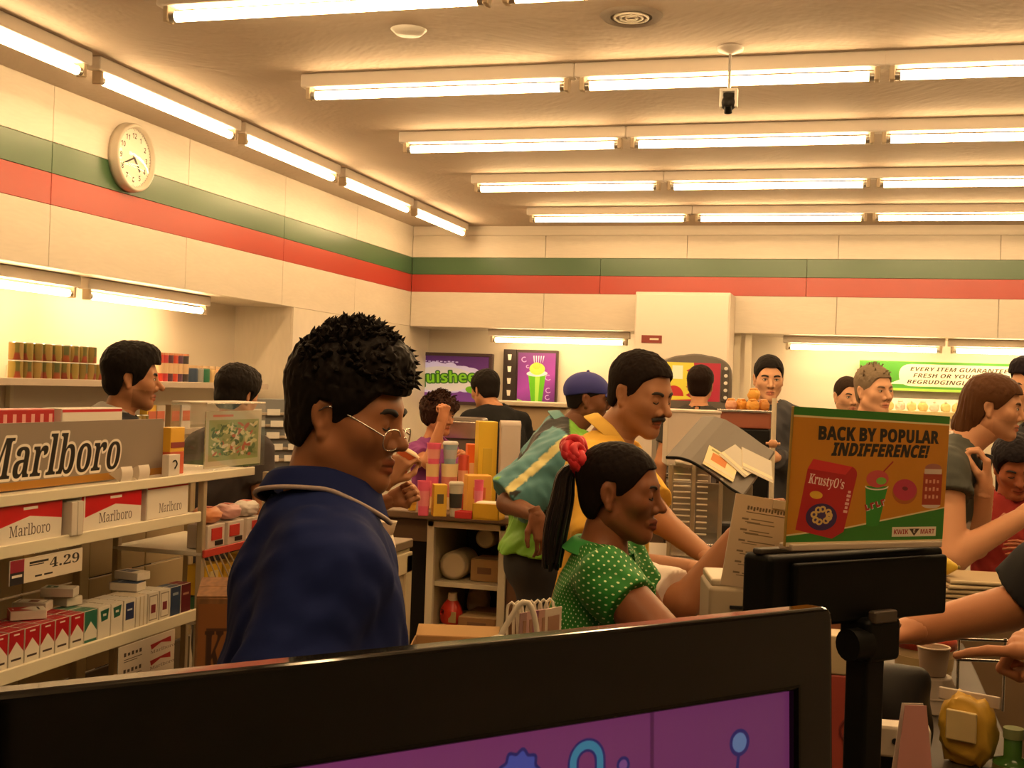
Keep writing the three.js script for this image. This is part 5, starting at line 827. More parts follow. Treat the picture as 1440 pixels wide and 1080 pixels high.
// open cardboard box in front of the shelf unit
{
  const c = P(640, 905, 4.5), t = thing('cardboard_box', 'low open cardboard box in front of the open shelf unit', 'box', [c.x, 0, c.z], 0.25), w = 0.32, h = c.y, d = 0.24;
  for (const s of [-1, 1]) { mesh('box_side', [rb(w, h, 0.006, 0, h / 2, s * d / 2, 0.002)], BOXM, t); mesh('box_side', [rb(0.006, h, d, s * w / 2, h / 2, 0, 0.002)], BOXM, t); const f = rb(w, 0.005, 0.1, 0, 0, 0.05, 0.002); f.rotateX(s * 0.0 - 0.25); if (s < 0) f.rotateY(Math.PI); mesh('flap', [f.translate(0, h, s * d / 2)], M([0.5, 0.3, 0.12], 0.8), t); }
  mesh('box_bottom', [rb(w, 0.006, d, 0, 0.003, 0, 0.002)], BOXM, t); mesh('folded_sheet', [rb(w * 0.8, 0.006, d * 0.7, 0.02, h - 0.03, 0, 0.002).rotateZ(-0.08)], M([0.62, 0.45, 0.25], 0.8), t);
}
// ---------- glass case with papers, white box, pastry tray ----------
{
  const d = 4.05, k = d / FOCAL, c = P(985, 785, d), X = p => (p - 985) * k, Y = p => (785 - p) * k, t = thing('display_case', 'steel and glass display case with wire racks inside, papers on its sloping lid', 'case', c, facing(985, 90) );
  const cy0 = c.y; // stands on the cross counter
  mesh('case_base', [rb(X(1060) - X(938), 0.05, 0.34, X(999), 0.025, -0.17, 0.006)], CHROME, t);
  for (const p of [940, 972, 1010]) mesh('case_post', [rb(0.014, Y(655) - (p > 1000 ? 0.04 : 0), 0.014, X(p), (Y(655) - (p > 1000 ? 0.04 : 0)) / 2, 0, 0.003)], M([0.45, 0.4, 0.3], 0.35, { metalness: 0.7 }), t);
  for (const [a, b] of [[944, 968], [977, 992]]) for (let i = 0; i < 11; i++) mesh('wire_rack', [rb(X(b) - X(a), 0.005, 0.012, (X(a) + X(b)) / 2, Y(752) + i * 0.02, -0.01, 0.002)], M([0.66, 0.58, 0.44], 0.4), t);
  mesh('case_back', [rb(X(1060) - X(938), 0.22, 0.01, X(999), 0.12, -0.33, 0.003)], M([0.25, 0.22, 0.17], 0.5), t);
  mesh('glass_side', [rb(X(1010) - X(942), Y(660), 0.004, X(976), Y(660) / 2, 0.012, 0.001)], M(0xffffff, 0.03, { transmission: 1, thickness: 0, ior: 1.5 }), t);
  mesh('dark_motor', [rb(0.06, 0.06, 0.08, X(1022), 0.09, -0.05, 0.01)], DARK, t);
  const prof = [[932, 645], [950, 645], [966, 649], [985, 659], [1005, 672], [1022, 684], [1040, 694]].map(p => [X(p[0]), Y(p[1])]);
  const lidPts = prof.concat(prof.slice().reverse().map(p => [p[0] + 0.002, p[1] - 0.006]));
  const lid = mesh('sloping_lid', [extrude(lidPts, 0.34, 0.001).translate(0, 0, -0.34).applyMatrix4(new THREE.Matrix4().set(1, 0, -0.35, 0, 0, 1, -0.4, 0, 0, 0, 1, 0, 0, 0, 0, 1))], M([0.11, 0.09, 0.068], 0.45), t);
  mesh('lid_edge', [tube(prof.map(p => [p[0], p[1], 0.004]), 0.005, 30, 6)], BLACK, lid);
  const sl = Math.atan2(prof[6][1] - prof[3][1], prof[6][0] - prof[3][0]);
  const m1 = canvasTex(128, 128, (g, w) => { g.fillStyle = '#e2cf9c'; g.fillRect(0, 0, w, w); g.fillStyle = '#c8752a'; g.fillRect(22, 30, 62, 50); g.fillStyle = '#8a8a4a'; g.fillRect(14, 10, 100, 12); });
  const LX = V(Math.cos(sl), Math.sin(sl), 0), LB = V(0.35, 0.4, -1).normalize(), LY = LX.clone().cross(LB).normalize(), LZ = LX.clone().cross(LY);
  const lq = new THREE.Quaternion().setFromRotationMatrix(new THREE.Matrix4().makeBasis(LX, LY, LZ)); t.updateMatrixWorld();
  [[0.055, 0.085, 'orange-printed sheet on the sloping lid, nearest of the papers', m1, 0.1], [0.10, 0.17, 'grey-printed newspaper on the sloping lid behind the orange sheet', null, -0.25], [0.155, 0.21, 'pale sheet at the far end of the sloping lid', null, 0.3]].forEach(([al, up, l, mp, tw], i) => {
    const p0 = V(prof[3][0], prof[3][1], 0).addScaledVector(LX, al - 0.02).addScaledVector(LB, up).addScaledVector(LY, 0.006 + i * 0.003), o = thing('paper_sheet', l, 'paper', p0.applyMatrix4(t.matrixWorld));
    o.quaternion.copy(t.quaternion).multiply(lq).multiply(new THREE.Quaternion().setFromAxisAngle(V(0, 1, 0), tw));
    mesh('sheet', [rb(0.12, 0.002, 0.13, 0, 0, 0, 0.0008)], M([0.76, 0.66, 0.44], 0.6), o); mesh('printed_face', [face(0.118, 0.128).rotateX(-Math.PI / 2).translate(0, 0.0013, 0)], mp ? M(0xffffff, 0.6, { map: mp }) : M([0.5, 0.46, 0.38], 0.6), o); mesh('fold', [rb(0.12, 0.002, 0.02, 0, 0.001, 0.04, 0.0008)], M([0.72, 0.62, 0.42], 0.6), o);
  });
  const wb = P(974, 652, 4.85), wk = 4.85 / FOCAL, wbox = thing('register_box', 'plain pale grey equipment box behind the man with the moustache', 'box', [wb.x, 0, wb.z], facing(974, 84));
  mesh('box_body', [rb(74 * wk, 0.225, 0.22, 0, wb.y + 0.1, -0.11, 0.006)], M([0.62, 0.52, 0.44], 0.5), wbox); mesh('box_rim', [rb(76 * wk, 0.012, 0.23, 0, wb.y + 0.21, -0.11, 0.004)], M([0.7, 0.6, 0.5], 0.45), wbox); mesh('stand', [rb(0.16, wb.y - 0.01, 0.16, 0, (wb.y - 0.01) / 2, -0.11, 0.006)], M([0.4, 0.34, 0.28], 0.5), wbox); mesh('crumpled_cover', [surfaceBag(0.075, 0.02, 0.05, 8).translate(0.0, wb.y - 0.012, 0.06)], M([0.6, 0.5, 0.4], 0.6), wbox);
  // cross counter under the case
  const cc = thing('cross_counter', 'low cross counter under the glass display case', 'counter', [c.x + 0.02, 0, c.z - 0.12], facing(985, 90)); mesh('worktop', [rb(0.62, 0.03, 0.5, 0, c.y - 0.016, 0, 0.006)], M([0.3, 0.24, 0.18], 0.4), cc); mesh('counter_body', [rb(0.58, c.y - 0.04, 0.44, 0, (c.y - 0.04) / 2, 0, 0.006)], BROWN, cc);
}
{
  const d = 5.4, k = d / FOCAL, c = P(1046, 600, d), t = thing('pastry_stand', 'dark stand with a reddish warming tray of pastries, before the man in the jacket', 'stand', [c.x, 0, c.z], facing(1046, 90));
  mesh('stand_body', [rb(0.23, c.y - 0.01, 0.26, 0, (c.y - 0.01) / 2, -0.1, 0.006)], BLACK, t); mesh('tray', [rb(0.235, 0.075, 0.26, 0, c.y + 0.03, -0.1, 0.008)], M([0.28, 0.08, 0.04], 0.4), t); mesh('tray_rail', [rb(0.24, 0.012, 0.01, 0, c.y + 0.07, 0.035, 0.003)], CHROME, t);
  const W = ['left', 'second', 'third', 'right', 'topmost'];
  for (let i = 0; i < 5; i++) { const p = V([-0.06, -0.015, 0.035, 0.085, 0.04][i], c.y + 0.068 + (i === 4 ? 0.05 : 0), i === 4 ? -0.05 : [-0.03, -0.06, -0.02, -0.06][i]).applyAxisAngle(V(0, 1, 0), t.rotation.y).add(V(c.x, 0, c.z)); const o = thing('pastry', `${W[i]} golden pastry on the reddish warming tray`, 'pastry', p, rr(0, 3), 'pastries on the warming tray'); mesh('crust', [surfaceBag(0.024, 0.026, 0.026, i + 11)], M([[0.66, 0.34, 0.2], [0.62, 0.28, 0.03], [0.7, 0.33, 0.04], [0.5, 0.2, 0.03], [0.7, 0.36, 0.05]][i], 0.5), o); mesh('glaze', [surfaceBag(0.017, 0.009, 0.018, i + 4).translate(0, 0.04, 0)], M([0.6, 0.24, 0.04], 0.25), o); }
  const q = P(1086, 655, 5.1), h0 = q.y, top = P(1084, 560, 5.1).y, pole = thing('display_pole', 'thin pale pole with a knob beside the pastry tray', 'pole', [q.x, 0, q.z]); mesh('rod', [cy(0.01, 0.012, top, 0, top / 2, 0, 12)], M([0.6, 0.52, 0.38], 0.4), pole); mesh('knob', [sp(0.02, 0, P(1086, 624, 5.1).y, 0, 12), rod(V(-0.03, P(1086, 624, 5.1).y, 0), V(0.03, P(1086, 624, 5.1).y, 0), 0.006, 8)], M([0.5, 0.25, 0.12], 0.4), pole); mesh('foot', [cy(0.08, 0.1, 0.02, 0, 0.01, 0)], DARK, pole);
}
// ---------- the people ----------
const knit = (c, r = 0.85) => M(c, r, { specularIntensity: 0.25 });
const SKIN = { brown: [0.33, 0.135, 0.06], deep: [0.23, 0.085, 0.038], tan: [0.45, 0.21, 0.105], fair: [0.62, 0.34, 0.2], dark: [0.19, 0.075, 0.035] };
const HB = [0.012, 0.009, 0.008];
// clerk in the blue polo shirt
person({
  label: 'man in navy blue polo shirt with glasses, spiky black hair, looking down behind the monitor',
  head: [490, 583, 1.93], face: facing(490, -6), skin: SKIN.brown, cell: 0.011, headCell: 0.0032, headScale: 0.99, headFwd: 0.012, lean: 0.08, girth: 1.17, wide: 1.08, belly: 0.03, armK: 1.12, sheen: 0.42,
  look: { pitch: 0.17, yaw: -0.52, roll: 0.0 }, faceShape: { eyes: 'down', jaw: 1.14, neck: 1.2, lip: 1.2, chin: 1.15, nose: 0.84, brow: 1.2 },
  arms: { r: P(610, 1010, 1.72), l: P(640, 1000, 1.95) }, elbow: { r: [-0.35, -1, 0.1] },
  top: { mat: knit([0.012, 0.021, 0.10]), name: 'polo_shirt', sleeve: 0.86, loose: 0.02, fold: 0.011, flare: 0.018, cell: 0.0085, neck: 0.078,
    collar: { mat: knit([0.01, 0.017, 0.085]), trim: M([0.42, 0.33, 0.3], 0.7), r: 0.076, h: 0.03, flare: 0.027, gap: 0.42, up: 0.012 } },
  hair: { style: 'quiff', color: HB, rough: 0.5, top: 0.036, side: 0.014, amp: 0.006, front: 0.05, temple: 0.012, burn: -0.014, nape: -0.068, overEar: 0.022, locks: 620, lockLen: 0.021, lockR: 0.0078, cell: 0.0036,
    spot: () => { const a = rr(0, Math.PI * 2), e = rr(0.15, 1.5), d = V(Math.cos(a) * Math.cos(e), Math.sin(e), Math.sin(a) * Math.cos(e)); const p = V(d.x * 0.084, 0.05 + d.y * 0.1, -0.008 + d.z * 0.1 + (d.z > 0 ? 0.0 : 0)); const f = d.z > 0.2; return [p, V(d.x * 0.9, d.y + (f ? 0.15 : 0.25), d.z * (f ? 1 : 0.4) + (f ? 0.45 : 0.25)).normalize()]; } },
  extra: (tmp) => {
    const y = -0.022, z = 0.104, fr = [];
    const loop = s => { const q = []; for (let i = 0; i <= 24; i++) { const a = i / 24 * Math.PI * 2; q.push(V(s * 0.033 + Math.sign(Math.cos(a)) * Math.pow(Math.abs(Math.cos(a)), 0.7) * 0.0265, y + Math.sign(Math.sin(a)) * Math.pow(Math.abs(Math.sin(a)), 0.8) * 0.0175, z - Math.abs(s * 0.033 + Math.cos(a) * 0.0265) * 0.16)); } return q; };
    for (const s of [-1, 1]) { fr.push(new THREE.TubeGeometry(new THREE.CatmullRomCurve3(loop(s), true), 36, 0.0013, 6)); fr.push(tube([[s * 0.057, y + 0.006, z - 0.01], [s * 0.064, y + 0.0165, 0.066], [s * 0.0735, y + 0.031, 0.022], [s * 0.079, 0.014, -0.004], [s * 0.081, 0.004, -0.018]], 0.0015, 20, 6)); }
    fr.push(tube([[-0.009, y + 0.002, z - 0.001], [0, y + 0.006, z + 0.006], [0.009, y + 0.002, z - 0.001]], 0.0013, 8, 6));
    const g = mesh('glasses', fr, M([0.75, 0.72, 0.66], 0.22, { metalness: 1 }), tmp);
    for (const s of [-1, 1]) { const sh = new THREE.CircleGeometry(1, 28).scale(0.0235, 0.0165, 1).rotateY(-s * 0.16).translate(s * 0.033, y, z - 0.0053); mesh('lens', [sh], M(0xffffff, 0.03, { transmission: 1, thickness: 0, ior: 1.5 }), g); }
  },
});
// young woman in green
const dots = canvasTex(128, 128, (g, w) => { g.fillStyle = '#1c7a22'; g.fillRect(0, 0, w, w); g.fillStyle = '#d9e8b4'; for (const [x, y] of [[32, 32], [96, 96]]) { g.beginPath(); g.arc(x, y, 15, 0, 7); g.fill(); } });
person({
  label: 'young woman in green polka dot blouse with long dark ponytail, reaching over the counter',
  head: [872, 690, 2.36], face: facing(872, 13), skin: SKIN.deep, cell: 0.011, headCell: 0.0032, headScale: 0.93, lean: 0.12, girth: 0.9, wide: 0.9, armK: 1.05, bust: 0.8, headFwd: 0.005, shrug: { r: 0.06, l: 0.055 }, fwd: { r: 0.05 }, sheen: 0.4,
  look: { pitch: 0.08, yaw: 0.02, roll: 0.02 }, faceShape: { eyes: 'down', jaw: 0.9, neck: 0.82, lip: 1.25, nose: 0.92, brow: 0.8, chin: 0.9, lipColor: [0.2, 0.05, 0.035] },
  arms: { r: P(1150, 892, 2.0), l: P(1080, 930, 2.4) }, elbow: { r: [-0.4, -0.8, 0.3] }, handCell: 0.004,
  top: { mat: M([1, 1, 1], 0.7, { map: rep(dots, 82, 64) }), uv: true, name: 'blouse', sleeve: 0.3, loose: 0.014, fold: 0.012, flare: 0.02, cell: 0.0085, neck: 0.06, scoop: 0.05, hem: 0.84,
    collar: { mat: M([0.03, 0.28, 0.05], 0.7), r: 0.056, h: 0.022, flare: 0.03, gap: 0.6, up: 0.008 } },
  hair: { style: 'tight', color: [0.011, 0.007, 0.006], rough: 0.6, spec: 0.1, top: 0.004, side: 0.004, amp: 0.0015, freq: 90, front: 0.062, temple: 0.022, burn: -0.008, nape: -0.085, overEar: 0.026, cell: 0.0036 },
  extra: (tmp) => {
    const strand = []; const base = V(0, 0.058, -0.112);
    for (let i = 0; i < 60; i++) { const a = rr(0, 6.28), r = Math.sqrt(rnd()), e = V(Math.cos(a) * r, 0, Math.sin(a) * r); strand.push(tube([base.clone().addScaledVector(e, 0.012).add(V(0, 0, 0.014)), base.clone().add(V(e.x * 0.022, -0.03, -0.024 + e.z * 0.02)), V(e.x * 0.032, -0.04, -0.142 + e.z * 0.028), V(e.x * 0.034, -0.12, -0.15 + e.z * 0.03), V(e.x * 0.028 + rr(-0.006, 0.006), -0.19 - rnd() * 0.03, -0.15 + e.z * 0.022)], 0.0055, 14, 5)); }
    mesh('ponytail', strand, M([0.011, 0.007, 0.006], 0.38), tmp);
    const sc = []; for (let i = 0; i < 26; i++) { const a = i / 26 * Math.PI * 2, q = new THREE.TorusGeometry(0.017, 0.0095, 8, 14).scale(1, 1, 1.3); q.rotateY(a + rr(-0.4, 0.4)).rotateZ(rr(-0.5, 0.5)); sc.push(q.translate(Math.cos(a) * 0.032, Math.sin(a) * 0.032, rr(-0.014, 0.014)).rotateX(-0.6).translate(0, 0.07, -0.112)); }
    mesh('scrunchie', sc, M([0.62, 0.02, 0.03], 0.55, { sheen: 0.5, sheenColor: C3([0.8, 0.1, 0.1]) }), tmp);
  },
});
// moustached man
person({
  label: 'man with moustache in yellow shirt standing behind the young woman in green',
  head: [901, 553, 3.55], face: facing(900, 14), skin: SKIN.tan.map((v, i) => v * 0.85), cell: 0.014, headCell: 0.0036, headScale: 1.0, lean: 0.06, girth: 1.08, wide: 1.02, headFwd: 0.07,
  look: { pitch: 0.26, yaw: -0.4 }, faceShape: { eyes: 'down', jaw: 1.08, neck: 1.1, nose: 1.2, moustache: true, brow: 1.2, beard: 0.1 },
  arms: { r: P(972, 800, 3.2), l: P(1010, 800, 3.25) }, hands: { r: { pose: 'grip', palm: [0, -1, 0] }, l: { pose: 'grip', palm: [0, -1, 0] } }, handCell: 0.005,
  top: { mat: knit([0.78, 0.46, 0.07]), name: 'polo_shirt', sleeve: 0.75, loose: 0.018, fold: 0.008, cell: 0.012, neck: 0.068, collar: { mat: knit([0.8, 0.5, 0.1]), r: 0.07, h: 0.026, flare: 0.03, gap: 0.4 } },
  hair: { style: 'short', color: [0.016, 0.011, 0.009], rough: 0.7, spec: 0.08, top: 0.014, side: 0.008, amp: 0.003, front: 0.072, temple: 0.045, burn: -0.02, nape: -0.06, overEar: 0.02 },
});
// person in white, mostly hidden behind the young woman
person({
  label: 'person in white shirt hidden behind the young woman in green polka dots',
  head: [884, 690, 2.95], face: facing(884, 0), skin: SKIN.brown.map(v => v * 0.95), cell: 0.014, headCell: 0.006, headScale: 0.86, lean: 0.04, girth: 0.9, wide: 0.95, look: { pitch: 0.2 }, faceShape: { eyes: 'down' },
  arms: { r: P(1046, 742, 2.65), l: P(1010, 850, 2.9) }, elbow: { r: [-0.5, -1, -0.3] }, hands: { r: { pose: 'grip', palm: [0, -0.3, 1] } }, handCell: 0.005, armK: 1.1,
  top: { mat: knit([0.78, 0.68, 0.6]), name: 'white_shirt', sleeve: 0.9, loose: 0.02, fold: 0.01, cell: 0.012 },
  hair: { style: 'short', color: HB, top: 0.004, side: 0.004, amp: 0.002 },
});
// man in the blue cap
const TEAL = [0.075, 0.235, 0.26], LIME = [0.17, 0.42, 0.03], PALE = [0.72, 0.66, 0.28], BLK = [0.012, 0.012, 0.012];
person({
  label: 'man in blue cap and teal, black and lime green shirt with pale sleeve stripe',
  head: [827, 561, 4.75], face: facing(827, -2), skin: SKIN.dark, cell: 0.013, headCell: 0.0045, headScale: 0.86, lean: 0.19, girth: 1.2, wide: 1.05, headFwd: 0.05, armK: 1.02,
  look: { pitch: 0.06 }, faceShape: { eyes: 'open', jaw: 1.05, lip: 1.3, beard: 0.25 },
  arms: { r: P(754, 724, 4.3), l: P(800, 720, 4.95) }, elbow: { r: [-0.3, -0.7, -0.7] }, hands: { r: { pose: 'relaxed', dir: [-0.1, -0.9, 0.35], palm: [0.8, 0, -0.5] } }, handCell: 0.005,
  top: { mat: M([1, 1, 1], 0.6, { vertexColors: true }), name: 'sports_shirt', sleeve: 0.95, loose: 0.035, fold: 0.014, flare: 0.03, hem: 0.98, cell: 0.009, neck: 0.066,
    collar: { mat: M([0.13, 0.3, 0.3], 0.7), r: 0.068, h: 0.028, flare: 0.034, gap: 0.4 },
    colorFn: (x, y, z, J) => {
      for (const s of ['l', 'r']) { const a = J['s' + s], b = J['e' + s], d = b.clone().sub(a), L = d.length(); d.divideScalar(L); const p = V(x, y, z).sub(a), t = p.dot(d), q = p.clone().addScaledVector(d, -t), k = s === 'l' ? 1 : -1;
        if (q.length() < 0.115 && t > -0.06 && x * k > 0.11) { const side = q.dot(V(k, 0.25, 0).normalize()), fwd = q.z; return (Math.abs(fwd + 0.01) < 0.011 && side > 0) ? PALE : TEAL; } }
      if (Math.abs(x) < 0.06 && y > 1.38) return TEAL;
      if (y > 1.12 && z > -0.12 && Math.abs(x) > 0.075) return z > 0.105 ? LIME : BLK;
      if (y > 1.3) return BLK;
      return Math.abs(z - 0.09) < 0.012 && Math.abs(x) > 0.06 ? PALE : LIME;
    } },
  hair: { style: 'short', color: HB, top: 0.0, side: 0.002, amp: 0.001, nape: -0.05 },
  extra: (tmp) => {
    const f = (x, y, z) => { let d = sEll(x, y, z, 0, 0.04, -0.012, 0.087, 0.088, 0.11); d = smax(d, 0.028 + Math.max(0, -z) * -0.22 - y, 0.006); return d; };
    const br = (x, y, z) => { const yy = y - 0.034 + Math.abs(x) * Math.abs(x) * 3.2 + (z - 0.09) * 0.16; return Math.max(Math.abs(yy) - 0.004, sEll(x, 0, z, 0, 0, 0.09, 0.075, 1, 0.085), 0.075 - z); };
    const m = M([0.02, 0.024, 0.2], 0.7); const c = mesh('cap', [surface(f, [-0.1, 0, -0.14], [0.1, 0.14, 0.12], 0.0045)], m, tmp);
    mesh('cap_brim', [surface(br, [-0.09, -0.02, 0.06], [0.09, 0.06, 0.19], 0.0045)], m, c); mesh('cap_button', [sp(0.008, 0, 0.129, -0.012, 10)], m, c);
  },
});
// shoppers in the aisle behind the cigarette rack
person({ label: 'shopper in dark top with thick black hair and beard by the food shelf', head: [186, 531, 4.6], face: facing(186, 2), skin: SKIN.tan, headCell: 0.0045, look: { pitch: 0.08 }, faceShape: { eyes: 'open', nose: 1.25, beard: 0.35, neck: 1.05 }, top: { mat: knit([0.035, 0.035, 0.04]), fold: 0.008, collar: { mat: knit([0.3, 0.28, 0.25]), h: 0.02 } }, hair: { style: 'quiff', color: HB, top: 0.03, side: 0.017, amp: 0.004, burn: -0.05, nape: -0.085, front: 0.06, temple: 0.0, overEar: 0.016 } });
person({ label: 'shopper seen from behind with black hair, past the end of the cigarette rack', head: [334, 556, 5.1], face: facing(334, -48), skin: SKIN.tan, headCell: 0.005, look: { pitch: 0.25 }, top: { mat: knit([0.06, 0.05, 0.05]), fold: 0.008 }, hair: { style: 'quiff', color: HB, top: 0.03, side: 0.02, amp: 0.005, burn: -0.03, nape: -0.08, overEar: 0.016 } });
// woman in purple at the coffee counter
person({
  label: 'woman with curly brown hair in purple top, hand raised to her face',
  head: [618, 584, 6.5], face: facing(618, 42), skin: SKIN.tan.map((v, i) => v * [1, 0.9, 0.85][i]), headCell: 0.005, headScale: 0.95, girth: 0.9, wide: 0.92, look: { pitch: 0.12 }, faceShape: { eyes: 'open' },
  arms: { r: P(622, 592, 6.2), l: P(650, 650, 6.3) }, elbow: { r: [-0.5, -1, 0.3] }, hands: { r: { pose: 'fist', dir: [0.1, 1, 0.1], palm: [0.2, 0, -1] }, l: { pose: 'grip' } }, handCell: 0.005,
  top: { mat: knit([0.22, 0.05, 0.2]), name: 'purple_top', sleeve: 0.6, fold: 0.01, scoop: 0.06 },
  hair: { style: 'curly', color: [0.03, 0.012, 0.008], rough: 0.6, top: 0.03, side: 0.04, amp: 0.02, freq: 40, front: 0.045, temple: 0.01, burn: -0.09, nape: -0.13, overEar: -0.09, locks: 160, lockLen: 0.03, lockR: 0.009 },
});
person({ label: 'person in black top seen from behind, bent towards the drink machines under the poster', head: [682, 548, 7.75], face: facing(682, -125), skin: SKIN.tan, headScale: 0.98, lean: 0.4, wide: 1.1, look: { pitch: 0.25 }, arms: { l: P(650, 640, 8.0), r: P(700, 650, 8.0) }, top: { mat: knit([0.014, 0.014, 0.015]), sleeve: 0.8, fold: 0.01 }, hair: { style: 'short', color: HB, top: 0.02, side: 0.014, amp: 0.004, nape: -0.07 } });
// people at the back
person({ label: 'young man with short black hair in dark jacket facing this way by the white cabinet', head: [1081, 532, 6.9], face: facing(1081, 82), skin: SKIN.fair, headCell: 0.005, look: { pitch: 0.12 }, faceShape: { eyes: 'open', brow: 1.2 }, top: { mat: M([0.022, 0.022, 0.028], 0.6), name: 'jacket', sleeve: 2, loose: 0.03, fold: 0.012 }, arms: { l: 'fold', r: 'down' }, hair: { style: 'short', color: HB, top: 0.016, side: 0.006, amp: 0.003, burn: -0.02 } });
person({ label: 'dark-haired person seen from behind in front of the red and yellow lit machine', head: [985, 541, 7.9], face: facing(985, -82), skin: SKIN.tan, top: { mat: knit([0.05, 0.045, 0.04]) }, hair: { style: 'short', color: [0.014, 0.007, 0.005], top: 0.016, side: 0.012, amp: 0.003, nape: -0.08 } });
person({ label: 'grey-haired man looking right, above the yellow sign', head: [1229, 549, 6.1], face: facing(1229, 48), skin: SKIN.fair, headCell: 0.005, faceShape: { eyes: 'open', nose: 1.15, jaw: 1.08 }, look: { pitch: 0.04, roll: 0.04 }, top: { mat: knit([0.2, 0.18, 0.15]) }, hair: { style: 'short', color: [0.2, 0.15, 0.1], brow: [0.2, 0.13, 0.08], top: 0.018, side: 0.006, amp: 0.004, front: 0.066, burn: -0.02, locks: 40, lockLen: 0.014 } });
person({ label: 'short-haired man partly hidden behind the grey-haired man', head: [1192, 557, 7.5], face: facing(1192, 66), skin: SKIN.fair.map(v => v * 0.92), headCell: 0.005, faceShape: { eyes: 'open', beard: 0.2 }, look: { pitch: 0.1 }, top: { mat: knit([0.1, 0.1, 0.12]) }, hair: { style: 'short', color: [0.03, 0.017, 0.01], top: 0.01, side: 0.005, amp: 0.002 } });
person({
  label: 'long-haired person in dark vest over white shirt, right of the yellow sign',
  head: [1398, 572, 3.9], face: facing(1398, 4), skin: SKIN.fair.map((v, i) => v * [0.9, 0.82, 0.75][i]), headCell: 0.0045, headScale: 0.84, armK: 1.15, girth: 1.0, wide: 1.0, lean: 0.36, look: { pitch: 0.1 }, faceShape: { eyes: 'open', beard: 0.15 },
  arms: { r: P(1436, 728, 3.7), l: P(1384, 686, 3.8) }, elbow: { r: [-0.7, -0.9, -0.9], l: [0.3, -1, 0] }, hands: { l: { pose: 'grip', dir: [0, 1, 0.1], palm: [0, 0, -1] } }, handCell: 0.005,
  top: { mat: M([1, 1, 1], 0.75, { vertexColors: true }), name: 'vest_and_shirt', sleeve: 0.3, loose: 0.02, fold: 0.012, colorFn: (x, y, z) => (Math.abs(x) > 0.07 && y > 1.2) ? [0.055, 0.06, 0.05] : [0.62, 0.55, 0.5] },
  hair: { style: 'long', color: [0.085, 0.035, 0.014], rough: 0.5, top: 0.014, side: 0.012, amp: 0.003, front: 0.055, temple: 0.02, burn: -0.01, nape: -0.11, long: 0.09, overEar: 0.015 },
});
person({ label: 'person with black hair at the far right edge, facing left', head: [1452, 548, 5.2], face: facing(1452, 150), skin: SKIN.fair.map((v, i) => v * [0.9, 0.85, 0.8][i]), headCell: 0.005, faceShape: { eyes: 'open' }, top: { mat: knit([0.03, 0.03, 0.035]) }, hair: { style: 'quiff', color: [0.014, 0.01, 0.014], top: 0.03, side: 0.014, amp: 0.004 } });
person({
  label: 'girl in red top with black hair, head bowed, below the long-haired person', head: [1428, 655, 4.55], face: facing(1424, 78), skin: SKIN.deep.map((v, i) => v * [1.5, 1.3, 1.3][i]), headCell: 0.0045, headScale: 1.1, girth: 0.95, look: { pitch: 0.45, roll: 0.1 }, lean: 0.12, faceShape: { eyes: 'down' },
  arms: { r: P(1398, 745, 4.35), l: P(1450, 780, 4.3) }, hands: { r: { pose: 'fist' } }, handCell: 0.005,
  top: { mat: knit([0.32, 0.035, 0.03]), name: 'red_top', sleeve: 0.5, fold: 0.012 }, hair: { style: 'short', color: [0.012, 0.009, 0.011], top: 0.02, side: 0.016, amp: 0.003, burn: -0.08, nape: -0.12, overEar: -0.04, long: 0.14 },
});
// customer at the right edge, arms over the counter
person({
  label: 'customer in black shirt at the right edge, reaching and pointing over the counter', head: [1600, 490, 2.05], face: facing(1600, 172), skin: SKIN.tan.map((v, i) => v * [0.95, 0.85, 0.8][i]), cell: 0.012, headCell: 0.006, armK: 1.12, girth: 1.1,
  arms: { r: P(1290, 884, 2.25), l: P(1520, 918, 1.82) }, elbow: { r: [-0.3, -0.5, 0.2], l: [0.5, -1, -0.3] },
  hands: { l: { pose: 'point', palm: [-0.3, -1, 0] }, r: { pose: 'flat', palm: [0, -1, 0] } }, handCell: 0.004,
  top: { mat: knit([0.018, 0.018, 0.02]), sleeve: 1.0, loose: 0.024, fold: 0.01 }, hair: { style: 'short', color: HB },
});
// shopper behind the man in blue, only hands and cup in view
person({
  label: 'shopper in red hidden behind the man in navy polo, holding an orange cup', head: [497, 596, 3.85], face: facing(497, 20), skin: SKIN.tan.map(v => v * 0.9), headScale: 0.92, girth: 0.95,
  arms: { r: P(545, 676, 3.66), l: P(552, 702, 3.75) }, elbow: { r: [-0.3, -0.25, -1], l: [0.3, -0.3, -1] }, hands: { r: { pose: 'grip', dir: [0.1, 0.85, 0.5], palm: [0.9, 0.2, 0.4] }, l: { pose: 'fist' } }, handCell: 0.005,
  top: { mat: knit([0.3, 0.05, 0.045]), name: 'red_top', sleeve: 0.9, fold: 0.01 }, hair: { style: 'short', color: HB, top: 0.004, side: 0.004, amp: 0.002 },
});
{ const p = P(556, 668, 3.68), c = thing('paper_cup', 'orange patterned cup held in a hand beside the chin of the man in blue', 'cup', [p.x, p.y, p.z], 0.4); c.rotation.z = -0.5; mesh('cup_body', [lathe([[0, 0.002], [0.024, 0], [0.034, 0.078], [0.036, 0.082], [0.032, 0.082], [0.023, 0.008], [0, 0.008]], 24)], M([0.68, 0.14, 0.04], 0.45), c); mesh('cup_band', [lathe([[0.0285, 0.03], [0.0325, 0.06]], 24)], M([0.72, 0.5, 0.3], 0.5), c); mesh('cup_top', [lathe([[0, 0.09], [0.02, 0.09], [0.036, 0.084], [0.036, 0.078]], 24)], M([0.7, 0.52, 0.32], 0.5), c); }
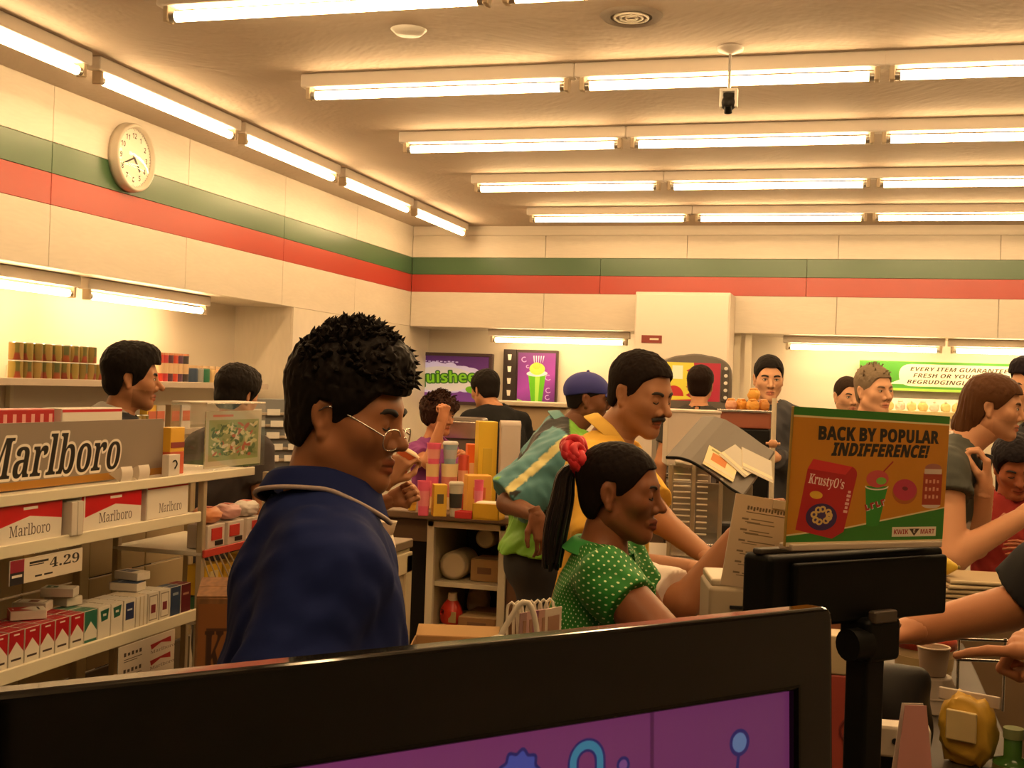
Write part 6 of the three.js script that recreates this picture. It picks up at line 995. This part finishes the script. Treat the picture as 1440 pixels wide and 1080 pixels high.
// ---------- checkout counter ----------
const CT = 1.0;
{
  const t = thing('checkout_counter', 'dark checkout counter running under the monitor and along the customers', 'counter', [0, 0, 0]);
  mesh('worktop', [rb(1.3, 0.04, 0.95, -0.35, CT - 0.02, -0.83, 0.006), rb(0.52, 0.04, 1.9, 0.03, CT - 0.0201, -2.25, 0.006)], M([0.05, 0.036, 0.026], 0.5), t);
  mesh('counter_body', [rb(1.24, CT - 0.05, 0.85, -0.35, (CT - 0.05) / 2, -0.83, 0.006), rb(0.42, CT - 0.05, 1.84, 0.04, (CT - 0.05) / 2, -2.25, 0.006)], M([0.05, 0.035, 0.028], 0.5), t);
}
// ---------- monitor in the foreground ----------
{
  const yM = 1.46, A = PY(0, 991, yM), B = PY(1170, 863, yM), u = A.clone().sub(B).normalize(), W = 0.64;
  const c = B.clone().addScaledVector(u, W / 2), right = u.clone().negate(), ry = Math.atan2(-right.z, right.x);
  const t = thing('monitor', 'large glossy black monitor showing a pink cartoon screen, in front of the man in blue', 'monitor', [c.x, CT, c.z], ry);
  const H = yM - CT - 0.045, y0 = 0.045, tiltBack = -0.05;
  const put = g => g.translate(0, -H, 0).rotateX(tiltBack).translate(0, y0 + H, 0); // pivots about the top edge
  const bt = 0.043, bs = 0.027, sh = new THREE.Shape(); const rc = 0.004;
  sh.moveTo(-W / 2 + rc, 0); sh.lineTo(W / 2 - rc, 0); sh.quadraticCurveTo(W / 2, 0, W / 2, rc); sh.lineTo(W / 2, H - rc); sh.quadraticCurveTo(W / 2, H, W / 2 - rc, H); sh.lineTo(-W / 2 + rc, H); sh.quadraticCurveTo(-W / 2, H, -W / 2, H - rc); sh.lineTo(-W / 2, rc); sh.quadraticCurveTo(-W / 2, 0, -W / 2 + rc, 0);
  const back = sh.clone(); sh.holes.push(new THREE.Path([new THREE.Vector2(-W / 2 + bs, bt), new THREE.Vector2(-W / 2 + bs, H - bt), new THREE.Vector2(W / 2 - bs, H - bt), new THREE.Vector2(W / 2 - bs, bt)]));
  const GLOSS = M([0.002, 0.0018, 0.0016], 0.05, { specularIntensity: 1 });
  mesh('bezel', [put(new THREE.ExtrudeGeometry(sh, { depth: 0.012, bevelEnabled: true, bevelThickness: 0.004, bevelSize: 0.004, bevelSegments: 4, curveSegments: 8 }).translate(0, 0, -0.018))], GLOSS, t);
  mesh('back_shell', [put(new THREE.ExtrudeGeometry(back, { depth: 0.03, bevelEnabled: true, bevelThickness: 0.008, bevelSize: 0.004, bevelSegments: 3 }).scale(0.92, 0.9, 1).translate(0, H * 0.05, -0.06))], GLOSS, t);
  // screen picture: pink ground, simple balloon and flower shapes
  const sw = W - 2 * bs, sH = H - 2 * bt;
  // where a point of the picture falls on the screen, in texture pixels
  const uv = (px, py) => { const r = dirOf(px, py), nrm = V(Math.sin(ry), 0, Math.cos(ry)), k = nrm.dot(B.clone().sub(camera.position)) / nrm.dot(r), p = r.multiplyScalar(k).add(camera.position), du = p.clone().sub(c).dot(right); return [(du + sw / 2) / sw * 1024, (yM - bt - p.y) / sH * 576]; };
  const tx = canvasTex(1024, 576, (g, w, h) => {
    const gr = g.createLinearGradient(0, 0, w, 0); gr.addColorStop(0, '#b04a86'); gr.addColorStop(1, '#8a3a74'); g.fillStyle = gr; g.fillRect(0, 0, w, h); const ol = '#2c2a78', m = w / sw;
    const stroke = (c, lw) => { g.strokeStyle = c; g.lineWidth = lw; g.stroke(); };
    const [lx] = uv(922, 1040); g.fillStyle = '#6a2458'; g.fillRect(lx, 0, 5, h);
    let [x, y] = uv(737, 1092); g.fillStyle = '#5560c0'; g.beginPath(); for (let i = 0; i <= 60; i++) { const a = i / 60 * 6.2832, r = (0.0125 + 0.0012 * Math.cos(a * 9)) * m; g.lineTo(x + Math.cos(a) * r, y + Math.sin(a) * r); } g.fill(); stroke(ol, 3);
    [x, y] = uv(832, 1074); const ar = 0.0095 * m; for (const [c, l] of [[ol, 0.0075 * m], ['#4aa0c0', 0.0048 * m]]) { g.beginPath(); g.moveTo(x - ar, y + 90); g.lineTo(x - ar, y); g.arc(x, y, ar, Math.PI, 0); g.lineTo(x + ar, y + 90); stroke(c, l); }
    [x, y] = uv(883, 1078); g.fillStyle = '#9a5aa0'; g.beginPath(); g.arc(x, y, 0.004 * m, 0, 7); g.fill(); stroke(ol, 3);
    [x, y] = uv(1047, 1046); g.fillStyle = '#7a98c8'; g.beginPath(); g.ellipse(x, y, 0.0072 * m, 0.0072 * m, 0.2, 0, 7); g.fill(); stroke(ol, 4); g.beginPath(); g.moveTo(x - 1, y + 0.007 * m); g.quadraticCurveTo(x - 8, y + 40, x, y + 90); stroke(ol, 4);
    g.fillStyle = '#f0d060'; g.beginPath(); g.arc(w * 0.3, h * 0.8, 50, 0, 7); g.fill(); stroke(ol, 6);
  });
  mesh('screen', [put(face(sw, sH, 0, H / 2, -0.008))], M([0.04, 0.03, 0.035], 0.3, { emissive: [0.5, 0.5, 0.5], emissiveMap: tx }), t);
  mesh('stand_neck', [rb(0.09, 0.2, 0.03, 0, 0.12, -0.085, 0.01)], BLACK, t); mesh('stand_foot', [rb(0.26, 0.016, 0.2, 0, 0.008, -0.07, 0.007)], BLACK, t);
}
// ---------- customer display on a pole, with the yellow sign ----------
{
  const Q = quad(P(1086, 776, 1.44), P(1331, 776, 1.6), P(1086, 868, 1.44), P(1331, 886, 1.6));
  const pw = P(1222, 880, 1.53), t = thing('pole_display', 'black customer display box on a pole, seen from behind', 'display', [pw.x, CT, pw.z]);
  t.quaternion.setFromAxisAngle(V(0, 1, 0), new THREE.Euler().setFromQuaternion(Q.q, 'YXZ').y);
  const loc = Q.c.clone().sub(t.position).applyQuaternion(t.quaternion.clone().invert()), BK = M([0.004, 0.004, 0.0035], 0.5, { specularIntensity: 0.35 });
  mesh('display_housing', [rb(Q.w, Q.h, 0.05, loc.x, loc.y, loc.z - 0.03, 0.008)], BK, t); mesh('back_cover', [rb(Q.w * 0.88, Q.h * 0.86, 0.012, loc.x + Q.w * 0.05, loc.y - 0.003, loc.z - 0.002, 0.005)], BK, t); mesh('top_ridge', [rb(Q.w, 0.008, 0.014, loc.x, loc.y + Q.h / 2 + 0.003, loc.z - 0.03, 0.003)], M([0.05, 0.04, 0.03], 0.4), t);
  const py = loc.y - Q.h / 2; mesh('tilt_bracket', [rb(0.062, 0.055, 0.05, 0.002, py - 0.018, 0.0, 0.008)], BK, t); mesh('bracket_plate', [rb(0.042, 0.016, 0.012, 0.0, py + 0.012, 0.022, 0.003)], M([0.06, 0.045, 0.035], 0.4), t);
  mesh('pole', [rb(0.036, py - 0.03, 0.036, -0.005, (py - 0.03) / 2, 0, 0.006)], BK, t); mesh('clamp_knob', [cy(0.02, 0.02, 0.03, 0, 0, 0, 18).rotateZ(Math.PI / 2).translate(-0.035, py - 0.022, 0.012)], BK, t); mesh('foot_plate', [rb(0.12, 0.012, 0.12, 0, 0.006, 0, 0.005)], BK, t);
  // sign
  const S = quad(P(1118, 572, 1.425), P(1334, 585, 1.585), P(1104, 768, 1.425), P(1327, 764, 1.585));
  const tx = canvasTex(1024, 860, (g, w, h) => {
    g.fillStyle = '#c47f12'; g.fillRect(0, 0, w, h); g.fillStyle = '#2f7a22'; g.fillRect(0, 0, w, h * 0.06); g.fillStyle = '#e2cf9a'; g.fillRect(0, h * 0.06, w, 12);
    g.fillStyle = '#2f7a22'; g.beginPath(); g.moveTo(0, h * 0.92); g.lineTo(w * 0.36, h * 0.87); g.lineTo(w, h * 0.72); g.lineTo(w, h * 0.97); g.lineTo(0, h * 0.97); g.fill(); g.strokeStyle = '#e2cf9a'; g.lineWidth = 10; g.beginPath(); g.moveTo(0, h * 0.92); g.lineTo(w * 0.36, h * 0.87); g.lineTo(w, h * 0.72); g.stroke(); g.fillStyle = '#d8c8a0'; g.fillRect(0, h * 0.97, w, h * 0.03);
    g.fillStyle = '#17100c'; g.textAlign = 'center'; g.save(); g.translate(w * 0.535, 0); g.rotate(-0.01); g.font = 'bold 112px sans-serif'; g.lineWidth = 7; g.strokeStyle = '#17100c'; g.strokeText('BACK BY POPULAR', 0, h * 0.222, 800); g.fillText('BACK BY POPULAR', 0, h * 0.222, 800); g.font = 'italic bold 108px sans-serif'; g.strokeText('INDIFFERENCE!', 10, h * 0.335, 640); g.fillText('INDIFFERENCE!', 10, h * 0.335, 640); g.restore();
    // cereal packet, without any figure on it
    g.fillStyle = '#b3121c'; g.beginPath(); g.moveTo(w * 0.13, h * 0.37); g.lineTo(w * 0.37, h * 0.42); g.quadraticCurveTo(w * 0.41, h * 0.44, w * 0.4, h * 0.5); g.lineTo(w * 0.34, h * 0.9); g.lineTo(w * 0.27, h * 0.95); g.lineTo(w * 0.05, h * 0.88); g.lineTo(w * 0.1, h * 0.44); g.fill(); g.fillStyle = '#d42a2c'; g.beginPath(); g.moveTo(w * 0.13, h * 0.37); g.lineTo(w * 0.37, h * 0.42); g.lineTo(w * 0.33, h * 0.48); g.lineTo(w * 0.1, h * 0.44); g.fill();
    g.save(); g.translate(w * 0.215, h * 0.565); g.rotate(0.17); g.fillStyle = '#f2dccc'; g.font = 'bold 84px serif'; g.fillText("KrustyO's", 0, 0, 226); g.restore();
    g.fillStyle = '#e0b030'; g.beginPath(); g.ellipse(w * 0.16, h * 0.63, 40, 24, 0.15, 0, 7); g.fill(); g.fillStyle = '#3a2258'; g.beginPath(); g.ellipse(w * 0.2, h * 0.79, 96, 84, 0.15, 0, 7); g.fill(); g.strokeStyle = '#d8b46a'; g.lineWidth = 12; for (let i = 0; i < 9; i++) { g.beginPath(); g.arc(w * 0.2 + Math.cos(i * 2.4) * 48, h * 0.78 + Math.sin(i * 2.4) * 40, 15, 0, 7); g.stroke(); } g.save(); g.translate(w * 0.365, h * 0.68); g.rotate(-1.42); g.fillStyle = '#e6b8a8'; for (let q = 0; q < 6; q++) g.fillRect(-72 + q * 25, -26 + (q % 2) * 4, 17, 26 - (q % 2) * 8); g.restore();
    // drink
    g.strokeStyle = '#a01820'; g.lineWidth = 9; g.beginPath(); g.moveTo(w * 0.57, h * 0.45); g.lineTo(w * 0.63, h * 0.37); g.stroke(); g.fillStyle = '#2f8a2a'; g.beginPath(); g.moveTo(w * 0.46, h * 0.56); g.lineTo(w * 0.605, h * 0.56); g.lineTo(w * 0.56, h * 0.85); g.quadraticCurveTo(w * 0.52, h * 0.88, w * 0.48, h * 0.85); g.fill(); g.fillStyle = '#c84a4a'; g.beginPath(); g.ellipse(w * 0.535, h * 0.505, 74, 56, 0, 0, 7); g.fill(); g.fillStyle = '#7ab040'; g.beginPath(); g.ellipse(w * 0.56, h * 0.52, 34, 24, 0, 0, 7); g.fill(); g.strokeStyle = '#e6e0c8'; g.lineWidth = 9; g.beginPath(); g.ellipse(w * 0.533, h * 0.56, 74, 22, 0, 0, 3.2); g.stroke(); g.save(); g.translate(w * 0.535, h * 0.72); g.rotate(-0.3); for (const [c, o] of [['#e8ddd0', 4], ['#a81820', 0]]) { g.fillStyle = c; for (let q = 0; q < 4; q++) { g.fillRect(-68 + q * 36 + o, -38 + o, 12, 40); g.fillRect(-68 + q * 36 + o, (q % 2 ? -38 : -10) + o, 26, 12); } } g.restore();
    // doughnut and can
    g.fillStyle = '#a85a20'; g.beginPath(); g.ellipse(w * 0.72, h * 0.6, 86, 82, 0.2, 0, 7); g.fill(); g.fillStyle = '#b8304c'; g.beginPath(); g.ellipse(w * 0.72, h * 0.585, 82, 70, 0.2, 0, 7); g.fill(); g.fillStyle = '#7a1c30'; g.beginPath(); g.ellipse(w * 0.72, h * 0.575, 20, 13, 0.2, 0, 7); g.fill();
    g.fillStyle = '#a86a5a'; g.beginPath(); g.ellipse(w * 0.905, h * 0.41, 58, 28, 0, 0, 7); g.fill(); g.fillStyle = '#a0341c'; g.fillRect(w * 0.84, h * 0.45, 134, h * 0.25); g.fillStyle = '#cdb8a8'; g.fillRect(w * 0.845, h * 0.42, 124, 34); g.beginPath(); g.ellipse(w * 0.905, h * 0.7, 66, 24, 0, 0, 3.15); g.fill(); g.fillStyle = '#d89878'; for (let i = 0; i < 3; i++) for (let q = 0; q < 4; q++) g.fillRect(w * 0.905 - 50 + q * 27, h * (0.5 + i * 0.06) + (q % 2) * 5, 15, 28 - (q % 2) * 8);
    g.fillStyle = '#e6d8c0'; g.fillRect(w * 0.65, h * 0.87, w * 0.3, h * 0.075); g.fillStyle = '#a01620'; g.font = 'bold 44px sans-serif'; g.fillText('KWIK', w * 0.71, h * 0.925, w * 0.1); g.fillText('MART', w * 0.89, h * 0.925, w * 0.1); g.fillStyle = '#3a2216'; g.beginPath(); g.moveTo(w * 0.765, h * 0.885); g.lineTo(w * 0.835, h * 0.885); g.lineTo(w * 0.8, h * 0.94); g.fill(); g.fillStyle = '#e6d8c0'; g.font = 'bold 30px sans-serif'; g.fillText('E', w * 0.8, h * 0.914);
  });
  const s = flatThing('counter_sign', 'yellow and green sign reading back by popular indifference, standing on the black display', 'sign', S);
  mesh('sign_board', [rb(S.w, S.h, 0.004, 0, 0, -0.003, 0.001)], M([0.4, 0.25, 0.05], 0.5), s); mesh('sign_print', [face(S.w, S.h, 0, 0, 0)], M([1, 1, 1], 0.45, { map: tx }), s); mesh('sign_foot', [rb(S.w * 0.96, 0.008, 0.022, 0, -S.h / 2 - 0.001, -0.006, 0.002)], M([0.5, 0.4, 0.3], 0.4), s);
  // notice
  const N = quad(P(1031, 697, 1.56), P(1120, 704, 1.6), P(1018, 818, 1.56), P(1108, 838, 1.6));
  const nt = canvasTex(256, 340, (g, w, h) => { g.fillStyle = '#d8c2a4'; g.fillRect(0, 0, w, h); g.fillStyle = '#6a5a4a'; for (let q = 0; q < 13; q++) g.fillRect(52 + q * 12, 38 + (q % 3), 8, 15 - (q % 2) * 3); g.fillRect(50, 60, 160, 3); g.globalAlpha = 0.75; for (let i = 0; i < 6; i++) { const y = 84 + i * 40; g.fillRect(38, y, 26, 7); g.fillRect(74, y + (i ? 3 : 0), [90, 80, 110, 120, 120, 120][i], 4); if (i < 2) g.fillRect(60, y + 15, 110, 4); g.fillRect(52, y + 12, 60, 3); } g.globalAlpha = 1; });
  const n = flatThing('paper_notice', 'printed white paper notice hanging left of the yellow sign', 'notice', N); mesh('paper', [rb(N.w, N.h, 0.0016, 0, 0, -0.001, 0.0006)], M([0.74, 0.64, 0.5], 0.7), n); mesh('printed_face', [face(N.w, N.h, 0, 0, 0.0002)], M(0xffffff, 0.7, { map: nt }), n); mesh('tape', [rb(0.05, 0.012, 0.001, N.w * 0.32, N.h / 2 - 0.006, 0.0012, 0.0004)], M([0.6, 0.5, 0.36], 0.3), n);
}
// ---------- wire card rack behind the monitor ----------
{
  const d = 1.28, c = P(742, 905, d), k = d / FOCAL, t = thing('card_rack', 'white wire rack of cards behind the monitor', 'rack', [c.x, CT, c.z], facing(742, 90)), X = p => (p - 742) * k, Y = p => c.y - CT + (905 - p) * k, WM = M([0.72, 0.64, 0.52], 0.35);
  const arc = (pts, z, r = 0.0022) => tube(pts.map(p => [X(p[0]), Y(p[1]), z]), r, 24, 6);
  mesh('rack_frame', [arc([[694, 930], [704, 893], [718, 866], [731, 846], [740, 845], [748, 858], [755, 890], [758, 930]], 0.01, 0.0034)], WM, t);
  mesh('front_hoop', [arc([[680, 902], [690, 893], [704, 889], [720, 894], [734, 906]], 0.03, 0.0026)], WM, t);
  for (let i = 0; i < 7; i++) mesh('divider', [arc([[716 + i * 9, 935], [712 + i * 9, 890], [714 + i * 9, 856 - (i < 3 ? 4 : -1)], [721 + i * 9, 852], [726 + i * 9, 880], [730 + i * 9, 935]], -0.012 - i * 0.006, 0.0018)], WM, t);
  mesh('rack_base', [rb(0.09, 0.012, 0.09, 0, 0.006, -0.01, 0.004)], WM, t); for (const p of [712, 770]) mesh('upright', [rod(V(X(p), 0.01, -0.02), V(X(p), Y(930), -0.02), 0.003)], WM, t);
  mesh('shelf_tray', [rb(0.08, 0.005, 0.07, 0, Y(932), -0.015, 0.002)], WM, t);
  for (let i = 0; i < 5; i++) { const p = V(X(742 + i * 9), Y(928), -0.016 - i * 0.007).applyAxisAngle(V(0, 1, 0), t.rotation.y).add(t.position); const o = thing('greeting_card', `${['mauve', 'pink', 'plum', 'rose', 'cream'][i]} card in the white wire rack behind the monitor`, 'card', p, t.rotation.y + 0.9, 'cards in the wire rack'); mesh('card', [rb(0.03, 0.045, 0.0015, 0, 0.026, 0, 0.0005)], M([[0.34, 0.2, 0.2], [0.5, 0.3, 0.28], [0.24, 0.07, 0.14], [0.45, 0.25, 0.2], [0.6, 0.5, 0.4]][i], 0.5), o); mesh('card_print', [rb(0.02, 0.02, 0.001, 0, 0.03, 0.001, 0.0003)], M([0.3, 0.16, 0.1], 0.5), o); }
}
// ---------- clutter on the counter, lower right ----------
{
  const at = (px, py) => PY(px, py, CT);
  const sc = at(1246, 1062), t = thing('scanner', 'black curved scanner head beside the display pole', 'scanner', [sc.x, CT, sc.z], 0.3);
  mesh('scanner_body', [surface((x, y, z) => smax(smin(sEll(x, y, z, 0, 0.05, 0, 0.075, 0.09, 0.07), sCap(x, y, z, V(-0.03, 0.11, 0), V(0.05, 0.13, 0.0), 0.04, 0.02), 0.04), -y, 0.004), [-0.12, -0.004, -0.1], [0.12, 0.2, 0.1], 0.008)], DARK, t); mesh('scanner_window', [rb(0.07, 0.04, 0.004, 0.0, 0.06, 0.071, 0.002)], M([0.08, 0.02, 0.02], 0.1), t);
  const wb = P(1270, 1040, 1.62), w = thing('card_reader', 'small white box with a dark button in front of the black scanner', 'card reader', [wb.x, CT, wb.z], facing(1270, 86)), hw = wb.y - CT; mesh('reader_stand', [rb(0.06, hw - 0.02, 0.04, 0, (hw - 0.02) / 2, -0.03, 0.006)], DARK, w); mesh('reader_body', [rb(0.068, 0.042, 0.04, 0, hw, 0, 0.005)], M([0.6, 0.5, 0.38], 0.45), w); mesh('button', [cy(0.004, 0.004, 0.004, 0, 0, 0, 10).rotateX(Math.PI / 2).translate(-0.012, hw + 0.002, 0.021)], DARK, w);
  const tc = P(1282, 1082, 1.35), tt = thing('tent_card', 'pink and white folded tent card standing on edge at the lower right', 'card', [tc.x, CT, tc.z], facing(1282, 70)), th = P(1282, 990, 1.35).y - CT; for (const s of [-1, 1]) mesh('card_leaf', [extrude([[-0.04, 0], [0.04, 0], [0.012, th], [-0.012, th]], 0.0016).rotateX(-s * 0.035).translate(0, 0, s * 0.014)], M(s > 0 ? [0.55, 0.25, 0.22] : [0.6, 0.5, 0.42], 0.6), tt);
  const rp = P(1190, 1010, 1.9), rbx = thing('snack_carton', 'red carton with cream top between the monitor and the display pole', 'carton', [rp.x, CT, rp.z], facing(1190, 88)), yr = P(1190, 945, 1.9).y - CT, yc = P(1190, 890, 1.9).y - CT; mesh('lower_panel', [rb(0.07, yr, 0.06, 0, yr / 2, 0, 0.003)], M([0.42, 0.07, 0.05], 0.5), rbx); mesh('upper_panel', [rb(0.07, yc - yr - 0.001, 0.06, 0, (yc + yr) / 2, 0, 0.003)], M([0.62, 0.5, 0.3], 0.5), rbx); mesh('logo_ring', [new THREE.TorusGeometry(0.02, 0.002, 6, 24).translate(0.01, yr * 0.5, 0.031)], M([0.2, 0.03, 0.03], 0.5), rbx);
  const cu = P(1312, 948, 2.35), ck = 2.35 / FOCAL, stn = thing('cup_stand', 'beige tapered bin standing under the white cup', 'bin', [cu.x, CT, cu.z]), hs = Math.max(0.05, cu.y - CT - 0.002); mesh('bin_body', [lathe([[0, 0], [0.06, 0], [0.062, 0.004], [0.036, hs - 0.004], [0.034, hs], [0, hs]], 28)], M([0.3, 0.24, 0.18], 0.6), stn); mesh('bin_ring', [new THREE.TorusGeometry(0.05, 0.003, 6, 28).rotateX(Math.PI / 2).translate(0, hs * 0.42, 0)], M([0.3, 0.24, 0.18], 0.6), stn);
  const cp = thing('foam_cup', 'white cup on the beige bin at the customers side of the counter', 'cup', [cu.x, cu.y, cu.z]), r = 22 * ck, ch = 38 * ck; mesh('cup_body', [lathe([[0, 0], [r * 0.8, 0], [r, ch], [r * 0.92, ch], [r * 0.74, 0.006], [0, 0.006]], 28)], M([0.55, 0.44, 0.34], 0.6), cp); mesh('cup_rim', [new THREE.TorusGeometry(r * 0.97, 0.0025, 6, 28).rotateX(Math.PI / 2).translate(0, ch, 0)], M([0.6, 0.48, 0.36], 0.6), cp);
  const rl = P(1300, 908, 2.6), lid = thing('candy_tub', 'cream tub with bright red lid behind the white cup', 'tub', [rl.x, CT, rl.z]), hl = rl.y - CT; mesh('tub_body', [cy(0.062, 0.056, hl, 0, hl / 2, 0, 28)], M([0.55, 0.42, 0.24], 0.5), lid); mesh('tub_lid', [lathe([[0, hl + 0.03], [0.06, hl + 0.028], [0.066, hl + 0.02], [0.067, hl], [0, hl]], 28)], M([0.5, 0.05, 0.02], 0.45), lid); mesh('tub_label', [cy(0.0625, 0.0595, hl * 0.4, 0, hl * 0.55, 0, 28)], M([0.4, 0.3, 0.14], 0.5), lid);
  const yb = P(1362, 1010, 2.0), bag = thing('chip_bag', 'yellow snack bag with white end leaning on the counter, below the white cup', 'bag', [yb.x, CT, yb.z], -0.4), bh = (P(1332, 975, 2.0).y - CT) / 2; mesh('bag_body', [surfaceBag(0.045, bh, 0.03, 2)], M([0.6, 0.36, 0.04], 0.4), bag); mesh('bag_label', [rb(0.05, 0.05, 0.006, 0.0, bh * 1.2, 0.036, 0.003)], M([0.62, 0.48, 0.22], 0.5), bag); mesh('bag_seal', [rb(0.1, 0.02, 0.006, 0, bh * 2 - 0.006, 0, 0.002)], M([0.6, 0.5, 0.4], 0.4), bag);
  const sr = at(1376, 1000), rail = thing('divider_rail', 'thin metal rails on the counter by the pointing hand', 'rail', [sr.x, CT, sr.z], 0.4); for (const y of [0.1, 0.14]) mesh('rail_bar', [rod(V(-0.05, y, 0), V(0.06, y - 0.004, 0), 0.003)], CHROME, rail); for (const x of [-0.045, 0.05]) mesh('rail_post', [rod(V(x, 0, 0), V(x, 0.142, 0), 0.003)], CHROME, rail);
  const gb = P(1424, 1062, 1.95), g = thing('green_bottle', 'dark green bottle standing at the lower right edge of the counter', 'bottle', [gb.x, CT, gb.z], 0.2), gy = gb.y - CT; mesh('bottle_body', [lathe([[0, 0], [0.028, 0], [0.03, 0.006], [0.03, gy * 0.7], [0.014, gy * 0.92], [0.014, gy + 0.03], [0, gy + 0.03]], 24)], M([0.05, 0.14, 0.02], 0.15), g); mesh('bottle_cap', [cy(0.016, 0.016, 0.016, 0, gy + 0.036, 0)], M([0.2, 0.24, 0.1], 0.4), g); mesh('bottle_label', [cy(0.0305, 0.0305, gy * 0.3, 0, gy * 0.4, 0, 24)], M([0.2, 0.2, 0.05], 0.5), g);
  // newspapers and fruit by the customers
  const np = P(1385, 836, 3.3), st = thing('newspaper_rack', 'low rack for newspapers beyond the customers arms', 'rack', [np.x, 0, np.z], 0.2); mesh('rack_body', [rb(0.3, np.y - 0.01, 0.25, 0, (np.y - 0.01) / 2, 0, 0.006)], M([0.2, 0.13, 0.07], 0.5), st); mesh('rack_top', [rb(0.31, 0.012, 0.26, 0, np.y - 0.008, 0, 0.003)], M([0.25, 0.17, 0.09], 0.5), st);
  for (let i = 0; i < 4; i++) { const o = thing('newspaper', ['lowest folded newspaper of the pile on the low rack', 'second folded newspaper from the bottom of the pile', 'third folded newspaper from the bottom of the pile', 'topmost folded newspaper of the pile on the low rack'][i], 'newspaper', [np.x + rr(-0.01, 0.01), np.y + i * 0.013, np.z], 0.2 + rr(-0.08, 0.08), 'newspapers on the low rack'); mesh('paper', [rb(0.25, 0.011, 0.2, 0, 0.006, 0, 0.004)], M([0.36, 0.26, 0.14], 0.7), o); mesh('fold_edge', [cy(0.0052, 0.0052, 0.25, 0, 0, 0, 10).rotateZ(Math.PI / 2).translate(0, 0.006, 0.1)], M([0.6, 0.48, 0.3], 0.7), o); }
  const lp = P(1342, 822, 3.15), ls = thing('lemon', 'yellow lemon beside the newspapers', 'lemon', [lp.x, 0, lp.z]); ls.position.y = 0; const ly = np.y - 0.002; ls.position.set(np.x - 0.115, ly + 0.052, np.z + 0.05); mesh('lemon_skin', [surface((x, y, z) => smin(sEll(x, y, z, 0, 0.026, 0, 0.026, 0.026, 0.026), sCap(x, y, z, V(-0.032, 0.026, 0), V(0.032, 0.026, 0), 0.008, 0.008), 0.02), [-0.06, -0.02, -0.05], [0.06, 0.07, 0.05], 0.005)], M([0.7, 0.48, 0.04], 0.5), ls); mesh('stalk_end', [sp(0.005, 0.041, 0.026, 0, 8)], M([0.25, 0.2, 0.05], 0.6), ls);
  const ph = P(1388, 652, 3.78), p2 = thing('mobile_phone', 'black mobile phone held up in front of the girl in red', 'phone', ph, facing(1386, 60)); p2.rotation.z = -0.25; mesh('phone_body', [rb(0.03, 0.06, 0.014, 0, 0, 0, 0.005)], BLACK, p2); mesh('phone_screen', [rb(0.023, 0.024, 0.002, 0, 0.012, 0.0072, 0.001)], M([0.03, 0.03, 0.04], 0.1), p2);
}

// pale register base between the notice and the monitor
{
  const d = 1.78, c = P(1046, 826, d), k = d / FOCAL, h = c.y - CT, t = thing('receipt_printer', 'pale beige receipt printer below the paper notice, behind the monitor', 'printer', [c.x, CT, c.z], facing(1046, 82));
  mesh('printer_body', [rb(96 * k, h, 0.13, 0, h / 2, -0.065, 0.008)], M([0.42, 0.34, 0.23], 0.5), t); mesh('printer_lid', [rb(90 * k, 0.012, 0.12, 0, h + 0.004, -0.065, 0.004)], M([0.5, 0.41, 0.28], 0.45), t); mesh('receipt', [rb(0.05, 0.002, 0.05, 0.01, h + 0.012, -0.02, 0.0008).rotateX(0.0)], M([0.7, 0.6, 0.44], 0.6), t); mesh('paper_slot', [rb(0.06, 0.005, 0.004, 0.01, h - 0.03, 0.001, 0.001)], DARK, t);
}
renderer.render(scene, camera);
